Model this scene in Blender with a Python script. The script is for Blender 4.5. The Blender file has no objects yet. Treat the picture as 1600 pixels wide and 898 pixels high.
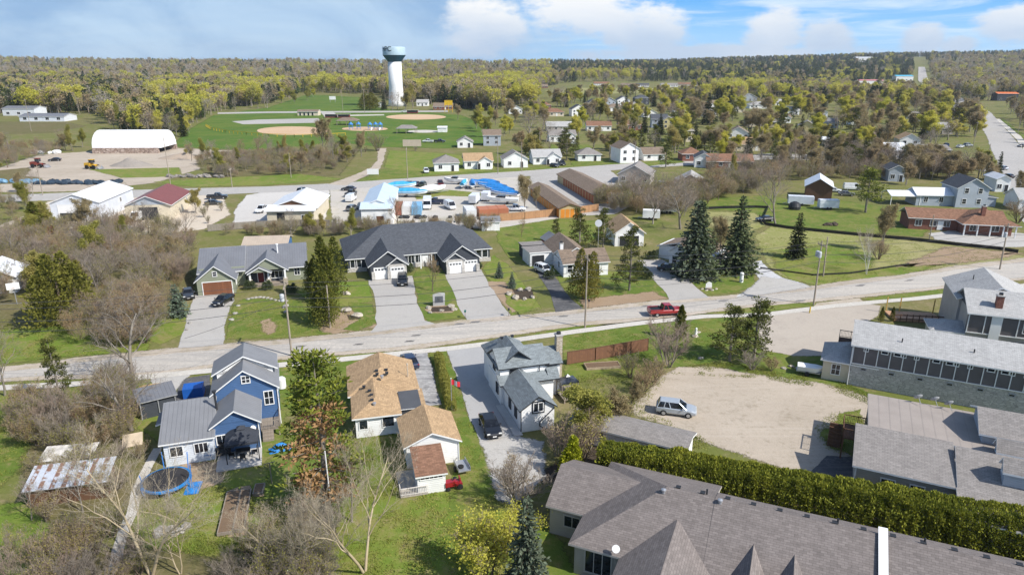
import bpy, math, random
import numpy as np
from mathutils import Vector, Matrix, Euler

R = math.radians
random.seed(7)
rng = np.random.default_rng(7)
SC = bpy.context.scene
COL = SC.collection

CAM_F, CAM_H, CAM_HY = 1080.0, 38.0, 95.0        # focal length in photo pixels, height in m, horizon row
TH = math.atan((449 - CAM_HY) / CAM_F)
cT, sT = math.cos(TH), math.sin(TH)
cam_d = bpy.data.cameras.new('camera')
cam = bpy.data.objects.new('camera', cam_d)
COL.objects.link(cam)
cam_d.sensor_width = 36.0
cam_d.lens = 36.0 * CAM_F / 1600.0
cam_d.clip_start = 0.5
cam_d.clip_end = 30000.0
cam.location = (0, 0, CAM_H)
cam.rotation_euler = (math.pi / 2 - TH, 0, 0)
SC.camera = cam

SUN_EL, SUN_AZ = R(43.0), math.atan2(0.86, -0.50)   # azimuth measured from +Y towards +X
sun_dir = Vector((math.sin(SUN_AZ) * math.cos(SUN_EL), math.cos(SUN_AZ) * math.cos(SUN_EL), math.sin(SUN_EL)))
sun_d = bpy.data.lights.new('sun', 'SUN')
sun_d.energy = 4.3
sun_d.angle = R(0.5)
sun_d.color = (1.0, 0.955, 0.88)
sun = bpy.data.objects.new('sun', sun_d)
COL.objects.link(sun)
sun.rotation_euler = (-sun_dir).to_track_quat('-Z', 'Y').to_euler()
SC.view_settings.view_transform = 'Standard'
SC.view_settings.look = 'None'
SC.view_settings.exposure = 0.46
SC.view_settings.gamma = 1.0
SC.view_settings.use_curve_mapping = False
SC.render.engine = 'CYCLES'
SC.cycles.max_bounces = 5
SC.cycles.transparent_max_bounces = 12
SC.cycles.diffuse_bounces = 2
SC.cycles.glossy_bounces = 2


class NT:
    """tiny wrapper to write node trees"""
    def __init__(s, tree):
        s.t = tree; s.n = tree.nodes; s.l = tree.links
    def new(s, typ, **kw):
        n = s.n.new(typ)
        for k, v in kw.items(): setattr(n, k, v)
        return n
    def link(s, a, b): s.l.new(a, b)
    def val(s, sock, v):
        if hasattr(v, 'is_linked') or isinstance(v, bpy.types.NodeSocket): s.l.new(v, sock)
        else: sock.default_value = v
    def math(s, op, a, b=None, c=None, clamp=False):
        n = s.new('ShaderNodeMath', operation=op, use_clamp=clamp)
        s.val(n.inputs[0], a)
        if b is not None: s.val(n.inputs[1], b)
        if c is not None: s.val(n.inputs[2], c)
        return n.outputs[0]
    def mix(s, f, a, b, blend='MIX'):
        n = s.new('ShaderNodeMix', data_type='RGBA', blend_type=blend)
        s.val(n.inputs[0], f)
        s.val(n.inputs[6], a if isinstance(a, bpy.types.NodeSocket) else (*a[:3], 1))
        s.val(n.inputs[7], b if isinstance(b, bpy.types.NodeSocket) else (*b[:3], 1))
        return n.outputs[2]
    def smooth(s, x, lo, hi):
        n = s.new('ShaderNodeMapRange', interpolation_type='SMOOTHSTEP')
        s.val(n.inputs[0], x); n.inputs[1].default_value = lo; n.inputs[2].default_value = hi
        return n.outputs[0]
    def noise(s, vec, scale, detail=3.0, rough=0.55, dist=0.0):
        n = s.new('ShaderNodeTexNoise')
        if vec is not None: s.link(vec, n.inputs['Vector'])
        n.inputs['Scale'].default_value = scale
        n.inputs['Detail'].default_value = detail
        n.inputs['Roughness'].default_value = rough
        n.inputs['Distortion'].default_value = dist
        return n.outputs[0]


W = bpy.data.worlds.new('World'); SC.world = W
W.use_nodes = True
wn = NT(W.node_tree)
for n in list(wn.n): wn.n.remove(n)
w_out = wn.new('ShaderNodeOutputWorld')
w_bg = wn.new('ShaderNodeBackground')
w_bg.inputs['Strength'].default_value = 0.125
wn.link(w_bg.outputs[0], w_out.inputs[0])
sky = wn.new('ShaderNodeTexSky', sky_type='NISHITA')
sky.sun_disc = False
sky.sun_elevation = SUN_EL
sky.sun_rotation = SUN_AZ
sky.altitude = 200
sky.ozone_density = 1.6
w_tc = wn.new('ShaderNodeTexCoord')
w_sep = wn.new('ShaderNodeSeparateXYZ')
wn.link(w_tc.outputs['Generated'], w_sep.inputs[0])
az = wn.math('ARCTAN2', w_sep.outputs[0], w_sep.outputs[1])
el = wn.math('ARCSINE', w_sep.outputs[2])
w_cmb = wn.new('ShaderNodeCombineXYZ')
wn.link(az, w_cmb.inputs[0]); wn.link(wn.math('MULTIPLY', el, 2.2), w_cmb.inputs[1])
nz1 = wn.noise(w_cmb.outputs[0], 16.0, 8.0, 0.62)
nz2 = wn.noise(w_cmb.outputs[0], 5.0, 5.0, 0.55, 0.6)
def bump_sky(a, e, ra, re):
    x = wn.math('DIVIDE', wn.math('SUBTRACT', az, a), ra)
    y = wn.math('DIVIDE', wn.math('SUBTRACT', el, e), re)
    d = wn.math('ADD', wn.math('MULTIPLY', x, x), wn.math('MULTIPLY', y, y))
    return wn.math('SUBTRACT', 1.0, d)
def az_of(px): return math.atan((px - 800) / CAM_F * cT)
def el_of(py): return (CAM_HY - py) / CAM_F * 0.93
heaps = [(905, 22, 120, 45), (1000, 52, 95, 45), (760, 45, 90, 50), (1205, 60, 58, 42), (1285, 64, 48, 32), (1433, 68, 40, 24),
         (1495, 74, 34, 12), (1575, 52, 52, 30), (1120, 86, 300, 16), (1690, 55, 90, 50)]
m = None
for (px, py, rx, ry) in heaps:
    b = bump_sky(az_of(px), el_of(py), rx / CAM_F * 0.85, ry / CAM_F)
    m = b if m is None else wn.math('MAXIMUM', m, b)
m = wn.math('ADD', m, wn.math('MULTIPLY', wn.math('SUBTRACT', nz1, 0.5), 2.6))
heap_mask = wn.smooth(m, 0.0, 0.75)
left = wn.smooth(az, az_of(1000), az_of(640))
streak_c = wn.new('ShaderNodeCombineXYZ')
wn.link(wn.math('ADD', az, wn.math('MULTIPLY', el, -1.6)), streak_c.inputs[0]); wn.link(wn.math('MULTIPLY', el, 9.0), streak_c.inputs[1])
streak = wn.smooth(wn.noise(streak_c.outputs[0], 5.0, 6.0, 0.6, 0.8), 0.42, 0.72)
blue = wn.mix(wn.smooth(el, 0.0, 0.10), (2.6, 4.4, 6.3), (0.75, 2.75, 5.9))
low = wn.smooth(el, 0.35, 0.10)                           # the modelled low sky blends into the physical sky higher up
base = wn.mix(low, sky.outputs[0], blue)
base = wn.mix(wn.math('MULTIPLY', wn.math('MULTIPLY', streak, 0.75), low), base, (4.9, 5.6, 6.1))
strat_col = wn.mix(wn.smooth(nz2, 0.36, 0.70), (1.85, 2.9, 4.4), (3.3, 4.35, 5.45))
base = wn.mix(wn.math('MULTIPLY', wn.math('MULTIPLY', left, 0.93), low), base, strat_col)
shade = wn.math('ADD', wn.smooth(el, 0.01, 0.085), wn.math('MULTIPLY', wn.math('SUBTRACT', nz2, 0.5), 1.4), clamp=True)
cloud_col = wn.mix(shade, (3.4, 4.1, 5.1), (6.1, 6.1, 6.05))
heap_amt = wn.math('MULTIPLY', wn.math('MULTIPLY', heap_mask, 0.95), low)
base = wn.mix(heap_amt, base, cloud_col)
wn.link(base, w_bg.inputs['Color'])


def G(x, y, z=0.0):
    """photo pixel (1600 x 898) -> the point of the place at height z"""
    u = (x - 800) / CAM_F; v = (y - 449) / CAM_F
    d = (CAM_H - z) / (cT * v + sT)
    return (u * d, d * (cT - v * sT), z)
def ppm(x, y):
    v = (y - 449) / CAM_F
    return CAM_F * (cT * v + sT) / CAM_H
def hpx(x, y, ytop):
    """height in m of something whose foot is at pixel (x, y) and whose top is at row ytop"""
    X, Y, _ = G(x, y); v = (ytop - 449) / CAM_F
    zz = (-Y * sT - v * Y * cT) / (cT - v * sT)
    return zz + CAM_H


def tag(o, label=None, cat=None, group=None, kind=None):
    if label: o['label'] = label
    if cat: o['category'] = cat
    if group: o['group'] = group
    if kind: o['kind'] = kind
    return o
def thing(name, label, cat, loc=(0, 0, 0), rz=0.0, group=None):
    o = bpy.data.objects.new(name, None); COL.objects.link(o)
    o.location = (loc[0], loc[1], loc[2] + (0.045 if abs(loc[2]) < 1e-6 else 0)); o.rotation_euler = (0, 0, rz); o.empty_display_size = 0.3
    return tag(o, label, cat, group)
def link(name, me, parent=None, loc=None, rz=0.0):
    o = bpy.data.objects.new(name, me); COL.objects.link(o)
    if parent is not None: o.parent = parent
    if loc is not None: o.location = loc
    if rz: o.rotation_euler = (0, 0, rz)
    return o
def kids(o): return [c for c in bpy.data.objects if c.parent == o]
def copy_tree(o, cache={}):
    c = o.copy(); COL.objects.link(c)
    for ch in o.children:
        d = ch.copy(); COL.objects.link(d); d.parent = c
        for g in ch.children:
            e = g.copy(); COL.objects.link(e); e.parent = d
    return c


class MB:
    """collects faces and links them as ONE mesh; every face gets metre-scaled UVs (u level, v up the slope)"""
    def __init__(s): s.v = []; s.f = []; s.m = []
    def face(s, pts, m=0):
        b = len(s.v); s.v += [tuple(p) for p in pts]; s.f.append(tuple(range(b, b + len(pts)))); s.m.append(m)
    def idx(s, verts, faces, m=0):
        b = len(s.v); s.v += [tuple(p) for p in verts]
        for f in faces: s.f.append(tuple(b + i for i in f)); s.m.append(m)
    def box(s, x0, y0, z0, x1, y1, z1, m=0):
        v = [(x0, y0, z0), (x1, y0, z0), (x1, y1, z0), (x0, y1, z0), (x0, y0, z1), (x1, y0, z1), (x1, y1, z1), (x0, y1, z1)]
        s.idx(v, [(0, 3, 2, 1), (4, 5, 6, 7), (0, 1, 5, 4), (1, 2, 6, 5), (2, 3, 7, 6), (3, 0, 4, 7)], m)
    def cbox(s, c, sx, sy, sz, rz=0.0, m=0):
        ca, sa = math.cos(rz), math.sin(rz); v = []
        for z in (-.5, .5):
            for x, y in ((-.5, -.5), (.5, -.5), (.5, .5), (-.5, .5)):
                v.append((c[0] + x * sx * ca - y * sy * sa, c[1] + x * sx * sa + y * sy * ca, c[2] + z * sz))
        s.idx(v, [(0, 3, 2, 1), (4, 5, 6, 7), (0, 1, 5, 4), (1, 2, 6, 5), (2, 3, 7, 6), (3, 0, 4, 7)], m)
    def bar(s, a, b, r, n=5, m=0, r2=None):
        r2 = r if r2 is None else r2
        a = Vector(a); b = Vector(b); d = (b - a)
        if d.length < 1e-6: return
        d.normalize(); t = d.orthogonal().normalized(); k = d.cross(t)
        v = []
        for p, rr in ((a, r), (b, r2)):
            for i in range(n):
                q = 2 * math.pi * i / n
                v.append(p + (t * math.cos(q) + k * math.sin(q)) * rr)
        f = [(i, (i + 1) % n, n + (i + 1) % n, n + i) for i in range(n)]
        f += [tuple(range(n - 1, -1, -1)), tuple(range(n, 2 * n))]
        s.idx(v, f, m)
    def path(s, pts, r, n=5, m=0):
        for a, b in zip(pts[:-1], pts[1:]): s.bar(a, b, r, n, m)
    def lathe(s, prof, n=24, m=0, c=(0, 0, 0), cap=True):
        v = []
        for r, z in prof:
            for i in range(n):
                q = 2 * math.pi * i / n
                v.append((c[0] + r * math.cos(q), c[1] + r * math.sin(q), c[2] + z))
        f = []
        for k in range(len(prof) - 1):
            for i in range(n):
                j = (i + 1) % n
                f.append((k * n + i, k * n + j, (k + 1) * n + j, (k + 1) * n + i))
        if cap:
            f.append(tuple(range(n - 1, -1, -1))); f.append(tuple((len(prof) - 1) * n + i for i in range(n)))
        s.idx(v, f, m)
    def slab(s, pts, t=0.16, m=0, me=1, skip=()):
        """a roof plane: top polygon, soffit and edge faces of the trim material"""
        n = len(pts); top = [Vector(p) for p in pts]; bot = [p - Vector((0, 0, t)) for p in top]
        nz = (top[1] - top[0]).cross(top[2] - top[0]).z
        s.face(top if nz > 0 else top[::-1], m)
        s.face(bot[::-1] if nz > 0 else bot, me)
        for i in range(n):
            if i in skip: continue
            j = (i + 1) % n
            q = [top[i], bot[i], bot[j], top[j]]
            s.face(q if nz > 0 else q[::-1], me)
    def prism(s, poly, y0, y1, m=0):
        """poly in (x, z), extruded along y"""
        n = len(poly)
        a = [(x, y0, z) for x, z in poly]; b = [(x, y1, z) for x, z in poly]
        s.idx(a + b, [tuple(range(n)), tuple(range(2 * n - 1, n - 1, -1))] + [(i + n, (i + 1) % n + n, (i + 1) % n, i) for i in range(n)], m)
    def rock(s, c, sx, sy, sz, seed=0, m=0):
        r = random.Random(seed); n, k = 9, 5; v = []
        for j in range(k + 1):
            ph = math.pi * j / k
            for i in range(n):
                q = 2 * math.pi * i / n; w = 0.78 + 0.4 * r.random()
                v.append((c[0] + sx * w * math.sin(ph) * math.cos(q), c[1] + sy * w * math.sin(ph) * math.sin(q), c[2] + sz * w * math.cos(ph)))
        s.idx(v, [(j * n + i, (j + 1) * n + i, (j + 1) * n + (i + 1) % n, j * n + (i + 1) % n) for j in range(k) for i in range(n)], m)
    def mesh(s, name, mats, smooth=False, norm=False):
        me = bpy.data.meshes.new(name)
        me.from_pydata(s.v, [], s.f)
        for mt in (mats if isinstance(mats, (list, tuple)) else [mats]): me.materials.append(mt)
        if norm:
            import bmesh
            bm = bmesh.new(); bm.from_mesh(me); bmesh.ops.recalc_face_normals(bm, faces=bm.faces[:]); bm.to_mesh(me); bm.free()
        me.polygons.foreach_set('material_index', s.m)
        uv = me.uv_layers.new(name='UVMap')
        dat = np.zeros(len(me.loops) * 2)
        for p in me.polygons:
            n = p.normal
            h = Vector((-n.y, n.x, 0))
            if h.length < 0.05: h = Vector((1, 0, 0)); w = Vector((0, 1, 0))
            else: h.normalize(); w = n.cross(h)
            for li in p.loop_indices:
                co = me.vertices[me.loops[li].vertex_index].co
                dat[2 * li] = co.dot(h); dat[2 * li + 1] = co.dot(w)
        uv.data.foreach_set('uv', dat)
        if smooth: me.polygons.foreach_set('use_smooth', [True] * len(me.polygons))
        me.update()
        return me
    def build(s, name, mats, parent=None, loc=None, rz=0.0, smooth=False):
        return link(name, s.mesh(name, mats, smooth), parent, loc, rz)


def np_mesh(name, verts, faces, mats, midx=None, tone=None):
    """quads or tris given as numpy arrays; tone is a per-vertex value the leaf materials read"""
    verts = np.asarray(verts, dtype=np.float32); faces = np.asarray(faces, dtype=np.int32)
    me = bpy.data.meshes.new(name)
    n, k = faces.shape
    me.vertices.add(len(verts)); me.vertices.foreach_set('co', verts.ravel())
    me.loops.add(n * k); me.loops.foreach_set('vertex_index', faces.ravel())
    me.polygons.add(n); me.polygons.foreach_set('loop_start', np.arange(0, n * k, k, dtype=np.int32))
    for mt in (mats if isinstance(mats, (list, tuple)) else [mats]): me.materials.append(mt)
    if midx is not None: me.polygons.foreach_set('material_index', np.asarray(midx, dtype=np.int32))
    if tone is not None:
        a = me.attributes.new('tone', 'FLOAT', 'POINT'); a.data.foreach_set('value', np.asarray(tone, dtype=np.float32))
    me.update(calc_edges=True); me.validate()
    return me
def srgb(r, g, b):
    return tuple(((c / 255) / 12.92 if c <= 10 else (((c / 255) + 0.055) / 1.055) ** 2.4) for c in (r, g, b))
_M = {}
def base_mat(name):
    m = bpy.data.materials.new(name); m.use_nodes = True
    t = NT(m.node_tree)
    b = t.n['Principled BSDF']
    return m, t, b
def scale_c(c, k): return tuple(min(1.0, x * k) for x in c)
def paint(name, c, rough=0.6, var=0.12, metal=0.0, spec=0.3, scale=0.6, coat=0.0):
    """plain painted or moulded surface with faint weathering"""
    if name in _M: return _M[name]
    m, t, b = base_mat(name)
    tc = t.new('ShaderNodeTexCoord')
    nz = t.noise(tc.outputs['Object'], scale, 5.0, 0.6)
    f = t.smooth(nz, 0.25, 0.75)
    t.link(t.mix(f, scale_c(c, 1 - var), scale_c(c, 1 + var * 0.6)), b.inputs['Base Color'])
    b.inputs['Roughness'].default_value = rough; b.inputs['Metallic'].default_value = metal
    b.inputs['Specular IOR Level'].default_value = spec
    b.inputs['Coat Weight'].default_value = coat
    b.inputs['Coat Roughness'].default_value = 0.06
    _M[name] = m; return m
def shingle(name, c, var=0.30, sx=0.45, sy=0.19):
    """asphalt shingles: courses up the slope with tabs of uneven tone, streaked by weather"""
    if name in _M: return _M[name]
    m, t, b = base_mat(name)
    uv = t.new('ShaderNodeUVMap')
    br = t.new('ShaderNodeTexBrick')
    t.link(uv.outputs[0], br.inputs['Vector'])
    br.inputs['Scale'].default_value = 1.0
    br.inputs['Brick Width'].default_value = sx; br.inputs['Row Height'].default_value = sy
    br.inputs['Mortar Size'].default_value = 0.012; br.inputs['Mortar Smooth'].default_value = 0.3
    br.inputs['Color1'].default_value = (*scale_c(c, 1 - var), 1); br.inputs['Color2'].default_value = (*scale_c(c, 1 + var), 1)
    br.inputs['Mortar'].default_value = (*scale_c(c, 0.55), 1)
    nz = t.noise(uv.outputs[0], 3.2, 4.0, 0.6)
    big = t.noise(uv.outputs[0], 0.35, 4.0, 0.6)
    st = t.new('ShaderNodeMapping'); st.inputs['Scale'].default_value = (1.6, 0.12, 1)
    t.link(uv.outputs[0], st.inputs[0])
    streak = t.noise(st.outputs[0], 1.0, 3.0, 0.6)
    k = t.math('MULTIPLY', t.math('ADD', 0.72, t.math('MULTIPLY', nz, 0.56)), t.math('ADD', 0.72, t.math('ADD', t.math('MULTIPLY', big, 0.3), t.math('MULTIPLY', streak, 0.26))))
    cc = t.new('ShaderNodeVectorMath', operation='SCALE'); t.link(br.outputs[0], cc.inputs[0]); t.link(k, cc.inputs[3])
    t.link(cc.outputs[0], b.inputs['Base Color'])
    bp = t.new('ShaderNodeBump'); bp.inputs['Strength'].default_value = 0.35; bp.inputs['Distance'].default_value = 0.02
    t.link(nz, bp.inputs['Height']); t.link(bp.outputs[0], b.inputs['Normal'])
    b.inputs['Roughness'].default_value = 0.92; b.inputs['Specular IOR Level'].default_value = 0.15
    _M[name] = m; return m
def ribbed(name, c, pitch=0.42, rough=0.38, metal=0.0, horiz=False, depth=0.6, rust=None, spec=0.5):
    """ribbed sheet metal or lap siding: dark joints every pitch metres across (or up) the face"""
    if name in _M: return _M[name]
    m, t, b = base_mat(name)
    uv = t.new('ShaderNodeUVMap')
    sp = t.new('ShaderNodeSeparateXYZ'); t.link(uv.outputs[0], sp.inputs[0])
    q = t.math('FRACT', t.math('DIVIDE', sp.outputs[1 if horiz else 0], pitch))
    w = 0.18 if not horiz else 0.22
    line = t.math('SUBTRACT', 1.0, t.smooth(q, 0.0, w))
    nz = t.noise(uv.outputs[0], 0.5, 5.0, 0.6)
    col = t.mix(t.smooth(nz, 0.25, 0.75), scale_c(c, 0.9), scale_c(c, 1.06))
    col = t.mix(t.math('MULTIPLY', line, depth), col, scale_c(c, 0.45))
    if rust:
        sel = t.smooth(t.math('ABSOLUTE', t.math('SUBTRACT', t.math('FRACT', t.math('DIVIDE', sp.outputs[0], rust[1])), 0.5)), 0.16, 0.28)
        sel = t.math('SUBTRACT', 1.0, sel)
        ragged = t.smooth(t.noise(uv.outputs[0], 1.6, 5.0, 0.65), 0.40, 0.52)
        fade = t.smooth(sp.outputs[1], rust[3], rust[2])
        col = t.mix(t.math('MULTIPLY', t.math('MULTIPLY', sel, ragged), 0.92), col, rust[0])
    t.link(col, b.inputs['Base Color'])
    bp = t.new('ShaderNodeBump'); bp.inputs['Strength'].default_value = 0.5; bp.inputs['Distance'].default_value = 0.03
    t.link(t.math('SUBTRACT', 1.0, line), bp.inputs['Height']); t.link(bp.outputs[0], b.inputs['Normal'])
    b.inputs['Roughness'].default_value = rough; b.inputs['Metallic'].default_value = metal
    b.inputs['Specular IOR Level'].default_value = spec
    _M[name] = m; return m
def stone(name, c1, c2, scale=2.6, mortar=0.25):
    if name in _M: return _M[name]
    m, t, b = base_mat(name)
    uv = t.new('ShaderNodeUVMap')
    mp = t.new('ShaderNodeMapping'); mp.inputs['Scale'].default_value = (1.0, 2.0, 1.0); t.link(uv.outputs[0], mp.inputs[0])
    vo = t.new('ShaderNodeTexVoronoi'); vo.inputs['Scale'].default_value = scale; t.link(mp.outputs[0], vo.inputs['Vector'])
    ve = t.new('ShaderNodeTexVoronoi', feature='DISTANCE_TO_EDGE'); ve.inputs['Scale'].default_value = scale; t.link(mp.outputs[0], ve.inputs['Vector'])
    sp = t.new('ShaderNodeSeparateXYZ'); t.link(vo.outputs['Color'], sp.inputs[0])
    col = t.mix(sp.outputs[0], c1, c2)
    col = t.mix(t.math('SUBTRACT', 1.0, t.smooth(ve.outputs[0], 0.0, 0.09)), col, scale_c(c1, mortar * 2))
    t.link(col, b.inputs['Base Color']); b.inputs['Roughness'].default_value = 0.9
    _M[name] = m; return m
def planks(name, c, pitch=0.14, horiz=False, var=0.25):
    if name in _M: return _M[name]
    m, t, b = base_mat(name)
    uv = t.new('ShaderNodeUVMap'); sp = t.new('ShaderNodeSeparateXYZ'); t.link(uv.outputs[0], sp.inputs[0])
    k = t.math('DIVIDE', sp.outputs[1 if horiz else 0], pitch)
    wn_ = t.new('ShaderNodeTexWhiteNoise', noise_dimensions='1D'); t.link(t.math('FLOOR', k), wn_.inputs['W'])
    col = t.mix(wn_.outputs['Value'], scale_c(c, 1 - var), scale_c(c, 1 + var))
    ln = t.math('SUBTRACT', 1.0, t.smooth(t.math('FRACT', k), 0.0, 0.14))
    col = t.mix(t.math('MULTIPLY', ln, 0.75), col, scale_c(c, 0.3))
    nz = t.noise(uv.outputs[0], 2.0, 4.0, 0.6)
    col = t.mix(t.smooth(nz, 0.3, 0.8), scale_c(c, 0.8), col)
    t.link(col, b.inputs['Base Color']); b.inputs['Roughness'].default_value = 0.85
    _M[name] = m; return m
def glassy(name, c=(0.015, 0.02, 0.028), rough=0.06):
    if name in _M: return _M[name]
    m, t, b = base_mat(name)
    tc = t.new('ShaderNodeTexCoord')
    nz = t.noise(tc.outputs['Object'], 1.3, 2.0)
    t.link(t.mix(t.smooth(nz, 0.35, 0.7), scale_c(c, 0.5), scale_c(c, 2.0)), b.inputs['Base Color'])
    b.inputs['Roughness'].default_value = rough; b.inputs['Specular IOR Level'].default_value = 0.6
    _M[name] = m; return m
def leafmat(name, c1, c2, c3=None, rnd=0.35, trans=0.25):
    """foliage: tone attribute per leaf clump between two colours, each plant shifted a little by its own random value"""
    if name in _M: return _M[name]
    m, t, b = base_mat(name)
    at = t.new('ShaderNodeAttribute', attribute_name='tone')
    oi = t.new('ShaderNodeObjectInfo')
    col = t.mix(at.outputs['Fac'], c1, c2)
    if c3 is not None:
        col = t.mix(t.smooth(oi.outputs['Random'], 0.35, 1.0), col, c3)
    hs = t.new('ShaderNodeHueSaturation')
    t.val(hs.inputs['Value'], t.math('ADD', 1 - rnd / 2, t.math('MULTIPLY', oi.outputs['Random'], rnd)))
    t.link(col, hs.inputs['Color'])
    t.link(hs.outputs[0], b.inputs['Base Color'])
    b.inputs['Roughness'].default_value = 0.75; b.inputs['Specular IOR Level'].default_value = 0.15
    if trans:
        tr = t.new('ShaderNodeBsdfTranslucent'); t.link(hs.outputs[0], tr.inputs[0])
        mx = t.new('ShaderNodeMixShader'); mx.inputs[0].default_value = trans
        t.link(b.outputs[0], mx.inputs[1]); t.link(tr.outputs[0], mx.inputs[2])
        t.link(mx.outputs[0], t.n['Material Output'].inputs[0])
    _M[name] = m; return m
def soil(name, cols, scales=(0.05, 0.4, 3.0), bump=0.15, feather=True, mottled=1.0, grain=9.0, tracks=None):
    """ground cover: three colours mixed by noise at three sizes; patches thin out raggedly along their own edge"""
    if name in _M: return _M[name]
    m, t, b = base_mat(name)
    ge = t.new('ShaderNodeNewGeometry'); P = ge.outputs['Position']
    n1 = t.noise(P, scales[0], 4.0, 0.6, 0.4); n2 = t.noise(P, scales[1], 5.0, 0.65, 0.3); n3 = t.noise(P, scales[2], 4.0, 0.7)
    n4 = t.noise(P, grain, 2.0, 0.7)
    f1 = t.smooth(t.math('ADD', t.math('MULTIPLY', n1, 0.55), t.math('MULTIPLY', n2, 0.45)), 0.5 - 0.12 / mottled, 0.5 + 0.12 / mottled)
    col = t.mix(f1, cols[0], cols[1])
    f2 = t.smooth(t.math('ADD', t.math('MULTIPLY', n2, 0.5), t.math('MULTIPLY', n3, 0.5)), 0.47, 0.66)
    col = t.mix(f2, col, cols[2])
    if tracks:
        mp = t.new('ShaderNodeMapping'); mp.inputs['Rotation'].default_value = (0, 0, tracks[0]); mp.inputs['Scale'].default_value = (0.03, 0.55, 1)
        t.link(P, mp.inputs[0])
        tk = t.smooth(t.noise(mp.outputs[0], 1.0, 5.0, 0.65, 1.6), 0.42, 0.72)
        col = t.mix(t.math('MULTIPLY', tk, tracks[2]), col, tracks[1])
    k = t.math('ADD', 0.62, t.math('MULTIPLY', t.math('ADD', t.math('MULTIPLY', n3, 0.5), t.math('MULTIPLY', n4, 0.5)), 0.76))
    cc = t.new('ShaderNodeVectorMath', operation='SCALE'); t.link(col, cc.inputs[0]); t.link(k, cc.inputs[3])
    t.link(cc.outputs[0], b.inputs['Base Color'])
    b.inputs['Roughness'].default_value = 0.95; b.inputs['Specular IOR Level'].default_value = 0.12
    if bump:
        bp = t.new('ShaderNodeBump'); bp.inputs['Strength'].default_value = bump; bp.inputs['Distance'].default_value = 0.12
        t.link(t.math('ADD', n3, n4), bp.inputs['Height']); t.link(bp.outputs[0], b.inputs['Normal'])
    if feather:
        at = t.new('ShaderNodeAttribute', attribute_name='edge')
        e1 = t.noise(P, 0.55, 5.0, 0.7); e2 = t.noise(P, 3.5, 3.0, 0.7)
        a = t.math('ADD', at.outputs['Fac'], t.math('MULTIPLY', t.math('SUBTRACT', t.math('ADD', t.math('MULTIPLY', e1, 0.6), t.math('MULTIPLY', e2, 0.4)), 0.5), 1.5))
        a = t.smooth(a, 0.36, 0.64)
        tr = t.new('ShaderNodeBsdfTransparent'); mx = t.new('ShaderNodeMixShader')
        t.link(a, mx.inputs[0]); t.link(tr.outputs[0], mx.inputs[1]); t.link(b.outputs[0], mx.inputs[2])
        t.link(mx.outputs[0], t.n['Material Output'].inputs[0])
    _M[name] = m; return m

m_base = soil('meadow_ground', [(0.13, 0.15, 0.036), (0.175, 0.16, 0.062), (0.225, 0.185, 0.10)], (0.02, 0.16, 1.5), 0.3, feather=False)
m_lawn = soil('lawn_grass', [(0.105, 0.155, 0.026), (0.15, 0.18, 0.036), (0.205, 0.18, 0.07)], (0.07, 0.35, 1.4), 0.35, mottled=1.7)
m_park = soil('park_grass', [(0.075, 0.14, 0.02), (0.105, 0.16, 0.024), (0.135, 0.15, 0.04)], (0.03, 0.12, 0.8), 0.2, mottled=1.6)
m_yard = soil('rough_grass', [(0.13, 0.19, 0.028), (0.185, 0.205, 0.045), (0.23, 0.195, 0.085)], (0.06, 0.35, 1.6), 0.35, mottled=1.5)
m_dry = soil('dry_grass', [(0.30, 0.275, 0.125), (0.205, 0.23, 0.055), (0.37, 0.31, 0.18)], (0.05, 0.25, 1.8), 0.35)
m_scrub = soil('scrub_ground', [(0.15, 0.125, 0.06), (0.11, 0.115, 0.035), (0.21, 0.17, 0.10)], (0.05, 0.3, 1.6), 0.4)
m_gravel = soil('tan_gravel', [(0.39, 0.33, 0.262), (0.46, 0.395, 0.32), (0.295, 0.25, 0.19)], (0.06, 0.3, 1.4), 0.35, tracks=(0.35, (0.52, 0.455, 0.38), 0.4))
m_gravel2 = soil('grey_gravel', [(0.40, 0.385, 0.36), (0.47, 0.45, 0.42), (0.32, 0.305, 0.28)], (0.05, 0.4, 2.6), 0.3)
m_crush = soil('crushed_stone', [(0.50, 0.50, 0.51), (0.64, 0.64, 0.64), (0.34, 0.34, 0.35)], (0.1, 0.9, 3.0), 0.8)
m_dirt = soil('bare_dirt', [(0.30, 0.215, 0.14), (0.36, 0.27, 0.185), (0.24, 0.17, 0.11)], (0.06, 0.4, 2.0), 0.4)
m_infield = soil('infield_clay', [(0.52, 0.36, 0.225), (0.57, 0.41, 0.27), (0.48, 0.33, 0.2)], (0.03, 0.2, 1.0), 0.1)
m_mulch = soil('dark_mulch', [(0.06, 0.045, 0.035), (0.09, 0.07, 0.05), (0.045, 0.035, 0.03)], (0.3, 1.2, 4.0), 0.6)
m_road = soil('road_asphalt', [(0.465, 0.43, 0.38), (0.41, 0.38, 0.34), (0.51, 0.465, 0.41)], (0.03, 0.3, 2.2), 0.12, tracks=(-0.27, (0.30, 0.285, 0.27), 0.75))
m_shoulder = soil('road_shoulder', [(0.46, 0.40, 0.335), (0.40, 0.34, 0.27), (0.33, 0.28, 0.19)], (0.06, 0.5, 2.2), 0.25)
m_drive = soil('driveway_asphalt', [(0.375, 0.355, 0.33), (0.42, 0.40, 0.37), (0.325, 0.31, 0.29)], (0.04, 0.3, 2.5), 0.1, tracks=(1.2, (0.42, 0.41, 0.40), 0.35))
m_black = soil('black_asphalt', [(0.075, 0.075, 0.08), (0.10, 0.10, 0.105), (0.15, 0.145, 0.14)], (0.06, 0.4, 2.5), 0.15, tracks=(1.2, (0.19, 0.185, 0.18), 0.5))
m_concrete = soil('concrete_walk', [(0.53, 0.50, 0.45), (0.47, 0.44, 0.39), (0.57, 0.54, 0.49)], (0.1, 0.6, 3.0), 0.08)
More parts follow.
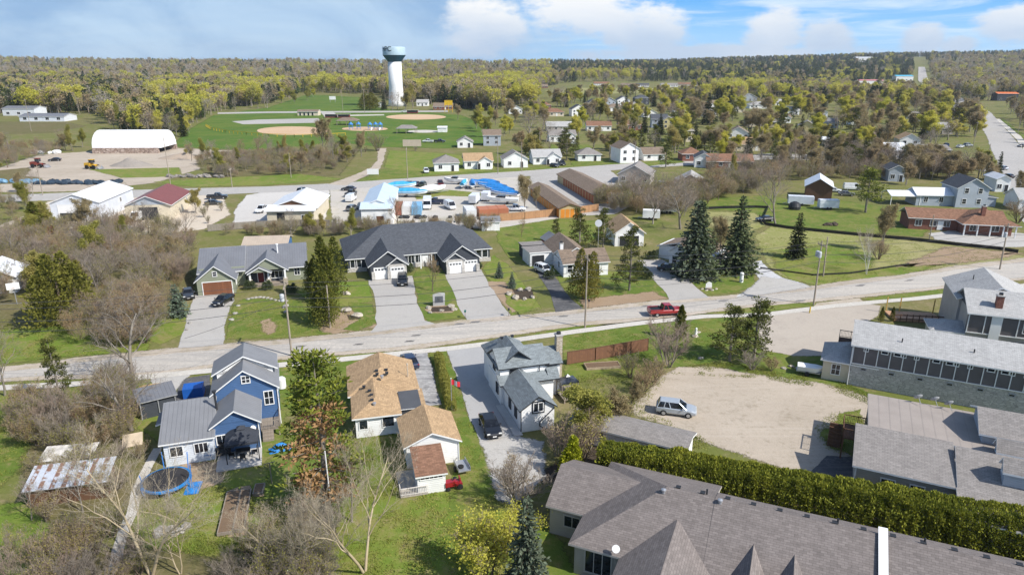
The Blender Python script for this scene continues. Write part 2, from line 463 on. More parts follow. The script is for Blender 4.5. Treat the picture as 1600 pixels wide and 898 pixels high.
m_street = soil('street_asphalt', [(0.40, 0.38, 0.355), (0.35, 0.335, 0.315), (0.45, 0.43, 0.40)], (0.02, 0.2, 1.2), 0.08)
m_water = paint('pool_cover', (0.30, 0.42, 0.52), 0.3)

white_siding = ribbed('white_siding', (0.82, 0.82, 0.81), 0.20, 0.6, horiz=True, depth=0.22, spec=0.3)
white_ribs = ribbed('white_sheet_metal', (0.66, 0.69, 0.74), 0.30, 0.45, depth=0.2)
pale_siding = ribbed('pale_blue_siding', (0.66, 0.70, 0.75), 0.20, 0.6, horiz=True, depth=0.22, spec=0.3)
blue_siding = ribbed('blue_siding', (0.07, 0.14, 0.285), 0.20, 0.6, horiz=True, depth=0.4, spec=0.3)
sage_siding = ribbed('sage_siding', (0.255, 0.275, 0.20), 0.20, 0.7, horiz=True, depth=0.3, spec=0.3)
slate_siding = ribbed('slate_siding', (0.055, 0.062, 0.075), 0.20, 0.7, horiz=True, depth=0.3, spec=0.3)
cream_siding = ribbed('cream_siding', (0.62, 0.55, 0.42), 0.22, 0.7, horiz=True, depth=0.2, spec=0.3)
taupe_siding = ribbed('taupe_siding', (0.40, 0.37, 0.34), 0.20, 0.7, horiz=True, depth=0.22, spec=0.3)
grey_siding = ribbed('grey_siding', (0.38, 0.42, 0.47), 0.20, 0.7, horiz=True, depth=0.25, spec=0.3)
trim_white = paint('white_trim', (0.78, 0.78, 0.77), 0.5, 0.05)
trim_dark = paint('dark_trim', (0.03, 0.032, 0.036), 0.5, 0.1)
trim_grey = paint('grey_trim', (0.35, 0.36, 0.37), 0.5, 0.1)
trim_tan = paint('tan_trim', (0.50, 0.43, 0.34), 0.6, 0.1)
glass = glassy('window_glass')
glass_far = glassy('dark_window_glass', (0.03, 0.035, 0.045), 0.15)
sh_tan = shingle('tan_shingles', (0.40, 0.275, 0.16), 0.17)
sh_brown = shingle('brown_shingles', (0.215, 0.165, 0.125), 0.16)
sh_rust = shingle('rust_brown_shingles', (0.235, 0.13, 0.085), 0.25)
sh_slate = shingle('charcoal_shingles', (0.085, 0.092, 0.105), 0.16)
sh_green = shingle('green_grey_shingles', (0.20, 0.225, 0.235), 0.18)
sh_light = shingle('light_grey_shingles', (0.40, 0.395, 0.385), 0.10)
sh_grey = shingle('grey_shingles', (0.255, 0.235, 0.22), 0.12)
sh_taupe = shingle('taupe_grey_shingles', (0.195, 0.17, 0.158), 0.14)
sh_membrane = ribbed('tan_roof_membrane', (0.31, 0.27, 0.24), 0.95, 0.9, depth=0.14)
metal_grey = ribbed('grey_metal_roof', (0.20, 0.204, 0.215), 0.42, 0.6, depth=0.38, spec=0.3)
metal_light = ribbed('light_metal_roof', (0.165, 0.172, 0.19), 0.42, 0.62, depth=0.35, spec=0.25)
metal_white = ribbed('white_metal_roof', (0.74, 0.76, 0.79), 0.5, 0.4, depth=0.25)
metal_paleblue = ribbed('pale_blue_metal_roof', (0.52, 0.62, 0.72), 0.5, 0.4, depth=0.25)
metal_red = ribbed('maroon_metal_roof', (0.20, 0.065, 0.055), 0.5, 0.5, depth=0.4)
metal_rust = ribbed('rusty_corrugated_roof', (0.50, 0.53, 0.58), 0.12, 0.45, depth=0.3, rust=((0.20, 0.085, 0.035), 0.95, -100, -101))
brick_red = stone('red_brick', (0.20, 0.075, 0.05), (0.30, 0.13, 0.09), 6.0)
stone_grey = stone('grey_ledge_stone', (0.42, 0.40, 0.37), (0.56, 0.535, 0.50), 2.2, 0.33)
stone_tan = stone('tan_ledge_stone', (0.35, 0.29, 0.22), (0.52, 0.46, 0.38), 3.5, 0.3)
panel_dark = paint('dark_panel', (0.13, 0.118, 0.122), 0.6, 0.15)
wood_new = planks('cedar_boards', (0.40, 0.235, 0.12))
wood_brown = planks('brown_boards', (0.15, 0.075, 0.04))
wood_grey = planks('weathered_boards', (0.30, 0.25, 0.20))
wood_door = planks('stained_door_boards', (0.22, 0.085, 0.04), 0.35)
wood_pole = paint('weathered_pole_wood', (0.33, 0.28, 0.225), 0.9, 0.3)
concrete = paint('plain_concrete', (0.48, 0.46, 0.43), 0.9, 0.15)
rock_m = paint('pale_limestone', (0.43, 0.385, 0.32), 0.9, 0.4, scale=2.0)
rock_g = paint('grey_fieldstone', (0.36, 0.34, 0.31), 0.9, 0.4, scale=2.0)
black_m = paint('black_plastic', (0.018, 0.018, 0.02), 0.5, 0.2)
rubber = paint('tyre_rubber', (0.02, 0.02, 0.021), 0.85, 0.2)
steel = paint('galvanised_steel', (0.50, 0.51, 0.53), 0.4, 0.15, metal=0.6)
tarp_blue = paint('blue_tarp', (0.03, 0.21, 0.55), 0.4, 0.3, scale=1.2)
tarp_cyan = paint('light_blue_tarp', (0.06, 0.36, 0.62), 0.4, 0.3, scale=1.2)
wire_m = paint('cable_black', (0.06, 0.06, 0.065), 0.6, 0.1)
from mathutils.geometry import tessellate_polygon
from mathutils import noise as mnoise
def sstep(a, b, x):
    t = min(1.0, max(0.0, (x - a) / (b - a))); return t * t * (3 - 2 * t)
def hill(X, Y):
    if Y < 1000: return 0.0
    q = X / Y
    h = sstep(1050, 2600, Y) * (24 + 30 * sstep(0.12, 0.62, q) + 6 * sstep(-0.3, -0.8, q))
    h += sstep(1000, 1900, Y) * 7 * mnoise.noise(Vector((X / 420, Y / 520, 0.3)))
    return h
ys = [-150, -60, 0, 60, 120, 200, 300, 400, 500, 600] + [660 + 60 * i for i in range(40)] + [3100, 3200, 3300, 3400]
xs = np.linspace(-1.25, 1.25, 61)
v, f = [], []
for Y in ys:
    for q in xs:
        X = max(-3600.0, min(3600.0, q * (Y + 420) * .93)); v.append((X, Y, hill(X, Y)))
n = len(xs)
for j in range(len(ys) - 1):
    for i in range(n - 1):
        a = j * n + i; f.append((a, a + 1, a + n + 1, a + n))
me = bpy.data.meshes.new('ground'); me.from_pydata(v, [], f); me.materials.append(m_base)
me.polygons.foreach_set('use_smooth', [True] * len(f))
tag(link('ground', me), 'rough spring meadow and soil under the whole town', None, None, 'structure')

_prnd = random.Random(3); _cnt = {}
def patch(name, px, mat, level, w=0.5, step=2.5, jit=0.25, world=False, kind='structure', label=None):
    """a ground cover sheet lying a few mm above the one below; px is a polygon of photo pixels, or of metres"""
    P = [Vector(p[:2]) if world else Vector(G(*p)[:2]) for p in px]
    pts = []
    n = len(P)
    for i in range(n):
        a, b = P[i], P[(i + 1) % n]; L = (b - a).length; k = max(1, min(60, int(L / step)))
        for j in range(k):
            q = a.lerp(b, j / k)
            if j: q = q + Vector((_prnd.uniform(-jit, jit), _prnd.uniform(-jit, jit)))
            pts.append(q)
    ar = sum(pts[i].x * pts[(i + 1) % len(pts)].y - pts[(i + 1) % len(pts)].x * pts[i].y for i in range(len(pts)))
    if ar < 0: pts.reverse()
    n = len(pts); inn, out = [], []
    for i in range(n):
        t = (pts[(i + 1) % n] - pts[i - 1])
        if t.length < 1e-6: t = Vector((1, 0))
        t.normalize(); nn = Vector((t.y, -t.x))
        inn.append(pts[i] - nn * w); out.append(pts[i] + nn * w)
    _cnt[level] = _cnt.get(level, 0) + 1; z = 0.008 * level + 0.00025 * _cnt[level]
    tri = tessellate_polygon([[Vector((p.x, p.y, 0)) for p in inn]])
    zz = lambda p: z + (hill(p.x, p.y) + .5 if p.y > 1000 else 0)
    V = [(p.x, p.y, zz(p)) for p in inn] + [(p.x, p.y, zz(p)) for p in out]
    F = [tuple(t) for t in tri] + [(i, n + i, n + (i + 1) % n, (i + 1) % n) for i in range(n)]
    me = bpy.data.meshes.new(name); me.from_pydata(V, [], F); me.materials.append(mat)
    a = me.attributes.new('edge', 'FLOAT', 'POINT'); a.data.foreach_set('value', [1.0] * n + [0.0] * n)
    me.update()
    return tag(link(name, me), label, None, None, kind)
def strip(name, px, width, mat, level, w=0.15, closed=False, world=False):
    """a band of constant width along a line"""
    P = [Vector(p[:2]) if world else Vector(G(*p)[:2]) for p in px]
    L, Rr = [], []
    for i, p in enumerate(P):
        t = (P[min(i + 1, len(P) - 1)] - P[max(i - 1, 0)]).normalized(); nn = Vector((t.y, -t.x)) * width / 2
        L.append(p - nn); Rr.append(p + nn)
    return patch(name, L + Rr[::-1], mat, level, w, 3.0, 0.06, True)
def ellipse(name, cx, cy, rx, ry, mat, level, w=0.4):
    return patch(name, [(cx + rx * math.cos(q * math.pi / 14), cy + ry * math.sin(q * math.pi / 14)) for q in range(28)], mat, level, w)

far_edge = [(-60, 586), (0, 573), (60, 567), (118, 559), (200, 551), (278, 543), (350, 537), (430, 531), (500, 524), (580, 516), (650, 508), (725, 500), (800, 493), (870, 487), (960, 477), (1045, 468), (1150, 460), (1210, 453), (1270, 447), (1330, 438), (1411, 429), (1495, 415), (1560, 408), (1640, 398)]
near_edge = [(-60, 602), (0, 597), (71, 593), (150, 591), (236, 587), (330, 575), (430, 563), (520, 556), (620, 548), (700, 538), (780, 527), (850, 516), (917, 508), (980, 504), (1043, 498), (1120, 487), (1193, 478), (1269, 472), (1343, 465), (1420, 457), (1495, 449), (1560, 442), (1640, 434)]
def lerp_px(a, b, t): return (a[0] + (b[0] - a[0]) * t, a[1] + (b[1] - a[1]) * t)
patch('road_shoulder', far_edge + near_edge[::-1], m_shoulder, 5, 0.7)
def inset(e, k):
    return [(x, y + k * (1.15 if y > 500 else 0.9)) for x, y in e]
patch('road', inset(far_edge, 7) + inset(near_edge, -5)[::-1], m_road, 6, 0.45, jit=0.12)
patch('lot_approach', [(236, 590), (300, 580), (289, 592), (270, 615), (240, 612)], m_gravel2, 6)
strip('pavement', [(-60, 611), (0, 606), (120, 600), (236, 588), (330, 579), (431, 571), (520, 563), (618, 553), (700, 545), (780, 535), (809, 531), (900, 518), (1000, 505), (1100, 494.5), (1193, 492), (1300, 478.5), (1364, 472.5), (1430, 467), (1493, 460), (1560, 452), (1640, 441)], 1.55, m_concrete, 8, 0.06)

patch('house_lawn', [(352, 530), (365, 478), (380, 467), (450, 468), (520, 470), (585, 500), (583, 513), (500, 523), (430, 528)], m_lawn, 3)
patch('garden_bare_earth', [(408, 502), (420, 498), (431, 505), (430, 518), (418, 523), (409, 516)], m_dirt, 4, 0.8)
patch('verge_soil', [(510, 480), (575, 482), (590, 512), (520, 522), (500, 515)], m_dirt, 3, 1.6)
patch('garden_lawn', [(545, 472), (582, 475), (590, 505), (560, 516), (535, 515), (560, 500)], m_lawn, 4, 0.8)
patch('yard_grass', [(462, 455), (520, 440), (575, 440), (583, 470), (540, 478), (480, 470)], m_yard, 2)
patch('yard_grass', [(240, 500), (295, 490), (290, 520), (250, 538), (225, 530)], m_yard, 2)
patch('driveway', [(302, 460), (366, 457), (366, 470), (357, 490), (350, 512), (349, 538), (278, 544), (288, 515), (296, 484)], m_drive, 5, 0.25)
patch('driveway', [(576, 437), (644, 431), (648, 458), (656, 482), (664, 501), (680, 506), (578, 520), (589, 507), (586, 470)], m_drive, 5, 0.12)
patch('duplex_lawn', [(646, 431), (655, 418), (692, 416), (698, 430), (726, 496), (668, 502), (656, 480)], m_lawn, 4, 0.2)
patch('flower_bed', [(664, 484), (672, 478), (702, 477), (712, 484), (706, 489), (670, 489)], m_dirt, 5, 0.4)
patch('driveway', [(696, 429), (752, 421), (762, 440), (780, 468), (798, 493), (730, 500), (724, 492), (710, 460)], m_drive, 5, 0.12)
patch('duplex_side_lawn', [(754, 420), (772, 398), (790, 410), (840, 470), (846, 482), (800, 492), (780, 466)], m_yard, 3, 0.4)
patch('flower_bed', [(756, 440), (788, 440), (800, 452), (838, 470), (842, 482), (800, 488), (778, 466)], m_dirt, 4, 1.2)
patch('garden_lawn', [(790, 458), (835, 466), (845, 480), (808, 488), (790, 474)], m_yard, 5, 0.6)
patch('back_lawn', [(775, 345), (850, 342), (930, 345), (945, 365), (880, 400), (862, 420), (835, 420), (800, 408), (778, 378)], m_lawn, 2, 0.6)
patch('driveway', [(834, 419), (858, 415), (866, 432), (877, 447), (893, 468), (911, 482), (868, 488), (862, 465), (848, 440)], m_black, 5, 0.15)
patch('house_lawn', [(862, 420), (960, 425), (1000, 410), (1022, 439), (1045, 464), (960, 474), (908, 480), (880, 448)], m_lawn, 3, 0.3)
patch('verge_soil', [(905, 468), (1020, 456), (1044, 467), (960, 478), (912, 482)], m_dirt, 4, 1.2)
patch('driveway', [(996, 407), (1034, 405), (1062, 420), (1080, 442), (1100, 459), (1108, 465), (1046, 470), (1036, 452), (1022, 438)], m_drive, 5, 0.15)
patch('house_lawn', [(1062, 420), (1160, 412), (1178, 430), (1182, 447), (1150, 457), (1104, 460), (1080, 440)], m_lawn, 3, 0.3)
patch('gravel_drive', [(1168, 412), (1190, 407), (1203, 422), (1222, 434), (1255, 443), (1268, 449), (1150, 464), (1176, 447), (1186, 436)], m_crush, 5, 0.5)
patch('gravel_drive', [(1190, 432), (1225, 436), (1268, 449), (1150, 466), (1170, 452)], m_gravel2, 6, 0.9)
patch('vacant_field', [(1180, 368), (1215, 350), (1420, 372), (1600, 400), (1620, 404), (1480, 418), (1340, 434), (1275, 446), (1225, 434), (1200, 415)], m_dry, 2, 1.2)
patch('field_grass', [(1205, 392), (1300, 382), (1365, 398), (1360, 432), (1280, 447), (1235, 437), (1210, 416)], m_yard, 3, 2.2)
patch('field_grass', [(1330, 425), (1410, 414), (1480, 412), (1420, 428), (1290, 446)], m_yard, 3, 1.0)
patch('field_soil', [(1480, 385), (1600, 396), (1560, 404), (1480, 412), (1400, 418)], m_dirt, 3, 1.6)
patch('town_lawn', [(1170, 330), (1290, 310), (1430, 330), (1460, 350), (1440, 370), (1330, 362), (1205, 354), (1170, 346)], m_lawn, 2, 1.2)
patch('town_lawn', [(1080, 312), (1200, 305), (1290, 322), (1190, 334), (1090, 325)], m_lawn, 2, 1.2)
patch('field_soil', [(1090, 330), (1180, 333), (1200, 352), (1150, 372), (1120, 360)], m_dry, 3, 1.5)
patch('gravel_lot', [(1450, 365), (1500, 358), (1620, 366), (1640, 385), (1560, 386), (1460, 374)], m_gravel2, 4, 0.6)
patch('wild_grass', [(0, 500), (60, 480), (180, 500), (240, 520), (230, 548), (118, 556), (0, 568)], m_yard, 1, 1.2)
patch('thicket_floor', [(-80, 340), (60, 345), (200, 350), (300, 372), (300, 450), (250, 500), (80, 510), (-80, 520)], m_scrub, 1, 2.5)

patch('verge_grass', [(431, 564), (520, 557), (612, 550), (616, 552), (520, 561), (431, 569)], m_lawn, 7, 0.25)
patch('verge_grass', [(815, 526), (860, 516), (917, 508.5), (980, 504.5), (1043, 499), (1120, 488), (1193, 479), (1269, 473), (1285, 476), (1193, 489), (1100, 492), (1000, 502), (900, 515), (830, 526)], m_lawn, 7, 0.3)
patch('verge_grass', [(1343, 467), (1420, 458), (1495, 450), (1560, 443), (1560, 449), (1493, 457.5), (1430, 464.5), (1364, 470)], m_lawn, 7, 0.25)
patch('motel_lot', [(1190, 497), (1215, 490), (1300, 480), (1350, 474), (1376, 478), (1372, 494), (1346, 508), (1338, 532), (1305, 556), (1240, 556), (1188, 546), (1186, 515)], soil('motel_asphalt', [(0.40, 0.35, 0.295), (0.44, 0.39, 0.33), (0.35, 0.305, 0.26)], (0.05, 0.3, 2.4), 0.12), 5, 0.35)
patch('lot_approach', [(1275, 474), (1343, 466), (1352, 474), (1300, 482), (1270, 480)], m_shoulder, 7, 0.3)
patch('street_lawn', [(880, 522), (1000, 508), (1100, 497), (1190, 494), (1190, 548), (1120, 566), (1040, 575), (1000, 580), (940, 590), (885, 600), (878, 545)], m_lawn, 3, 0.5)
patch('motel_lawn', [(1100, 560), (1190, 548), (1300, 558), (1300, 590), (1390, 625), (1400, 640), (1385, 632), (1290, 602), (1190, 592), (1140, 580)], m_lawn, 4, 0.6)
patch('gravel_lot', [(1030, 590), (1060, 574), (1110, 572), (1165, 582), (1230, 592), (1290, 600), (1345, 616), (1384, 632), (1400, 660), (1320, 720), (1300, 742), (1240, 735), (1110, 695), (1062, 672), (1000, 652), (985, 640), (1012, 612)], m_gravel, 5, 1.0)
patch('grass_clump', [(1310, 650), (1345, 640), (1352, 662), (1330, 712), (1298, 700), (1280, 676)], m_lawn, 6, 0.9)
patch('paved_corner', [(1262, 742), (1292, 712), (1340, 715), (1345, 760), (1290, 750)], m_black, 6, 0.15)
patch('house_lawn', [(430, 574), (520, 566), (612, 557), (620, 570), (560, 640), (450, 650), (425, 625)], m_lawn, 3, 0.3)
patch('driveway', [(618, 556), (668, 550), (676, 575), (682, 610), (690, 632), (650, 636), (640, 600), (628, 570)], soil('patched_asphalt', [(0.24, 0.235, 0.235), (0.36, 0.355, 0.35), (0.45, 0.44, 0.43)], (0.12, 0.6, 2.5), 0.15, tracks=(1.25, (0.13, 0.13, 0.135), 0.6)), 5, 0.25)
patch('hedge_lawn', [(670, 551), (698, 547), (716, 600), (732, 650), (752, 700), (770, 745), (775, 790), (700, 800), (716, 700), (690, 632)], m_lawn, 4, 0.4)
patch('driveway', [(698, 547), (770, 540), (768, 580), (800, 650), (815, 690), (790, 712), (752, 695), (732, 650), (716, 600)], soil('pale_asphalt', [(0.36, 0.355, 0.35), (0.41, 0.40, 0.385), (0.31, 0.305, 0.3)], (0.06, 0.4, 2.5), 0.12), 5, 0.25)
patch('gravel_drive', [(750, 690), (800, 680), (850, 690), (850, 750), (800, 790), (776, 780), (765, 730)], m_gravel2, 6, 0.8)
patch('back_lawn', [(530, 690), (560, 685), (626, 668), (640, 740), (700, 765), (770, 770), (800, 830), (780, 898), (740, 960), (520, 960), (490, 880), (500, 780)], m_yard, 2, 0.8)
patch('back_lawn', [(560, 685), (625, 668), (632, 742), (625, 780), (560, 750)], m_lawn, 3, 0.9)
patch('back_lawn', [(420, 700), (470, 660), (540, 660), (530, 790), (470, 800), (420, 790)], m_lawn, 3, 1.0)
patch('side_lawn', [(400, 640), (450, 640), (440, 700), (405, 730)], m_lawn, 4, 0.6)
patch('back_lawn', [(215, 750), (330, 735), (420, 730), (460, 760), (470, 800), (400, 850), (330, 870), (220, 850), (205, 810)], m_yard, 2, 1.0)
patch('bare_soil', [(285, 725), (345, 720), (350, 752), (300, 770), (262, 750)], m_dirt, 3, 1.3)
patch('side_lawn', [(195, 600), (292, 590), (285, 620), (265, 640), (245, 690), (215, 670), (195, 640)], m_yard, 3, 0.6)
patch('side_drive', [(286, 592), (328, 585), (326, 622), (285, 640), (264, 640)], m_black, 5, 0.3)
patch('field_grass', [(-60, 620), (70, 615), (60, 660), (40, 710), (0, 760), (-60, 780)], m_lawn, 2, 1.5)
patch('field_grass', [(-60, 800), (40, 780), (80, 830), (60, 898), (-60, 960)], m_yard, 2, 1.5)
patch('thicket_floor', [(30, 640), (190, 640), (240, 720), (210, 800), (130, 850), (60, 800), (20, 720)], m_scrub, 1, 1.8)
patch('thicket_floor', [(360, 860), (420, 800), (520, 790), (530, 860), (500, 1000), (100, 1000), (110, 860)], m_scrub, 1, 1.8)
patch('garden_plot', [(352, 770), (374, 760), (366, 840), (346, 836)], m_dirt, 5, 0.3)
patch('garden_plot', [(376, 760), (392, 758), (386, 835), (368, 840)], m_dirt, 5, 0.3)
patch('garden_plot', [(399, 758), (414, 757), (413, 775), (399, 776)], m_dirt, 5, 0.3)
strip('footpath', [(247, 700), (228, 735), (214, 765), (207, 800), (195, 825), (184, 860), (180, 890)], 0.9, m_concrete, 6, 0.12)
patch('big_house_lawn', [(790, 830), (850, 815), (880, 850), (900, 890), (900, 990), (760, 990)], m_lawn, 3, 0.8)
patch('flower_bed', [(818, 750), (880, 715), (950, 690), (1100, 735), (1600, 860), (1600, 900), (1000, 740), (900, 760)], m_mulch, 2, 1.0)

patch('back_street', [(-80, 306), (60, 303), (180, 298), (300, 294.5), (420, 291.5), (520, 287), (660, 277), (800, 268.5), (930, 259), (1064, 251), (1064, 259), (930, 268), (800, 277), (660, 287), (520, 297), (420, 301), (300, 306), (180, 310), (-80, 319)], m_street, 5, 0.4, step=6)
patch('yard_gravel', [(45, 352), (50, 335), (75, 315), (180, 300), (345, 303), (360, 335), (320, 358), (250, 366), (60, 372), (20, 365)], soil('pale_yard_gravel', [(0.52, 0.45, 0.36), (0.57, 0.50, 0.41), (0.44, 0.37, 0.29)], (0.03, 0.2, 1.2), 0.2), 3, 1.2)
patch('yard_gravel', [(-60, 372), (0, 352), (60, 330), (110, 312), (130, 315), (70, 345), (20, 375), (-60, 400)], m_gravel, 4, 1.0)
patch('shop_lot', [(366, 330), (385, 305), (420, 299), (516, 293), (512, 322), (508, 352), (440, 352), (365, 353)], soil('shop_lot_asphalt', [(0.50, 0.48, 0.45), (0.55, 0.525, 0.49), (0.43, 0.41, 0.385)], (0.03, 0.2, 1.2), 0.15), 4, 0.6)
patch('boat_yard', [(515, 296), (600, 290), (700, 283), (812, 276), (860, 290), (880, 340), (780, 356), (640, 360), (520, 352)], soil('boat_yard_gravel', [(0.46, 0.43, 0.39), (0.51, 0.47, 0.42), (0.36, 0.34, 0.26)], (0.03, 0.2, 1.2), 0.2), 4, 0.6)
patch('yard_grass', [(648, 300), (700, 297), (760, 302), (745, 308), (690, 306), (650, 312)], m_yard, 5, 1.2)
patch('storage_lot', [(828, 275), (950, 264), (1010, 310), (960, 335), (880, 338), (835, 320)], m_street, 4, 0.6)
patch('depot_yard', [(40, 275), (60, 255), (130, 240), (260, 236), (330, 232), (345, 240), (290, 262), (180, 270), (200, 292), (150, 298), (130, 285), (90, 280)], m_gravel, 3, 1.5)
patch('depot_yard', [(-60, 300), (0, 262), (60, 242), (150, 236), (270, 231), (372, 236), (360, 252), (300, 268), (240, 286), (140, 298), (60, 300)], m_gravel, 2, 2.0, step=5, jit=.6)
patch('depot_yard', [(-40, 270), (45, 262), (70, 285), (-40, 290)], m_scrub, 2, 1.5)
patch('yard_grass', [(140, 265), (280, 262), (285, 276), (190, 278)], m_yard, 4, 1.2)
patch('yard_grass', [(240, 284), (340, 278), (470, 272), (535, 280), (420, 289), (300, 292)], m_yard, 3, 1.2)
patch('thicket_floor', [(290, 240), (440, 232), (560, 236), (530, 275), (330, 280)], m_scrub, 2, 2.0)
patch('footpath', [(512, 288), (548, 276), (580, 262), (590, 250), (590, 232), (604, 232), (600, 250), (594, 264), (566, 278), (540, 290)], m_gravel, 5, 0.6)
patch('verge_grass', [(548, 288), (580, 272), (600, 264), (660, 268), (660, 276), (560, 290)], m_lawn, 4, 0.8)
patch('town_lawn', [(600, 262), (608, 235), (700, 240), (760, 250), (760, 268), (660, 275)], m_yard, 3, 1.2)
patch('town_lawn', [(660, 285), (720, 270), (1000, 250), (960, 262), (800, 270)], m_lawn, 3, 0.8)

patch('park_lawn', [(268, 228), (300, 200), (335, 180), (420, 168), (480, 148), (560, 152), (600, 170), (720, 180), (760, 196), (775, 222), (700, 232), (600, 230), (520, 222), (440, 232), (330, 234)], m_park, 3, 2.0, step=8)
ellipse('ball_diamond', 457, 204.5, 56, 6.8, m_infield, 5, 0.8)
ellipse('ball_diamond', 650, 183, 47, 4.2, m_infield, 5, 0.8)
ellipse('play_sand', 570, 201.5, 36, 3.4, m_infield, 5, 0.8)
ellipse('splash_pad', 662, 205.5, 26, 2.2, m_concrete, 5, 0.5)
patch('tennis_court', [(362, 190), (405, 187), (498, 185), (500, 192), (380, 194.5)], m_street, 5, 0.4)
patch('park_road', [(340, 176), (420, 174.5), (600, 173.5), (700, 173), (700, 175.2), (600, 176), (420, 177), (340, 178.4)], m_street, 5, 0.5, step=10)
patch('park_parking', [(500, 174), (520, 174), (530, 184), (508, 184)], m_gravel2, 6, 0.5)
patch('park_path', [(520, 180), (600, 179), (600, 180.6), (520, 182)], m_concrete, 6, 0.3)
patch('depot_yard', [(-60, 190), (100, 191), (135, 197), (80, 208), (-60, 212)], m_scrub, 3, 2.0)

patch('main_street', [(1432, 121), (1442, 121), (1450, 130), (1500, 152), (1548, 176), (1584, 216), (1625, 262), (1690, 330), (1600, 348), (1574, 288), (1556, 250), (1541, 212), (1520, 178), (1470, 152), (1434, 130)], m_street, 5, 0.8, step=8)
patch('pavement', [(1556, 186), (1562, 186), (1596, 214), (1636, 262), (1622, 262), (1586, 216)], m_concrete, 6, 0.3, step=8)
patch('verge_grass', [(1562, 186), (1568, 186), (1604, 214), (1650, 262), (1638, 262), (1597, 214)], m_lawn, 6, 0.5, step=8)
patch('town_street', [(1000, 262), (1080, 250), (1200, 240), (1400, 244), (1560, 262), (1560, 270), (1400, 253), (1200, 249), (1090, 258)], m_street, 4, 0.6, step=8)
patch('town_lawn', [(1200, 222), (1260, 226), (1330, 238), (1280, 244), (1190, 240)], m_lawn, 3, 1.0)
patch('town_lawn', [(860, 226), (920, 226), (930, 236), (860, 238)], m_lawn, 3, 1.0)
patch('town_lawn', [(890, 252), (960, 246), (975, 258), (900, 264)], m_lawn, 4, 1.0)
patch('town_lawn', [(1000, 254), (1060, 248), (1070, 254), (1010, 260)], m_lawn, 5, 0.8)
patch('far_field', [(850, 142), (900, 138), (1080, 139), (1090, 143), (980, 146), (870, 147)], m_dry, 3, 4.0, step=15)
patch('town_lawn', [(900, 195), (940, 192), (960, 197), (910, 200)], m_lawn, 3, 1.0)
_WM = {}
class House:
    """a building standing at O, its front facing local -y; parts are added in metres and linked by done()"""
    def __init__(s, name, label, cat, O, ang, wall, roof, trim=None, group=None, z0=0.0):
        s.e = thing(name, label, cat, (O[0], O[1], z0), R(ang), group)
        s.wm, s.rm, s.tm = wall, roof, trim or trim_white
        s.walls = MB(); s.roof = MB(); s.wmats = [wall]; s.parts = []
    def wmat(s, m):
        if m not in s.wmats: s.wmats.append(m)
        return s.wmats.index(m)
    def block(s, x0, x1, y0, y1, h, m=None, z=-0.1):
        s.walls.box(x0, y0, z, x1, y1, h, s.wmat(m or s.wm))
    def gable(s, x0, x1, y0, y1, z, pitch, axis='x', over=0.35, rake=0.3, m=None, t=0.16, roof=None, end=True):
        """over = eave overhang, rake = overhang past the gable walls"""
        mi = s.wmat(m or s.wm); rf = roof or s.roof; up = 0.08
        if axis == 'x':
            c = (y0 + y1) / 2; zr = z + pitch * (y1 - y0) / 2
            if end: s.walls.idx([(x0, y0, z), (x0, y1, z), (x0, c, zr), (x1, y0, z), (x1, y1, z), (x1, c, zr)], [(0, 2, 1), (3, 4, 5), (0, 3, 5, 2), (1, 2, 5, 4)], mi)
            zl = z - pitch * over + up; a, b = x0 - rake, x1 + rake
            rf.slab([(a, y0 - over, zl), (b, y0 - over, zl), (b, c, zr + up), (a, c, zr + up)], t, 0, 1, skip=(2,))
            rf.slab([(b, y1 + over, zl), (a, y1 + over, zl), (a, c, zr + up), (b, c, zr + up)], t, 0, 1, skip=(2,))
        else:
            c = (x0 + x1) / 2; zr = z + pitch * (x1 - x0) / 2
            if end: s.walls.idx([(x0, y0, z), (x1, y0, z), (c, y0, zr), (x0, y1, z), (x1, y1, z), (c, y1, zr)], [(0, 1, 2), (3, 5, 4), (0, 2, 5, 3), (1, 4, 5, 2)], mi)
            zl = z - pitch * over + up; a, b = y0 - rake, y1 + rake
            rf.slab([(x0 - over, b, zl), (x0 - over, a, zl), (c, a, zr + up), (c, b, zr + up)], t, 0, 1, skip=(2,))
            rf.slab([(x1 + over, a, zl), (x1 + over, b, zl), (c, b, zr + up), (c, a, zr + up)], t, 0, 1, skip=(2,))
        return zr
    def hip(s, x0, x1, y0, y1, z, pitch, over=0.4, t=0.16, roof=None, ends='lr', axis='x'):
        """hipped roof with its ridge along x (or y); an end letter left out makes that end a gable"""
        rf = roof or s.roof; up = 0.08; T = lambda p: p
        if axis == 'y':
            T = lambda p: (p[1], p[0], p[2]); x0, x1, y0, y1 = y0, y1, x0, x1
        d = (y1 - y0) / 2 + over; c = (y0 + y1) / 2; zr = z + pitch * (y1 - y0) / 2 + up; zl = z - pitch * over + up
        a, b = x0 - over, x1 + over; ra = a + d if 'l' in ends else a; rb = b - d if 'r' in ends else b
        f0, f1 = y0 - over, y1 + over
        rf.slab([T(p) for p in [(a, f0, zl), (b, f0, zl), (rb, c, zr), (ra, c, zr)]], t, 0, 1, skip=(1, 2, 3) if ends == 'lr' else (2,))
        rf.slab([T(p) for p in [(b, f1, zl), (a, f1, zl), (ra, c, zr), (rb, c, zr)]], t, 0, 1, skip=(1, 2, 3) if ends == 'lr' else (2,))
        if 'l' in ends: rf.slab([T(p) for p in [(a, f1, zl), (a, f0, zl), (ra, c, zr)]], t, 0, 1, skip=(1, 2))
        if 'r' in ends: rf.slab([T(p) for p in [(b, f0, zl), (b, f1, zl), (rb, c, zr)]], t, 0, 1, skip=(1, 2))
        return zr
    def plane(s, pts, t=0.16, roof=None): (roof or s.roof).slab(pts, t, 0, 1)
    def add(s, name, mb, mats, loc=None, rz=0.0, label=None):
        o = mb.build(name, mats, s.e, loc, rz)
        if label: o['label'] = label
        return o
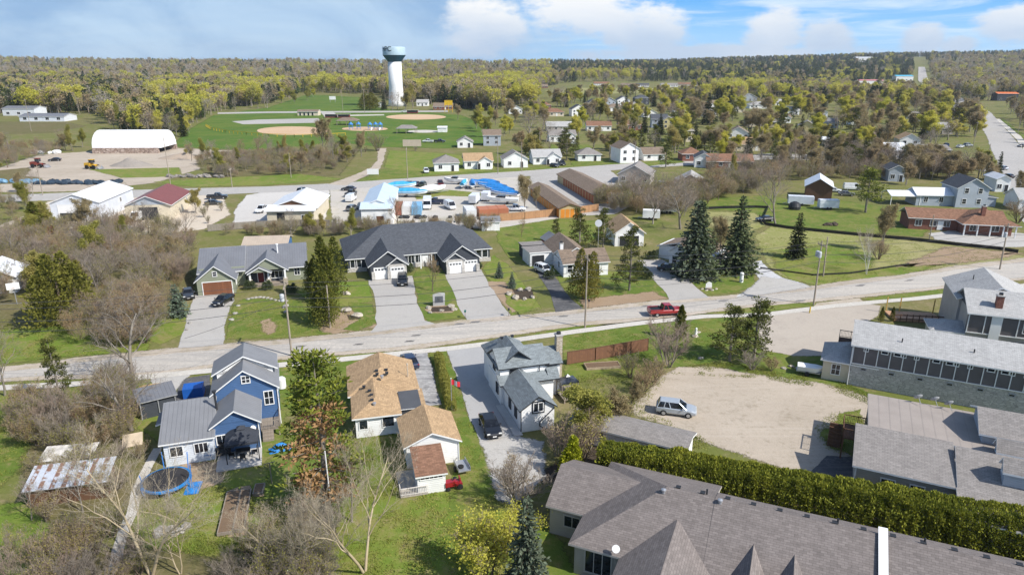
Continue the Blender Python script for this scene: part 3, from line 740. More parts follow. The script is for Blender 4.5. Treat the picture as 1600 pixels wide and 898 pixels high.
    ROT = {'f': 0.0, 'r': math.pi / 2, 'b': math.pi, 'l': -math.pi / 2}
    def at(s, face, u, d):
        return {'f': (u, d), 'b': (u, d), 'l': (d, u), 'r': (d, u)}[face]
    def win(s, face, d, u, z, w=1.2, h=1.2, nx=2, nz=1, trim=None, bar=0.09):
        """window centred at u along the wall, sill at z; d is where the wall plane lies"""
        trim = trim or s.tm; key = (round(w, 2), round(h, 2), nx, nz, trim.name, bar)
        if key not in _WM:
            f = MB(); a, b = -w / 2, w / 2
            f.box(a - bar, -0.08, -bar, b + bar, 0.0, 0); f.box(a - bar, -0.08, h, b + bar, 0.0, h + bar)
            f.box(a - bar, -0.08, 0, a, 0.0, h); f.box(b, -0.08, 0, b + bar, 0.0, h)
            for i in range(1, nx): x = a + w * i / nx; f.box(x - .03, -0.06, 0, x + .03, 0.0, h)
            for j in range(1, nz):
                for i in range(nx): f.box(a + w * i / nx + .03 * (i > 0), -0.055, h * j / nz - .025, a + w * (i + 1) / nx - .03 * (i < nx - 1), 0.0, h * j / nz + .025)
            p = MB(); p.box(a, -0.03, 0, b, -0.006, h)
            _WM[key] = (f.mesh('window', trim), p.mesh('pane', glass))
        x, y = s.at(face, u, d)
        o = link('window', _WM[key][0], s.e, (x, y, z), s.ROT[face])
        link('pane', _WM[key][1], o)
        return o
    def door(s, face, d, u, w=1.0, h=2.1, m=None, z=0.05, label=None):
        key = ('door', w, h, (m or s.tm).name, s.tm.name)
        if key not in _WM:
            f = MB(); f.box(-w / 2, -0.07, 0, w / 2, 0, h); 
            g = MB(); g.box(-w / 2 - .09, -0.10, 0, -w / 2, 0, h + .09); g.box(w / 2, -0.10, 0, w / 2 + .09, 0, h + .09); g.box(-w / 2, -0.10, h, w / 2, 0, h + .09)
            _WM[key] = (f.mesh('door', m or s.tm), g.mesh('frame', s.tm))
        x, y = s.at(face, u, d)
        o = link('door', _WM[key][0], s.e, (x, y, z), s.ROT[face]); link('frame', _WM[key][1], o)
        if label: o['label'] = label
        return o
    def garage_door(s, face, d, u, w=2.6, h=2.2, m=None, lights=True, z=0.03, trim=None):
        f = MB(); n = 4
        for i in range(n): f.box(-w / 2, -0.05, h * i / n + .012, w / 2, 0, h * (i + 1) / n - .012, 0)
        f.box(-w / 2, -0.03, 0, w / 2, 0.01, h, 0)
        x, y = s.at(face, u, d)
        o = s.add('garage_door', f, [m or trim_white], (x, y, z), s.ROT[face])
        g = MB(); g.box(-w / 2 - .12, -0.09, 0, -w / 2, 0, h + .12); g.box(w / 2, -0.09, 0, w / 2 + .12, 0, h + .12); g.box(-w / 2, -0.09, h, w / 2, 0, h + .12)
        g.build('frame', trim or s.tm, o)
        if lights:
            p = MB(); k = 4
            for i in range(k):
                if k == 4 and i in (0, 1, 2, 3): p.box(-w / 2 + w * (i + .16) / k, -0.062, h * .80, -w / 2 + w * (i + .84) / k, -0.04, h * .93)
            p.build('pane', glass, o)
        return o
    def chimney(s, x, y, z0, z1, w=0.8, dd=0.8, m=None):
        c = MB(); c.box(x - w / 2, y - dd / 2, z0, x + w / 2, y + dd / 2, z1, 0); c.box(x - w / 2 - .07, y - dd / 2 - .07, z1, x + w / 2 + .07, y + dd / 2 + .07, z1 + .14, 1)
        c.box(x - .2, y - .2, z1 + .14, x + .2, y + .2, z1 + .45, 2)
        return s.add('chimney', c, [m or stone_tan, concrete, trim_dark])
    def vent(s, x, y, z, kind=0):
        v = MB()
        if kind == 0: v.box(x - .15, y - .15, z - .1, x + .15, y + .15, z + .1); v.box(x - .19, y - .19, z + .1, x + .19, y + .19, z + .14)
        elif kind == 1: v.bar((x, y, z - .2), (x, y, z + .5), .07, 8)
        else: v.lathe([(.13, -.1), (.13, .12), (.2, .15), (.2, .26), (.06, .32)], 10, 0, (x, y, z))
        return s.add('roof_vent', v, [trim_dark if kind < 2 else steel])
    def pipe(s, x, y, z0, z1, m=None, r=0.11):
        v = MB(); v.bar((x, y, z0), (x, y, z1), r, 8); v.bar((x, y, z1), (x, y, z1 + .18), r * 1.9, 8)
        return s.add('stove_pipe', v, [m or trim_dark])
    def downpipe(s, pts, m=None):
        v = MB(); v.path(pts, 0.055, 5); return s.add('downpipe', v, [m or s.tm])
    def steps(s, x0, x1, y0, y1, z, n=4, m=None):
        v = MB()
        for i in range(n): v.box(x0, y0 + (y1 - y0) * i / n, 0, x1, y1, z * (i + 1) / n - 0.003 * i)
        return s.add('steps', v, [m or wood_grey])
    def deck(s, x0, x1, y0, y1, z, m=None, rails='', posts=True, rail_m=None, h=0.95):
        v = MB(); v.box(x0, y0, z - .14, x1, y1, z, 0)
        for px_ in (x0 + .1, x1 - .1):
            for py_ in (y0 + .1, y1 - .1): v.box(px_ - .07, py_ - .07, -0.05, px_ + .07, py_ + .07, z - .14, 0)
        o = s.add('deck', v, [m or wood_grey])
        if rails:
            r = MB()
            ed = {'f': ((x0, y0), (x1, y0)), 'b': ((x0, y1), (x1, y1)), 'l': ((x0, y0), (x0, y1)), 'r': ((x1, y0), (x1, y1))}
            for c in rails:
                (ax, ay), (bx, by) = ed[c]; L = math.hypot(bx - ax, by - ay); n = max(2, int(L / 0.16))
                r.bar((ax, ay, z + h), (bx, by, z + h), .05, 4); r.bar((ax, ay, z + .12), (bx, by, z + .12), .035, 4)
                for i in range(n + 1):
                    q = i / n; big = i % 8 == 0
                    r.bar((ax + (bx - ax) * q, ay + (by - ay) * q, z), (ax + (bx - ax) * q, ay + (by - ay) * q, z + h + .08 * big), .05 if big else .02, 4)
            r.build('railing', rail_m or m or wood_grey, o)
        return o
    def done(s):
        if s.walls.f: s.walls.build('wall', s.wmats, s.e)
        if s.roof.f: s.roof.build('roof', [s.rm, s.tm], s.e)
        return s.e

h = House('garage', 'white garage with a tan shingled gable roof beside the grassy drive', 'garage', (-10.25, 58.9), 15, white_siding, sh_tan)
h.block(0, 5.1, 0, 5.6, 2.5); h.gable(0, 5.1, 0, 5.6, 2.5, 0.44, 'y', 0.35, 0.32)
lm = MB(); lm.box(.35, -.16, 2.35, .52, 0, 2.6); h.add('wall_lamp', lm, [trim_dark])
h.downpipe([(5.13, -.04, 2.4), (5.13, -.04, 0)]); h.win('l', 0, 3.0, 1.0, 1.0, 0.9)
h.done()
h = House('garden_shed', 'little white lean-to shed with a rust-brown shingle roof against the garage', 'shed', (-8.65, 54.55), 15, white_siding, sh_rust)
h.block(0, 2.6, 0, 3.6, 2.0); h.walls.idx([(0, 0, 2.0), (2.6, 0, 2.0), (2.6, 3.6, 2.75), (0, 3.6, 2.75), (0, 3.6, 2.0), (2.6, 3.6, 2.0)], [(0, 1, 2, 3), (0, 3, 4), (1, 5, 2)], 0)
h.plane([(-.2, -.25, 2.02), (2.8, -.25, 2.02), (2.8, 3.75, 2.86), (-.2, 3.75, 2.86)])
h.win('f', 0, 1.3, 1.55, 2.0, 0.25, 5)
h.done()
dk = MB(); dk.box(0, 0, 0.02, 2.5, 4.2, 0.16)
t = thing('patio_deck', 'small pale timber deck with a white railing in front of the garage', 'deck', (-10.15, 54.0, 0), R(15))
dk.build('floor', planks('pale_deck_boards', (0.47, 0.42, 0.36), 0.14), t)
rl = MB()
for (a, b) in (((0, 0), (2.5, 0)), ((0, 0), (0, .9))):
    n = max(2, int(math.dist(a, b) / .14))
    rl.bar((*a, .95), (*b, .95), .05, 4); rl.bar((*a, .3), (*b, .3), .04, 4)
    for i in range(n + 1): q = i / n; rl.bar((a[0] + (b[0] - a[0]) * q, a[1] + (b[1] - a[1]) * q, .16), (a[0] + (b[0] - a[0]) * q, a[1] + (b[1] - a[1]) * q, .95), .028, 4)
rl.build('railing', paint('faded_white_paint', (0.62, 0.58, 0.54), 0.8), t)
u = thing('folded_parasol', 'closed white garden parasol standing on the small deck', 'parasol', (-8.8, 55.6, .16), 0)
m_ = MB(); m_.bar((0, 0, 0), (0, 0, 2.1), .03, 6); m_.lathe([(.28, 0), (.28, .08), (.05, .1)], 10); m_.build('pole', steel, u)
m_ = MB(); m_.lathe([(.10, .8), (.16, 1.1), (.13, 1.6), (.03, 2.2)], 8); m_.build('canopy', paint('white_canvas', (0.7, 0.68, 0.64), 0.9), u)

h = House('bungalow', 'white bungalow under a tan shingled hip roof with many vents', 'house', (-16.45, 64.6), 14, white_siding, sh_tan)
h.block(0, 4.5, 0, 5.6, 2.5); h.block(-.3, 7.0, 5.0, 12.9, 2.5)
h.hip(-.3, 7.0, 5.2, 12.9, 2.55, 0.37, 0.35, ends='l', axis='y'); h.hip(0, 4.5, 0, 10, 2.5, 0.37, 0.35, ends='l', axis='y')
sc = paint('screen_mesh', (0.05, 0.053, 0.06), 0.5)
po = MB(); po.box(4.55, .9, 0, 6.9, 1.0, 2.25); po.box(6.85, 1.0, 0, 6.95, 4.95, 2.25); h.add('screen_porch', po, [sc])
po = MB(); po.slab([(4.85, .7, 2.38), (7.1, .7, 2.38), (7.1, 4.7, 2.6), (4.85, 4.7, 2.6)], .08); h.add('porch_roof', po, [paint('smoked_roof_panel', (0.085, 0.088, 0.095), 0.5), trim_white])
h.plane([(6.6, .6, 2.3), (7.6, .6, 2.3), (7.6, 5.2, 2.45), (6.6, 5.2, 2.45)])
h.win('f', 0, .8, 1.0, .8, 1.0, 1); h.win('f', 0, 3.4, 1.0, 1.15, 1.1, 1); h.win('l', 0, 3.0, 1.1, 1.2, 1.0)
for (x, y) in ((1.9, 1.9), (1.9, 3.1), (1.75, 4.2), (1.2, 5.4)): h.vent(x, y, 3.25)
for (x, y) in ((2.8, 7.3), (3.9, 7.3), (2.8, 8.2), (3.9, 8.2)): h.vent(x, y, 3.75)
h.vent(3.3, 6.6, 3.6, 2); h.vent(2.1, 1.2, 3.05, 2)
h.pipe(6.3, 7.6, 2.7, 4.4, trim_tan, 0.06)
h.done()

h = House('farmhouse', 'white storey-and-a-half house with green-grey shingles and black window trim', 'house', (0.9, 65.3), 17, white_siding, sh_green, trim_dark)
h.block(.25, 4.0, .5, 7.0, 2.75); h.gable(.25, 4.0, .5, 7.9, 2.75, 0.68, 'y', 0.28, 0.28)
h.block(-.1, 6.3, 7.0, 12.6, 2.7); h.block(0, 5.7, 7.8, 12.4, 4.4, z=2.7); h.gable(0, 5.7, 7.8, 12.4, 4.4, 0.60, 'x', 0.3, 0.25)
h.plane([(-.4, 6.5, 2.72), (6.9, 6.5, 2.72), (6.9, 7.95, 3.45), (-.4, 7.95, 3.45)])
h.block(5.7, 7.4, 7.9, 11.9, 4.2); h.gable(5.75, 7.4, 7.9, 11.9, 4.2, 0.60, 'x', 0.3, 0.3)
h.plane([(5.6, 6.9, 2.9), (7.0, 6.9, 2.9), (7.0, 8.5, 4.35), (5.6, 8.5, 4.35)])
h.block(.1, 4.6, 11.5, 15.5, 3.8); h.hip(.1, 4.6, 8.5, 15.5, 4.2, 0.78, 0.3, ends='r', axis='y')
h.chimney(7.75, 9.4, 0, 6.9, .75, .75)
h.win('f', .5, 2.15, 2.15, 1.15, 1.15, 2, trim=trim_dark, bar=.13)
ms = MB(); 
for x in (1.6, 2.15, 2.7): ms.box(x - .045, .40, 2.18, x + .045, .46, 3.28)
ms.box(1.56, .40, 2.16, 2.74, .46, 2.24); ms.box(1.56, .40, 3.22, 2.74, .46, 3.30); h.add('window_sash', ms, [trim_white])
h.win('f', 7.8, 1.6, 3.55, .7, .7, 2, 2, trim=trim_dark, bar=.11)
h.win('l', .25, 2.4, .9, .7, 1.1, 1, trim=trim_dark); h.win('l', .25, 4.6, .9, .7, 1.1, 1, trim=trim_dark); h.win('l', -.1, 8.6, .9, .8, 1.2, 1, 2, trim=trim_dark); h.win('l', 0, 10.2, 3.2, .8, 1.0, 1, 2, trim=trim_dark)
h.downpipe([(.2, .42, 2.5), (.2, .42, .1)]); h.downpipe([(4.0, .42, 2.45), (2.35, .42, .95), (2.3, .42, .5), (2.9, .42, .05)]); h.downpipe([(4.8, 7.75, 4.2), (4.75, 7.6, 3.4)])
for (x, y, z) in ((1.1, 10.4, 5.5), (3.6, 10.4, 5.5)): h.vent(x, y, z)
h.vent(1.6, 12.6, 6.0); h.vent(3.0, 12.8, 6.0); h.pipe(2.6, 7.3, 3.2, 3.9, trim_grey, .05)
wk = MB(); wk.box(-.75, -.2, 0, .2, 6.9, .14); h.add('side_walkway', wk, [concrete])
h.deck(7.0, 9.4, 5.2, 8.6, .5, wood_grey)
h.done()

h = House('blue_house', 'blue and pale blue house with stepped grey metal roofs', 'house', (-34.1, 58.8), 18.5, blue_siding, metal_grey)
h.block(.2, 4.75, .35, 5.8, 2.65, pale_siding)
h.plane([(-.15, 0, 2.62), (4.95, 0, 2.62), (4.95, 5.9, 4.3), (-.15, 5.9, 4.3)]); h.plane([(4.95, 8.0, 3.4), (-.15, 8.0, 3.4), (-.15, 5.75, 4.26), (4.95, 5.75, 4.26)])
h.walls.idx([(.2, .35, 2.65), (.2, 5.8, 4.1), (.2, 5.8, 2.65)], [(0, 1, 2)], h.wmat(pale_siding)); h.block(.2, 4.5, 5.8, 7.8, 3.3, pale_siding)
h.plane([(-1.0, 4.6, 2.5), (.25, 4.6, 2.9), (.25, 7.4, 2.9), (-1.0, 7.4, 2.5)])
h.block(4.75, 9.0, 1.1, 6.5, 3.35); h.gable(4.75, 9.0, 1.1, 6.6, 3.3, 0.66, 'y', 0.35, 0.35)
h.block(4.6, 11.0, 5.9, 12.5, 4.6); h.gable(4.6, 11.0, 5.9, 11.8, 4.6, 0.70, 'y', 0.32, 0.32)
wd = h.wmat(trim_white)
h.walls.box(4.9, 8.9, 4.5, 10.7, 12.4, 5.7, wd)
for (a, b) in ((4.35, 7.8), (11.25, 7.8)):
    h.plane([(a, 8.6, 5.45), (a, 12.7, 5.45), (7.8, 12.7, 7.3), (7.8, 8.6, 7.3)][:: 1 if a < 7 else -1])
h.walls.idx([(4.9, 8.9, 5.3), (7.8, 8.9, 7.0), (10.7, 8.9, 5.3)], [(0, 2, 1)], wd)
h.win('f', 5.9, 8.0, 5.35, .75, .75, 2, 2); h.win('f', 5.9, 10.1, 2.5, .85, 1.5, 2, 2); h.win('r', 11.0, 8.5, 3.0, .9, 1.3, 1, 2)
h.win('f', .35, 1.3, 1.0, 1.1, 1.0, 2); h.win('f', .35, 3.55, 1.0, 1.15, 1.0, 3)
h.win('f', 1.1, 5.45, 1.15, .95, .95, 2); h.win('f', 1.1, 7.35, .95, 1.35, 1.25, 4, 3)
h.pipe(5.0, 4.0, 3.2, 5.6); h.downpipe([(9.02, 1.02, 3.2), (9.02, 1.02, 0)]); h.downpipe([(11.05, 5.8, 4.4), (11.05, 5.8, 0)])
ds = MB(); ds.lathe([(.04, 0), (.25, .06), (.3, .12)], 12, 0, (0, 0, 0)); o = h.add('satellite_dish', ds, [trim_white], (8.45, .85, 2.5)); o.rotation_euler = (R(70), 0, R(25))
h.deck(9.1, 11.0, 3.2, 5.8, .9, wood_grey, 'rf'); h.steps(9.2, 10.3, 2.2, 3.2, .75, 3)
pt = MB(); pt.box(4.9, -2.3, 0, 9.1, 1.05, .12); h.add('patio_slab', pt, [concrete])
tank = MB(); tank.lathe([(.32, 0), (.42, .15), (.42, 1.1), (.32, 1.25)], 14, 0, (11.6, 8.0, 0)); 
h.done()
t = thing('propane_tank', 'white upright gas tank beside the blue house', 'gas tank', (G(441, 607, 0)[0], G(441, 607, 0)[1], 0), 0)
tank = MB(); tank.lathe([(.3, 0), (.5, .12), (.5, 1.3), (.3, 1.5), (.12, 1.55)], 16); tank.build('tank', trim_white, t)

p = G(1062, 674, 2.4); 
h = House('storage_shed', 'long low white shed with a grey roof half hidden behind the hedge', 'shed', (p[0] - 10.7, p[1] + 2.5), -27, white_siding, sh_grey)
h.block(0, 11.9, 0, 3.4, 2.1); h.gable(0, 11.9, 0, 3.4, 2.1, 0.26, 'x', 0.35, 0.3)
h.win('f', 0, 9.5, 1.0, 1.0, .8, 2); h.win('f', 0, 3.0, 1.0, 1.0, .8, 2)
h.done()

h = House('apartment_block', 'large taupe shingled building with stepped hip roofs and a white parapet in the near corner', 'apartment building', (4.3, 44.2), -23, taupe_siding, sh_taupe, paint('pale_fascia', (0.50, 0.47, 0.44), 0.6))
L0 = 44.0
h.block(.4, 9.8, .4, 12.0, 2.9); h.block(9.8, L0, .4, 8.2, 2.9)
h.plane([(0, 12.4, 2.86), (0, 0, 2.86), (6.2, 6.2, 5.7)]); h.plane([(0, 0, 2.86), (9.9, 0, 2.86), (9.9, 6.2, 5.7), (6.2, 6.2, 5.7)]); h.plane([(9.9, 12.4, 2.86), (0, 12.4, 2.86), (6.2, 6.2, 5.7), (9.9, 6.2, 5.7)])
h.plane([(9.91, 0, 2.87), (L0, 0, 2.87), (L0, 6.2, 5.74), (9.91, 6.2, 5.74)]); h.plane([(L0, 8.4, 4.75), (9.92, 8.4, 4.75), (9.92, 6.2, 5.73), (L0, 6.2, 5.73)]); h.block(9.95, L0, 7.9, 8.3, 4.5)
h.block(-3.0, 1.2, 4.2, 11.0, 2.9); h.gable(-3.0, 5.2, 4.2, 11.0, 2.95, 0.46, 'x', 0.4, 0.25, end=False)
h.walls.idx([(-3.0, 4.2, 2.9), (-3.0, 11.0, 2.9), (-3.0, 7.6, 4.4)], [(0, 2, 1)], 0)
h.block(4.4, 10.6, -7.5, 1, 2.9); h.gable(4.4, 10.6, -7.5, 3.6, 2.95, 0.52, 'y', 0.4, 0.1, end=False)
for x in (13.1, 15.9, 26.5, 29.3):
    h.block(x - 1.0, x + 1.0, -1.6, 1.5, 3.4); h.gable(x - 1.0, x + 1.0, -1.6, 3.6, 3.4, .95, 'y', 0.25, 0.2)
fw = MB()
fw.idx([(21.3, -.3, 2.6), (21.75, -.3, 2.6), (21.75, 6.5, 5.7), (21.3, 6.5, 5.7), (21.3, -.3, 3.0), (21.75, -.3, 3.0), (21.75, 6.5, 6.05), (21.3, 6.5, 6.05)], [(4, 5, 6, 7), (0, 1, 5, 4), (1, 2, 6, 5), (2, 3, 7, 6), (3, 0, 4, 7)], 0)
fw.idx([(21.22, -.4, 3.01), (21.83, -.4, 3.01), (21.83, 6.6, 6.06), (21.22, 6.6, 6.06), (21.22, -.4, 3.06), (21.83, -.4, 3.06), (21.83, 6.6, 6.11), (21.22, 6.6, 6.11)], [(4, 5, 6, 7), (0, 1, 5, 4), (1, 2, 6, 5), (2, 3, 7, 6), (3, 0, 4, 7), (0, 3, 2, 1)], 1)
h.add('fire_wall', fw, [trim_grey, trim_white])
h.win('f', 4.2, -.7, 1.1, 2.0, 1.0, 3, bar=.1); h.win('f', .4, 2.3, .5, 2.0, 1.9, 3, bar=.11); h.win('l', .4, 2.4, .6, 1.3, 1.6, 1, bar=.11)
for (x, y, z) in ((6.0, 5.6, 5.5), (10.3, 5.8, 5.6)): h.vent(x, y, z, 2)
for i in range(15): h.vent(7.0 + 1.9 * i, 6.45, 5.62, 0)
for x in (9.2, 18.6, 24.2): h.vent(x, 6.6, 5.5, 1)
ds = MB(); ds.lathe([(.04, 0), (.2, .05), (.3, .12)], 16, 0, (0, 0, 0)); ds.bar((0, 0, .05), (0, 0, -.5), .03)
o = h.add('satellite_dish', ds, [trim_white], (3.7, .1, 3.45)); o.rotation_euler = (R(50), 0, R(10))
h.done()

h = House('annex_building', 'taupe building with a flat tan roof between grey shingled gables by the gravel lot', 'apartment building', (30.9, 54.4), -26, taupe_siding, sh_grey, trim_white)
h.block(.3, 15, .3, 5.2, 3.3)
h.plane([(-.1, -.1, 3.25), (8.0, -.1, 3.25), (8.0, 5.6, 4.7), (-.1, 5.6, 4.7)])
h.walls.idx([(.3, .3, 3.3), (.3, 5.5, 4.55), (.3, 5.5, 3.3)], [(0, 1, 2)], 0)
h.block(1.2, 20, 5.2, 13.4, 4.3, slate_siding)
ff = MB(); ff.slab([(1.0, 5.45, 4.46), (21, 5.45, 4.46), (21, 13.6, 4.46), (1.0, 13.6, 4.46)], .2, 0, 1); h.add('flat_roof', ff, [sh_membrane, trim_white])
h.block(10.4, 20, 7.2, 12.6, 5.6, grey_siding); h.gable(10.4, 20, 7.0, 12.8, 5.5, .42, 'x', .25, .4, m=grey_siding)
for (y) in (1.2, 4.7):
    h.block(11.3, 16, y, y + 1.5, 5.2, grey_siding); h.gable(11.3, 16, y, y + 1.5, 5.2, 1.0, 'x', .22, .2, m=grey_siding)
    h.win('l', 11.3, y + .75, 4.7, .35, .8, 1)
h.plane([(8.0, -.2, 3.3), (16, -.2, 3.3), (16, 4.5, 4.9), (8.0, 4.5, 4.9)])
h.block(8.3, 16, -3.4, .2, 2.6); h.plane([(7.9, -3.8, 2.65), (17, -3.8, 2.65), (17, -.2, 3.4), (7.9, -.2, 3.4)])
h.win('f', .3, 2.9, 1.3, 1.05, 1.1, 1, 2); h.win('f', .3, 5.2, 1.3, 1.05, 1.1, 1, 2)
h.door('f', .3, 7.2, 1.1, 2.2, trim_dark)
h.downpipe([(.25, .25, 3.1), (.25, .25, 0)])
h.deck(-1.0, 1.1, 6.6, 9.8, 2.4, wood_brown, 'lfb'); h.steps(-2.2, -1.0, 8.6, 9.8, 2.2, 6, wood_brown)
for (x, y) in ((5.6, 13.3), (7.1, 13.5), (8.3, 13.1)):
    ds = MB(); ds.lathe([(.04, 0), (.32, .07), (.45, .17)], 14); ds.bar((0, 0, .05), (.1, 0, -.7), .03)
    o = h.add('satellite_dish', ds, [trim_grey], (x, y, 5.1)); o.rotation_euler = (R(55), 0, R(-150))
h.done()

h = House('motel', 'two-storey motel with a light grey roof, dark panels above grey stone', 'motel', (41.2, 77.3), -27.3, stone_grey, sh_light)
Lm = 34
h.block(.2, Lm, .3, 9.0, 2.9); h.block(.15, Lm, .25, 9.0, 5.4, panel_dark, z=2.9)
h.gable(.2, Lm, .3, 9.0, 5.4, .36, 'x', .4, .35, m=panel_dark)
bt = MB()
x = .2
while x < Lm:
    bt.box(x - .05, .17, 2.95, x + .05, .25, 5.3); x += 1.33
bt.box(.1, .15, 2.86, Lm, .25, 2.97); h.add('batten_trim', bt, [trim_white])
for i in range(13):
    if i % 4 in (1, 2): h.win('f', .25, 1.55 + 1.33 * i + .66, 4.75, .62, .32, 1)
    else: h.win('f', .25, 1.55 + 1.33 * i, 4.72, .38, .38, 1)
    if i % 2 == 0: h.win('f', .3, 1.6 + 1.5 * i, 2.2, .5, .22, 1, trim=trim_grey)
h.block(-2.9, .15, .6, 6.2, 2.8, cream_siding); h.hip(-2.9, 2.9, .6, 6.2, 2.8, .55, .35, ends='l')
h.win('f', .6, -1.4, .9, .9, 1.3, 2, 2)
for (x, y) in ((5.2, 1.8), (12.5, 1.9), (20, 2.0)): h.vent(x, y, 6.0, 1)
h.downpipe([(.1, .1, 5.3), (.1, .1, 0)], trim_white)
h.deck(-1.6, .1, 6.9, 8.8, 2.9, wood_brown, 'lb', rail_m=trim_dark)
h.done()

h = House('lodge', 'two-storey lodge with light grey shingles, dark panels and a brick chimney', 'lodge', (61.3, 87.2), -21, taupe_siding, sh_light)
h.block(.3, 22, .4, 7.5, 5.9); h.block(.25, 22, .34, 1.0, 5.8, panel_dark, z=3.0)
h.gable(.3, 22, .4, 8.6, 5.9, .50, 'x', .4, .35, m=slate_siding)
h.block(.0, 9.5, 5.5, 15.5, 6.2, taupe_siding); h.gable(.0, 9.5, 5.5, 15.5, 6.2, .42, 'y', .4, .4)
bt = MB(); x = .3
while x < 22: bt.box(x - .06, .25, 3.0, x + .06, .34, 5.7); x += 1.9
bt.box(.2, .24, 2.92, 22, .34, 3.05); bt.box(2.9, .2, .1, 4.1, .34, 5.75); h.add('batten_trim', bt, [trim_white])
h.win('f', .34, 7.3, 3.7, 1.3, 1.3, 2, 2); h.win('f', .4, 6.6, .8, 1.8, 1.4, 4, 2, trim_dark); h.win('f', .34, 10.6, 3.7, 1.3, 1.3, 2, 2)
h.chimney(3.7, 1.7, 5.5, 8.1, .8, .8, brick_red)
h.block(-3.6, .2, .8, 5.0, 2.7, cream_siding); h.hip(-3.6, 3.0, .8, 5.0, 2.7, .42, .35, ends='l')
h.win('f', .8, -2.2, .9, .9, 1.2, 2, 2); h.door('f', .8, -.6, 1.2, 2.1, trim_dark)
h.vent(2.6, 11.5, 7.6, 1); h.vent(4.7, 9.0, 7.6); h.vent(4.7, 11.0, 7.6); h.vent(4.7, 13.0, 7.6)
h.done()
t = thing('patio_fence', 'brown timber patio with orange boards and posts in front of the lodge', 'patio', (G(1396, 502)[0], G(1396, 502)[1], 0), R(-8))
m_ = MB(); m_.box(0, 0, .02, 7.2, 4.0, .3); m_.build('floor', planks('orange_deck_boards', (0.52, 0.30, 0.17), .2), t)
m_ = MB()
for i in range(9): m_.box(i * .9 - .05, -.05, 0, i * .9 + .05, .05, 1.2)
m_.box(-.05, -.03, .95, 7.3, .03, 1.1); m_.box(-.05, -.03, .35, 7.3, .03, .5)
m_.build('railing', wood_brown, t)
for (x, y) in ((.2, 3.9), (2.2, 3.9), (7.0, 3.6)):
    m_ = MB(); m_.box(x - .07, y - .07, 0, x + .07, y + .07, 2.6); m_.build('post', paint('yellow_post', (.55, .36, .10), .7), t)

h = House('craftsman_house', 'sage-green house with grey metal gables and a stained wooden garage door', 'house', (-53.3, 111.2), 16, sage_siding, metal_light)
h.block(0, 6.0, 0, 8.0, 2.7); h.gable(0, 6.0, 0, 9.0, 2.7, .78, 'y', .4, .4)
h.block(-.1, 7.4, 4.2, 16.3, 3.4); h.plane([(-.4, 3.4, 2.9), (7.5, 3.4, 2.9), (7.5, 10.2, 5.75), (-.4, 10.2, 5.75)]); h.plane([(7.5, 17, 2.9), (-.4, 17, 2.9), (-.4, 10.1, 5.72), (7.5, 10.1, 5.72)])
h.walls.idx([(-.1, 4.2, 3.2), (-.1, 16.3, 3.2), (-.1, 10.2, 5.6)], [(0, 2, 1)], 0)
h.block(7.6, 17.8, 4.9, 15.6, 2.9); h.gable(7.6, 17.8, 4.7, 15.7, 2.8, .50, 'x', .5, .35)
h.block(8.3, 14.2, 4.0, 6, 2.8, slate_siding); h.gable(8.0, 14.4, 2.9, 9.5, 2.85, .66, 'y', .45, .35)
h.gable(8.3, 11.6, 1.9, 4.5, 2.75, .55, 'y', .4, .25)
for x in (8.3, 11.4, 14.2):
    c = MB(); c.box(x - .35, 2.1, 0, x + .35, 2.8, 1.3, 0); c.box(x - .16, 2.3, 1.3, x + .16, 2.6, 2.75, 1); h.add('porch_column', c, [stone_tan, trim_white])
h.garage_door('f', 0, 3.2, 4.6, 2.2, wood_door, False, trim=trim_white); h.win('f', 0, 3.0, 3.25, .6, .75, 1, 2)
h.door('f', 4.0, 10.0, 1.0, 2.1, paint('red_door', (.16, .03, .03), .5)); h.win('f', 4.0, 12.7, 1.0, 2.0, 1.2, 3); h.win('f', 4.9, 16.2, 1.0, .9, 1.4, 2, 2)
h.pipe(13.0, 8.0, 4.4, 6.0, trim_white, .12)
dkk = MB(); dkk.box(7.9, 2.0, 0, 14.4, 4.0, .4); h.add('porch_floor', dkk, [wood_grey])
h.win('r', 6.0, 2.2, 1.0, .9, 1.2, 2, 2)
h.done()
h = House('pool_house', 'blue building with a pale tan roof behind the sage-green house', 'outbuilding', (-54.0, 134.5), 8, ribbed('deep_blue_wall', (.05, .14, .32), .3, .6), ribbed('tan_metal_roof', (.45, .37, .29), .5, .5, depth=.2), trim_tan)
h.block(0, 8.5, 0, 6, 2.9); h.gable(0, 8.5, 0, 6, 2.9, .3, 'x', .4, .3)
h.win('f', 0, 2, 1.2, 1, .9); h.win('f', 0, 6.2, 1.2, 1, .9); h.done()

h = House('duplex', 'wide duplex with a charcoal shingled hip roof and four white garage doors', 'house', (-32, 124), 17, slate_siding, sh_slate)
h.block(1.3, 29.0, .5, 16, 2.75); h.hip(1.3, 29.0, .6, 16, 2.8, .53, .45)
for (x0, x1) in ((4.9, 11.5), (18.7, 25.3)):
    h.block(x0, x1, -5.6, 1.5, 2.75); h.gable(x0, x1, -5.4, 4.5, 2.75, .72, 'y', .45, .35)
    xg = (x1 - 3.6) if x0 < 10 else x0
    h.block(xg + .1, xg + 3.5, -6.1, -5.0, 2.75, stone_grey); h.gable(xg + .1, xg + 3.5, -6.0, -3.0, 2.75, .72, 'y', .4, .3)
    for xx in (x0 + .45, (x0 + x1) / 2, x1 - .45):
        c = MB(); c.box(xx - .3, -6.25, 0, xx + .3, -5.55, 1.5); h.add('stone_pier', c, [stone_grey])
    if x0 < 10: h.garage_door('f', -5.6, x0 + 1.85, 2.3, 2.1); h.garage_door('f', -6.1, x0 + 4.8, 2.3, 2.1)
    else: h.garage_door('f', -6.1, x0 + 1.8, 2.3, 2.1); h.garage_door('f', -5.6, x0 + 4.9, 2.3, 2.1)
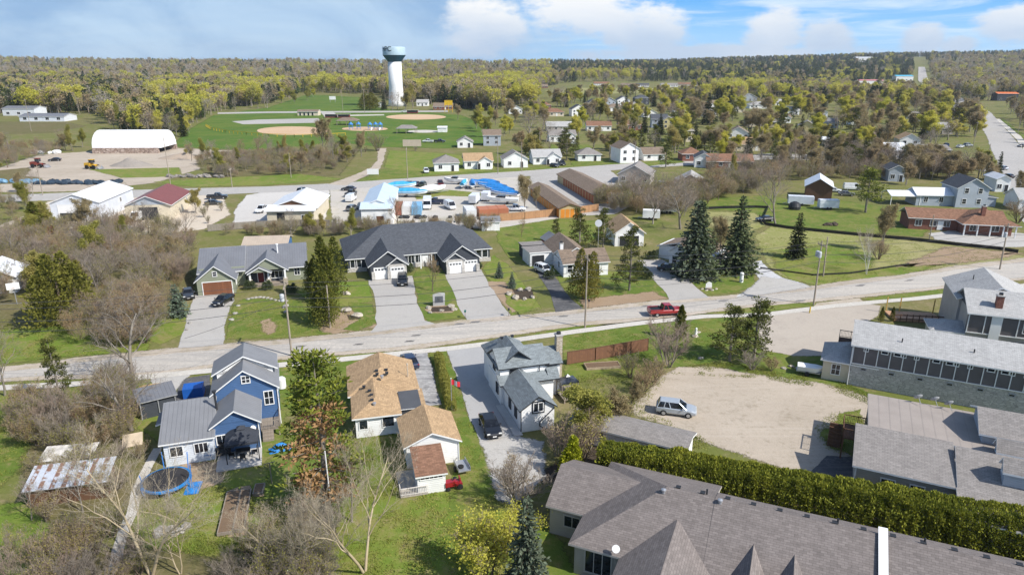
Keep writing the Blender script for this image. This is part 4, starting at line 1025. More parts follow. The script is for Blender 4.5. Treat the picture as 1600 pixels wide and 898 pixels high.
for x in (2.2, 3.4): h.win('f', .5, x, .9, .75, 1.5, 1)
for x in (13.3, 14.7): h.win('f', .5, x, .9, 1.1, 1.5, 2)
h.win('f', .5, 17.4, .9, 1.1, 1.5, 1); h.win('f', .5, 26.7, .9, 1.0, 1.5, 1); h.win('f', .5, 28.0, .9, 1.0, 1.5, 1)
h.door('f', .5, 16.0, 1.0, 2.1, trim_white)
sk = MB(); sk.box(1.2, .3, 0, 4.8, .5, .75); sk.box(11.6, .3, 0, 18.6, .5, .75); sk.box(25.4, .3, 0, 29.1, .5, .75); h.add('stone_skirt', sk, [stone_grey])
for x in (14.9, 17.0): c = MB(); c.box(x - .12, -1.0, 0, x + .12, -.76, 2.6); h.add('porch_column', c, [trim_white])
h.vent(9, 10, 6.2); h.vent(24, 10, 6.2)
h.done()

h = House('cottage', 'white cottage with a grey-brown cross-gabled roof beside the black driveway', 'house', (9.5, 121.8), 12, white_siding, sh_brown)
h.block(0, 8.6, 0, 6.5, 2.7); h.gable(0, 8.6, 0, 6.5, 2.7, .5, 'x', .4, .3)
h.block(.3, 6.3, 6.5, 15.0, 2.9); h.gable(.3, 6.3, 3.0, 15.0, 2.9, .62, 'y', .4, .3)
h.win('f', 0, 1.2, .9, .9, 1.4, 1, 2); h.win('f', 0, 4.4, 1.0, 1.5, 1.2, 2); h.door('f', 0, 6.4, 1.0, 2.1, trim_dark); h.win('l', 0, 3, 1, 1, 1.2); h.win('l', .3, 9, 1.2, 1, 1.2); h.win('l', .3, 12.5, 1.2, 1, 1.2)
h.chimney(.8, 4.6, 3.2, 5.2, .6, .6, trim_white); h.done()
h = House('small_garage', 'flat-roofed white garage with a dark door at the end of the black driveway', 'garage', (3.5, 128.9), 16, white_siding, sh_grey)
h.block(0, 5.6, 0, 5, 2.6); h.plane([(-.2, -.2, 2.78), (5.9, -.2, 2.78), (5.9, 5.2, 2.66), (-.2, 5.2, 2.66)], .2); h.garage_door('f', 0, 1.6, 2.5, 2.1, trim_dark, False); h.done()
h = House('garden_shed', 'dark little shed with a flat grey roof behind the small white garage', 'shed', (2.2, 135.0), 14, slate_siding, sh_grey, trim_dark)
h.block(0, 4.6, 0, 3, 2.4); h.plane([(-.2, -.2, 2.6), (4.8, -.2, 2.6), (4.8, 3.2, 2.5), (-.2, 3.2, 2.5)]); h.win('f', 0, 2, 1, .8, .7); h.done()
h = House('garden_shed', 'red-walled shed with a grey gable roof behind the brown-roofed cottage', 'shed', (7.6, 139.5), 20, paint('barn_red', (.25, .07, .05), .8), metal_grey)
h.block(0, 3.6, 0, 4, 2.3); h.gable(0, 3.6, 0, 4, 2.3, .6, 'y', .25, .2); h.door('f', 0, 1.8, 1.2, 1.9, trim_white); h.done()
h = House('coach_house', 'white gabled building with a tan roof behind the twin cedars', 'outbuilding', (22.1, 144.3), 4, white_siding, sh_tan)
h.block(0, 6.3, 0, 9, 3.0); h.gable(0, 6.3, 0, 9, 3.0, .68, 'y', .4, .35); h.garage_door('f', 0, 3.1, 4.2, 2.2, trim_dark, False); h.done()
h = House('porch_house', 'white house with a long dark brown roof half behind the tall spruces', 'house', (30.5, 129.2), -38, white_siding, sh_brown)
h.block(0, 4.2, 0, 12, 3.2); h.gable(0, 4.2, 0, 12, 3.2, .8, 'y', .35, .3); h.block(-4.4, 0, 4.5, 11, 2.7); h.plane([(-4.8, 4.1, 2.5), (-4.8, 11.4, 2.5), (.3, 11.4, 3.9), (.3, 4.1, 3.9)])
h.block(4.2, 8, 2, 10, 2.8); h.plane([(8.6, 1.6, 2.3), (8.6, 10.4, 2.3), (3.9, 10.4, 3.9), (3.9, 1.6, 3.9)][::-1])
h.win('f', 0, 2.1, 3.4, .7, .9, 1, 2); h.win('f', 0, 1.1, .9, .8, 1.2, 1, 2); h.win('f', 0, 3.1, .9, .8, 1.2, 1, 2); h.win('l', -4.4, 6.5, 1, 1, 1.1)
h.done()
h = House('workshop', 'pale grey metal workshop with a white roof and an open bay door', 'workshop', (-114.2, 168.6), 6, white_ribs, metal_white)
h.block(0, 11.5, 0, 20, 4.6); h.gable(0, 11.5, 0, 20, 4.6, .36, 'y', .3, .3)
h.garage_door('f', 0, 4.4, 5.2, 4.0, trim_white, False)
op = MB(); op.box(2.0, -.11, 0, 6.8, -.1, 2.0); h.add('bay_opening', op, [trim_dark]); h.win('f', 0, 5.2, 5.2, .7, .5); h.win('r', 11.5, 12, 2.5, 1, 1)
h.done()
h = House('workshop', 'cream workshop with a maroon metal roof and a dark open doorway', 'workshop', (-96.2, 169.2), 10, cream_siding, metal_red)
h.block(0, 10.6, 0, 18.5, 3.8); h.gable(0, 10.6, 0, 18.5, 3.8, .42, 'y', .5, .5, m=grey_siding)
op = MB(); op.box(3.2, -.06, 0, 7.6, 0.0, 3.2); h.add('bay_opening', op, [trim_dark]); h.win('r', 10.6, 15, 1.8, 1, 1)
h.done()
t = thing('fabric_shed', 'long white fabric-covered storage shed with an arched roof on a block wall', 'storage shed', (-180.5, 301, 0), R(2))
m_ = MB(); Lq = 29; n = 12; prof = [(8.0 - 8.0 * math.cos(math.pi * i / n), 2.2 + 7.0 * math.sin(math.pi * i / n)) for i in range(n + 1)]
v = [(0, y, z) for y, z in prof] + [(Lq, y, z) for y, z in prof]
m_.idx(v, [(i, n + 1 + i, n + 2 + i, i + 1) for i in range(n)] + [tuple(range(n + 1)), tuple(range(2 * n + 1, n, -1))])
m_.build('fabric_cover', paint('white_fabric', (.82, .82, .83), .7, .05), t)
m_ = MB()
for i in range(14): m_.box(i * 2.0 + .03, -.6 + .1 * (i % 3), 0, i * 2.0 + 1.94, 1.0, 1.35); m_.box(i * 2.0 + .05, -.3, 1.36, i * 2.0 + 1.9, .9, 2.3)
m_.box(0, 15, 0, Lq, 16.4, 2.3); m_.build('block_wall', stone('block_wall_mix', (.25, .17, .13), (.55, .45, .38), .9), t)
h = House('repair_shop', 'cream shop with a pale metal gable roof and brown gable panel', 'shop', (-59.4, 164.6), 4, cream_siding, metal_white)
h.block(0, 11.2, 0, 19.5, 3.6); h.gable(0, 11.2, 3.0, 19.5, 3.6, .34, 'y', .5, .4, m=wood_brown); h.plane([(-.5, -.6, 3.5), (11.7, -.6, 3.5), (11.7, 3.4, 4.3), (-.5, 3.4, 4.3)])
op = MB(); op.box(2.4, -.06, 0, 4.2, 0, 2.9); h.add('bay_opening', op, [trim_dark]); h.win('f', 0, 8.8, 1.0, 1.1, 1.3)
h.done()
h = House('marine_shop', 'white shop with a long pale blue metal roof beside the boat yard', 'shop', (-36.3, 163.6), 6, white_siding, metal_paleblue)
h.block(0, 7.4, 0, 27, 4.3); h.gable(0, 7.4, 2.5, 27, 4.3, .42, 'y', .3, .3); h.plane([(-.3, -.4, 4.2), (7.7, -.4, 4.2), (7.7, 3.2, 5.2), (-.3, 3.2, 5.2)])
op = MB(); op.box(3.6, -.06, 0, 5.3, 0, 2.3); h.add('bay_opening', op, [wood_brown]); h.done()
for (O, ang, Wd, Ld, lab, far) in (((12.0, 172.3), 12, 5.6, 33, 'nearer of two brown-roofed self-storage rows with orange doors', 0), ((22.9, 190.6), 12, 8.4, 38, 'farther and wider of two brown-roofed self-storage rows', 1)):
    h = House('storage_units', lab, 'storage building', O, ang, paint('storage_tan', (.50, .38, .20), .7), sh_brown, wood_brown, 'self-storage rows')
    h.block(0, Wd, 0, Ld, 2.6); h.gable(0, Wd, 0, Ld, 2.6, .36, 'y', .4, .4)
    od = paint('orange_roller_door', (.62, .23, .03), .6)
    for i in range(12):
        f = MB(); f.box(-.04, .5 + i * 2.6, 0, 0, 2.5 + i * 2.6, 2.2); h.add('roller_door', f, [od if not far else paint('rust_roller_door', (.36, .10, .03), .6)])
    for i in range(4 if not far else 2):
        f = MB(); x = .35 + i * 1.28 + (3.4 if far else 0); f.box(x, -.04, 0, x + 1.05, 0, 2.2); h.add('roller_door', f, [od])
    h.done()
h = House('garden_shed', 'white shed with a grey roof beside the orange board fence', 'shed', (G(753, 361)[0], G(753, 361)[1]), 6, white_siding, metal_grey)
h.block(0, 4.2, 0, 3, 2.2); h.gable(0, 4.2, 0, 3, 2.2, .6, 'x', .25, .2); h.door('f', 0, 1.6, .8, 1.9); h.door('f', 0, 2.5, .8, 1.9); h.done()
h = House('barn', 'dark old barn with a white metal roof in the grassy field', 'barn', (G(1262, 313)[0] - 1, G(1262, 313)[1]), -22, wood_brown, metal_white, trim_grey)
h.block(0, 7, 0, 11, 4.2); h.gable(0, 7, 0, 11, 4.2, .6, 'y', .4, .4); h.done()
h = House('brick_house', 'long red-brick house with a brown roof and white porch posts', 'house', (93.6, 157.8), -13, brick_red, sh_rust)
h.block(0, 20, 3, 10, 2.9); h.hip(0, 20, 3, 10, 2.9, .45, .5, ends=''); h.block(10.5, 20.5, 0, 9, 2.9); h.hip(10, 21, -1.4, 9.5, 2.85, .48, .5)
pp = []
for x in (10.3, 13, 15.6, 18.2, 20.7): c = MB(); c.box(x - .12, -1.5, 0, x + .12, -1.26, 2.7); h.add('porch_post', c, [trim_white])
for x in (2, 5.2, 8): h.win('f', 3, x, .9, 1.3, 1.3, 2)
h.door('f', 3, 6.7, 1, 2.1); h.win('f', 0, 12.5, .9, 1.3, 1.4, 2); h.win('f', 0, 17, .9, 1.6, 1.4, 2); h.chimney(14.5, 1.5, 4, 6.3, .8, .8, brick_red); h.done()
h = House('grey_house', 'tall pale grey-blue gabled house with a white-roofed back wing', 'house', (111.2, 187.0), -6, grey_siding, sh_slate)
h.block(9.6, 17.6, 0, 9, 5.4); h.gable(9.6, 17.6, 0, 9, 5.4, .62, 'y', .4, .4); h.block(0, 9.6, 1.5, 8, 3.0); wr = MB(); h.gable(0, 9.4, 1.5, 8, 3.0, .45, 'x', .4, .2, roof=wr); h.add('wing_roof', wr, [metal_white, trim_white])
for (x, z) in ((11.7, 1), (15.4, 1), (11.9, 3.9), (15.4, 3.9)): h.win('f', 0, x, z, 1, 1.3, 1, 2)
for x in (2.5, 6.5): h.win('f', 1.5, x, 1, 1, 1.4)
h.block(17.6, 21, 2, 6, 2.5); h.plane([(17.5, 1.7, 2.9), (21.3, 1.7, 2.5), (21.3, 6.3, 2.5), (17.5, 6.3, 2.9)]); h.done()
t = House('carport', 'white metal roof on posts behind the brick house', 'carport', (104.6, 189.0), -6, white_siding, metal_white)
t.plane([(0, 0, 2.6), (8, 0, 2.6), (8, 3.4, 3.6), (0, 3.4, 3.6)]); t.plane([(8, 6.8, 2.6), (0, 6.8, 2.6), (0, 3.4, 3.62), (8, 3.4, 3.62)])
for x in (.2, 7.8):
    for y in (.2, 6.6): t.walls.bar((x, y, 0), (x, y, 2.6), .1, 5)
t.done()

SK = {'w': white_siding, 'c': cream_siding, 'g': grey_siding, 't': taupe_siding, 'b': brick_red, 's': slate_siding, 'y': ribbed('yellow_siding', (.62, .52, .25), .2, .6, horiz=True, depth=.2)}
RK = {'g': sh_grey, 's': sh_slate, 'b': sh_brown, 'r': sh_rust, 't': sh_tan, 'l': sh_light, 'w': metal_white, 'm': metal_grey}
RN = {'g': 'grey', 's': 'charcoal', 'b': 'brown', 'r': 'rust-brown', 't': 'tan', 'l': 'light grey', 'w': 'white metal', 'm': 'grey metal'}
WN = {'w': 'white', 'c': 'cream', 'g': 'blue-grey', 't': 'taupe', 'b': 'red-brick', 's': 'dark', 'y': 'yellow'}
def cottage(px, py, wpx, dep, hgt, wall, roof, form, where, ang=0, ext=None, group='houses of the town'):
    """px, py = middle of the front wall's foot; form: x/y gable direction, h hip, g = front gable wing on an x gable"""
    p = G(px, py); k = ppm(px, py); w = wpx / k
    o = (p[0] - w / 2 * math.cos(R(ang)), p[1] - w / 2 * math.sin(R(ang)))
    st = 'two-storey ' if hgt > 4.5 else ''
    lab = f"{st}{WN[wall]} house with {RN[roof]} {'hip' if form == 'h' else 'gable'} roof {where}"
    hs = House('house', lab, 'house', o, ang, SK[wall], RK[roof], None, group, hill(p[0], p[1]))
    hs.block(0, w, 0, dep, hgt)
    if form == 'h': hs.hip(0, w, 0, dep, hgt, .5, .45, ends='lr' if w > dep + .5 else 'lr')
    elif form == 'y': hs.gable(0, w, 0, dep, hgt, .55, 'y', .4, .4)
    elif form == 'x': hs.gable(0, w, 0, dep, hgt, .55, 'x', .4, .4)
    elif form == 'g':
        hs.gable(0, w, 0, dep, hgt, .5, 'x', .4, .4); a, b = (w * .5, w * .95)
        hs.block(a, b, -1.6, 1, hgt); hs.gable(a, b, -1.6, dep / 2, hgt, .6, 'y', .35, .35)
    n = max(2, int(w / 3.2))
    for i in range(n):
        u = w * (i + .5) / n; d = 0 if not (form == 'g' and w * .48 < u < w * .97) else -1.6
        if i == n // 2 and hgt < 4.5: hs.door('f', d, u, 1.0, 2.1, trim_dark if i % 2 else trim_white)
        else: hs.win('f', d, u, 1.0, 1.2, 1.3, 2)
        if hgt > 4.5: hs.win('f', d, u, hgt - 1.9, 1.2, 1.2, 2)
    if ext:
        ew, eh, er = ext; hs.block(w, w + ew, 1, dep - .5, eh); hs.gable(w + .03, w + ew, 1, dep - .5, eh, .4, 'x', .3, .3)
        hs.garage_door('f', 1, w + ew / 2, 2.5, 2.1)
    return hs.done()
TOWN = [
 (698, 268, 38, 9, 3.2, 'w', 'g', 'h', 'west end of the row beside the back street', 8), (748, 264, 44, 9, 3.0, 'w', 't', 'g', 'in the row by the back street', 8),
 (806, 262, 38, 9, 3.2, 'w', 'g', 'y', 'in the back street row east of the tan roof', 8), (855, 257, 44, 9, 3.0, 'w', 'l', 'g', 'with two cars in the back street row', 8),
 (921, 252, 36, 8, 2.8, 'w', 'g', 'h', 'on the lawn north of the storage rows', 5), (727, 231, 24, 7, 2.8, 'w', 'g', 'y', 'with garage door below the ball park', 5),
 (769, 228, 27, 8, 5.0, 'g', 'b', 'x', 'with dark balcony beside the ball park', 3), (983, 255, 30, 11, 5.6, 'w', 'b', 'y', 'with bare box shape by the back street', 12),
 (1022, 251, 34, 8, 2.6, 'w', 'b', 'x', 'low beside the tall white box house', 8), (990, 288, 50, 11, 3.2, 't', 'g', 'y', 'with brown gable end behind the storage rows', -18),
 (1077, 300, 46, 9, 2.8, 's', 'l', 'y', 'low behind the bare thicket', -15), (1082, 252, 32, 8, 3.0, 'b', 'r', 'h', 'among dark spruces', 0),
 (1098, 262, 26, 9, 3.6, 'w', 's', 'y', 'beside a long brown roof', -12), (1140, 264, 70, 8, 2.8, 'b', 'r', 'x', 'long and low behind the bare thicket', -5),
 (879, 222, 42, 8, 3.4, 'w', 'g', 'g', 'with dormer behind the back street row', 5), (874, 205, 40, 8, 2.8, 't', 'l', 'x', 'long and low behind the dormered house', 2),
 (936, 205, 38, 8, 3.0, 'w', 'r', 'x', 'among pines in the middle of town', 0), (985, 204, 36, 9, 3.2, 'b', 'r', 'h', 'under a bare tree in mid town', 0),
 (1030, 200, 24, 9, 5.2, 'g', 's', 'x', 'left of the yellow house', -5), (1044, 202, 16, 9, 5.4, 'y', 'g', 'y', 'beside a bright budding tree', -8),
 (1070, 222, 28, 8, 5.6, 'c', 'g', 'h', 'under the large yellow-green tree', 0), (1152, 224, 34, 9, 4.8, 'w', 'b', 'y', 'at a lawn corner in the east of town', -15),
 (1175, 236, 54, 10, 2.8, 'c', 't', 'x', 'long with tan roof below the white gable', -3), (1190, 198, 44, 9, 3.0, 'c', 'l', 'x', 'in the east of town among budding trees', -3),
 (905, 182, 24, 8, 5.0, 'w', 's', 'y', 'first of the steep dark-roofed row', 10), (928, 172, 22, 9, 5.2, 'g', 's', 'y', 'second of the steep dark-roofed row', 8),
 (952, 168, 20, 9, 5.2, 'g', 's', 'y', 'third of the steep dark-roofed row', 6), (974, 166, 20, 9, 5.2, 'w', 's', 'y', 'fourth of the steep dark-roofed row', 6),
 (962, 174, 26, 9, 3.2, 'w', 'b', 'h', 'in front of the steep dark-roofed row', 4), (995, 171, 22, 9, 3.6, 'w', 'g', 'h', 'under the tallest dark gable', 4),
 (1003, 164, 22, 10, 6.0, 's', 's', 'h', 'tallest of the steep dark-roofed row', 4), (1044, 168, 18, 9, 3.8, 'w', 'b', 'h', 'at the east end of the dark-roofed row', 0),
 (1062, 176, 18, 9, 4.8, 'w', 's', 'y', 'with steep charcoal gable east of the row', -4), (905, 180, 22, 8, 3.0, 'b', 's', 'x', 'low in front of the dark-roofed row', 0),
 (866, 182, 30, 9, 3.0, 'c', 'r', 'h', 'ranch with cream gable west of the dark roofs', 2), (850, 170, 22, 9, 3.0, 'b', 'r', 'h', 'small west of the dark roofs', 2),
 (843, 138, 26, 9, 3.0, 'b', 'b', 'x', 'far across the dry field, westernmost', 0), (940, 134, 24, 9, 3.0, 'w', 'r', 'x', 'far across the dry field beyond the dark roofs', 0),
 (982, 136, 22, 9, 2.8, 'b', 'b', 'x', 'tiny beyond the dry field, in its middle', 0), (1004, 136, 20, 9, 2.8, 'w', 's', 'x', 'tiny beyond the dry field, right of its middle', 0),
 (1046, 136, 26, 9, 3.0, 'w', 'g', 'x', 'low at the far field edge', 0), (1075, 135, 30, 9, 2.8, 'c', 'r', 'x', 'at the east end of the far field row', 0),
 (1260, 206, 26, 8, 3.4, 'y', 'g', 'y', 'right of the bright budding trees', -20), (1292, 200, 34, 9, 3.0, 'g', 'm', 'x', 'behind dark cedars in the east of town', -5),
 (1284, 184, 16, 8, 3.8, 'w', 's', 'y', 'small with white gable in the east of town', -15), (1322, 232, 24, 9, 3.2, 't', 't', 'y', 'by the bare trees near the east street', -15),
 (1362, 226, 30, 9, 3.4, 'c', 'b', 'x', 'behind a dark pine near the east street', -8), (1420, 234, 30, 10, 4.6, 'w', 't', 'y', 'with big white gable near the east street', -15),
 (1398, 246, 30, 9, 3.0, 'w', 'w', 'x', 'low by the bare trees near the east street', -8), (1470, 210, 34, 10, 3.2, 't', 'l', 'x', 'pale and flat west of the main street', -8),
 (1185, 170, 28, 9, 3.2, 'w', 'l', 'h', 'in the far east of town', 0), (1212, 165, 34, 9, 3.0, 'w', 'l', 'h', 'pale among far eastern trees', -4),
 (1302, 146, 22, 9, 3.6, 'w', 'b', 'y', 'far off below the pine woods', -6), (1272, 138, 24, 9, 3.0, 'g', 's', 'x', 'far off below the pine woods', -4),
 (1440, 150, 22, 9, 3.4, 'w', 'w', 'x', 'far up the main street', -8), (1130, 148, 16, 9, 3.4, 'w', 'g', 'y', 'below the far dark pine woods', 0),
 (1400, 284, 24, 8, 4.0, 'g', 's', 'y', 'behind the great pine by the grey-blue house', -12), (1300, 260, 40, 8, 2.8, 'w', 's', 'x', 'hidden among bare trees near the barn', -8),
 (1180, 190, 22, 8, 3.0, 's', 's', 'h', 'dark among spruces in the east of town', 0), (1108, 182, 22, 8, 3.2, 'w', 'g', 'h', 'behind spruces in mid town', 0),
 (692, 172, 30, 9, 2.8, 'b', 'b', 'x', 'low by the water tower road', 0), (720, 155, 16, 9, 4.5, 's', 's', 'y', 'with a dark gambrel front near the water tower', 0),
 (660, 166, 18, 8, 3.2, 'w', 'l', 'x', 'beside the water tower', 0), (595, 168, 8, 6, 3.4, 'w', 'b', 'y', 'tiny left of the water tower', 0),
 (265, 172, 34, 14, 3.8, 'w', 's', 'x', 'beyond trees at the west of the park', -8), (1565, 300, 20, 8, 4.0, 'w', 'w', 'y', 'at the right edge by the main street', -10),
 (1612, 330, 40, 8, 3.2, 'w', 'l', 'x', 'cut by the right edge near the main street', -10), (880, 112, 14, 9, 4, 'w', 'w', 'y', 'far off in the wooded hills', 0),
 (918, 119, 14, 9, 4, 'w', 's', 'x', 'far off in the wooded hills, second', 0), (930, 103, 16, 9, 4, 'w', 'l', 'x', 'highest in the wooded hills', 0),
] + [(px, py, w, 9, hh, wl, rf, fm, 'beside ' + tx, ag) for px, py, w, hh, wl, rf, fm, tx, ag in (
 (1120, 168, 24, 3.4, 'w', 'b', 'g', 'the tall fir in mid town', 4), (1152, 176, 22, 3.2, 'c', 'g', 'h', 'the pale trees east of mid town', -4), (1236, 180, 24, 3.4, 'w', 'l', 'x', 'the bright trees of the east side', -6), (1242, 152, 20, 3.4, 'w', 'r', 'y', 'the far eastern woods edge', -4),
 (1330, 164, 24, 3.2, 'c', 'b', 'x', 'the tan trees of the east side', -8), (1386, 176, 24, 3.4, 'w', 's', 'y', 'the middle of the eastern trees', -6), (1100, 152, 20, 3.2, 'w', 'g', 'x', 'the far pines', 0), (1172, 158, 20, 3.4, 'g', 'l', 'y', 'the far pine wood', -3),
 (1222, 192, 26, 3.2, 'w', 'b', 'g', 'the budding trees by the lawn', -5), (1342, 196, 24, 3.2, 'w', 'l', 'h', 'the dark firs of the east side', -8), (1432, 190, 26, 3.4, 'w', 'g', 'x', 'the trees left of the main street', -8), (1490, 176, 26, 3.6, 'w', 'w', 'x', 'the upper main street', -8),
 (1016, 184, 22, 3.2, 'w', 't', 'y', 'the bare tree of mid town', 2), (806, 178, 22, 3.2, 'w', 's', 'y', 'the trees right of the ball park', 4), (782, 164, 20, 3.2, 'c', 'g', 'x', 'the road right of the water tower', 3))]
for c in TOWN: cottage(*c)
cottage(-8, 460, 60, 7, 3.0, 'w', 'w', 'y', 'cut by the left edge beyond the thicket', 20)
def hall(name, label, px, py, wpx, dep, hgt, wall, roof, ang=0):
    p = G(px, py); w = wpx / ppm(px, py)
    hs = House(name, label, 'building', (p[0] - w / 2, p[1]), ang, wall, roof, None, None, hill(p[0], p[1]))
    hs.block(0, w, 0, dep, hgt); hs.gable(0, w, 0, dep, hgt, .22, 'x', .4, .4)
    n = max(3, int(w / 6))
    for i in range(n): hs.win('f', 0, w * (i + .5) / n, 1.0, 2.2, 1.6, 2)
    return hs.done()
hall('motor_shop', 'building with a bright orange roof by the main street', 1572, 158, 30, 12, 7, slate_siding, paint('orange_roof', (.62, .16, .04), .6), -8)
hall('drive_in', 'long low building with a pink-red roof among far trees', 1360, 134, 38, 12, 7, white_siding, paint('pink_red_roof', (.60, .20, .22), .6), -3)
hall('water_slide_hall', 'building with a turquoise roof far up the main street', 1412, 130, 26, 16, 8, white_siding, paint('turquoise_roof', (.08, .42, .60), .5), -3)
hall('church_hall', 'white-roofed hall with twin gables at the edge of the far pines', 1347, 117, 26, 20, 12, white_siding, metal_white, -3)
hall('depot_hall', 'long white-roofed industrial hall at the left edge', 66, 190, 70, 14, 3.2, white_ribs, metal_light, 0)
hall('depot_hall', 'low industrial shed behind the white-roofed hall', 30, 181, 50, 14, 5, white_ribs, metal_light, 0)
hall('corner_store', 'dark box-shaped store with a white stripe beside the main street', 1457, 250, 46, 12, 4.2, slate_siding, sh_grey, -8)
hall('boat_shed', 'dark green shed with a white roof on the lawn in the east of town', 1279, 228, 34, 8, 3.0, paint('dark_green_wall', (.03, .07, .06), .6), metal_white, -8)

p = G(620, 166); wt = thing('water_tower', 'white pedestal water tower with a dark blue cone beyond the ball park', 'water tower', (p[0], p[1], 0), 0)
kq = 1 / ppm(620, 166)
wt_h = hpx(620, 166, 73); z1 = hpx(620, 166, 97); z2 = hpx(620, 166, 88)
m_ = MB(); m_.lathe([(13.5 * kq, 0), (12.2 * kq, 4), (10.6 * kq, z1 * .45), (10.2 * kq, z1 + .3)], 36); m_.build('pedestal', paint('tower_white', (.74, .74, .74), .6, .06), wt, smooth=True)
m_ = MB(); m_.lathe([(10.25 * kq, z1), (16.6 * kq, z2), (17.6 * kq, z2 + .8)], 36, cap=False); m_.build('cone', paint('tower_blue', (.015, .075, .12), .5, .1), wt, smooth=True)
m_ = MB(); m_.lathe([(17.4 * kq, z2 + .75), (17.4 * kq, wt_h - 1.2), (16.4 * kq, wt_h - .5), (10 * kq, wt_h), (.1, wt_h + .3)], 36, cap=False); tk = m_.build('tank', paint('tank_pale_blue', (.36, .47, .54), .5, .05), wt, smooth=True)
ang0 = -70
cu = bpy.data.curves.new('lettering', 'FONT'); cu.body = 'HPC'; cu.size = 5.6; cu.extrude = .05; cu.align_x = 'CENTER'
tmp = bpy.data.objects.new('lettering', cu); COL.objects.link(tmp)
dg = bpy.context.evaluated_depsgraph_get(); dg.update()
lm = bpy.data.meshes.new_from_object(tmp.evaluated_get(dg)); bpy.data.objects.remove(tmp)
rt = 17.4 * kq + .12
for vv in lm.vertices:
    a = -math.pi / 2 - R(34) + vv.co.x / rt; r_ = rt + vv.co.z
    vv.co = Vector((r_ * math.cos(a), r_ * math.sin(a), z2 + 4.0 + vv.co.y))
lm.materials.clear(); lm.materials.append(trim_dark); link('lettering', lm, tk)

def pavilion(label, px, py, w, d, roofm, hgt=2.8, name='picnic_pavilion'):
    p = G(px, py); t = thing(name, label, 'pavilion', (p[0], p[1], 0), 0)
    b = MB(); z = hgt; b.slab([(-w / 2, -d / 2, z), (w / 2, -d / 2, z), (w / 4, 0, z + 1.6), (-w / 4, 0, z + 1.6)], .15); b.slab([(w / 2, d / 2, z), (-w / 2, d / 2, z), (-w / 4, 0, z + 1.6), (w / 4, 0, z + 1.6)], .15)
    b.slab([(-w / 2, d / 2, z), (-w / 2, -d / 2, z), (-w / 4, 0, z + 1.6)], .15); b.slab([(w / 2, -d / 2, z), (w / 2, d / 2, z), (w / 4, 0, z + 1.6)], .15)
    b.build('roof', [roofm, trim_grey], t)
    for x in (-w / 2 + .5, 0, w / 2 - .5):
        for y in (-d / 2 + .5, d / 2 - .5): q = MB(); q.box(x - .14, y - .14, 0, x + .14, y + .14, z); q.build('post', wood_grey, t)
pavilion('grey-roofed open pavilion on the park lawn', 636, 208, 11, 8, sh_grey)
pavilion('brown-roofed open pavilion behind the playground', 544, 195, 13, 9, sh_brown)
h = House('park_building', 'long low park building with dark openings by the tennis courts', 'building', (G(465, 181)[0], G(465, 181)[1]), 0, cream_siding, sh_brown)
h.block(0, 15, 0, 7, 3); h.gable(0, 15, 0, 7, 3, .3, 'x', .6, .4)
for x in (2, 5, 8, 11): h.door('f', 0, x, 1.3, 2.2, trim_dark)
h.done()
p = G(573, 203); t = thing('playground', 'blue play structure with slides and towers on a sand pad', 'playground', (p[0], p[1], 0), 0)
pb = paint('play_blue', (.05, .22, .60), .4); 
for (x, y) in ((-9, 0), (-5, 2), (2, 0), (5, 1), (8, 0)):
    b = MB(); b.box(x - 1, y - 1, 1.3, x + 1, y + 1, 1.45)
    for sx in (-.95, .95):
        for sy in (-.95, .95): b.bar((x + sx, y + sy, 0), (x + sx, y + sy, 3.0), .08, 5)
    b.lathe([(1.5, 3.0), (.05, 4.4)], 4, 0, (x, y, 0)); b.build('play_tower', pb, t)
b = MB(); b.box(-4, 1.8, 1.35, 1.2, 2.2, 1.5); b.box(3, .5, 1.35, 4, 1, 1.5); b.build('bridge', steel, t)
for (x, y) in ((3.3, -1), (8, -1)):
    b = MB(); b.idx([(x - .35, y, 1.45), (x + .35, y, 1.45), (x + .35, y - 2.6, .2), (x - .35, y - 2.6, .2), (x - .35, y, 1.3), (x + .35, y, 1.3), (x + .35, y - 2.6, .05), (x - .35, y - 2.6, .05)], [(0, 1, 2, 3), (4, 7, 6, 5), (0, 3, 7, 4), (1, 5, 6, 2)]); b.build('slide', trim_white, t)
for (px, py, lab) in ((636, 177.6, 'dark dugout behind the far ball diamond'), (508, 184.4, 'dark dugout left of the parking patch'), (528, 184.6, 'dark dugout right of the parking patch')):
    p = G(px, py); h = House('dugout', lab, 'dugout', (p[0], p[1]), 0, paint('dugout_red', (.16, .04, .035), .7), metal_grey); h.block(0, 8, 0, 3, 2.3); h.plane([(-.4, -.6, 2.6), (8.4, -.6, 2.6), (8.4, 3.3, 2.3), (-.4, 3.3, 2.3)])
    o = MB(); o.box(.4, -.05, .9, 7.6, 0, 2.1); h.add('opening', o, [trim_dark]); h.done()
h = House('park_shed', 'small white shed on the splash pad', 'shed', (G(684, 207)[0], G(684, 207)[1]), 0, white_siding, metal_white); h.block(0, 5, 0, 4, 2.6); h.gable(0, 5, 0, 4, 2.6, .3, 'x', .3, .3); h.door('f', 0, 2.5); h.done()
t = thing('score_board', 'tall white scoreboard frame on the upper park lawn', 'scoreboard', (*G(520, 160)[:2], 0), 0)
b = MB(); b.box(-3, -.15, 2.4, 3, .15, 5.5); b.build('board', trim_white, t); b = MB(); b.bar((-2.4, 0, 0), (-2.4, 0, 2.4), .15); b.bar((2.4, 0, 0), (2.4, 0, 2.4), .15); b.build('post', steel, t)
t = thing('foul_pole', 'yellow framed ball screen right of the far diamond', 'ball screen', (*G(701, 176)[:2], 0), 0)
b = MB(); ym = paint('screen_yellow', (.65, .42, .02), .5)
for x in (-3, 0, 3): b.bar((x, 0, 0), (x, 0, 9), .16, 5)
for z in (2, 5.5, 9): b.bar((-3, 0, z), (3, 0, z), .12, 5)
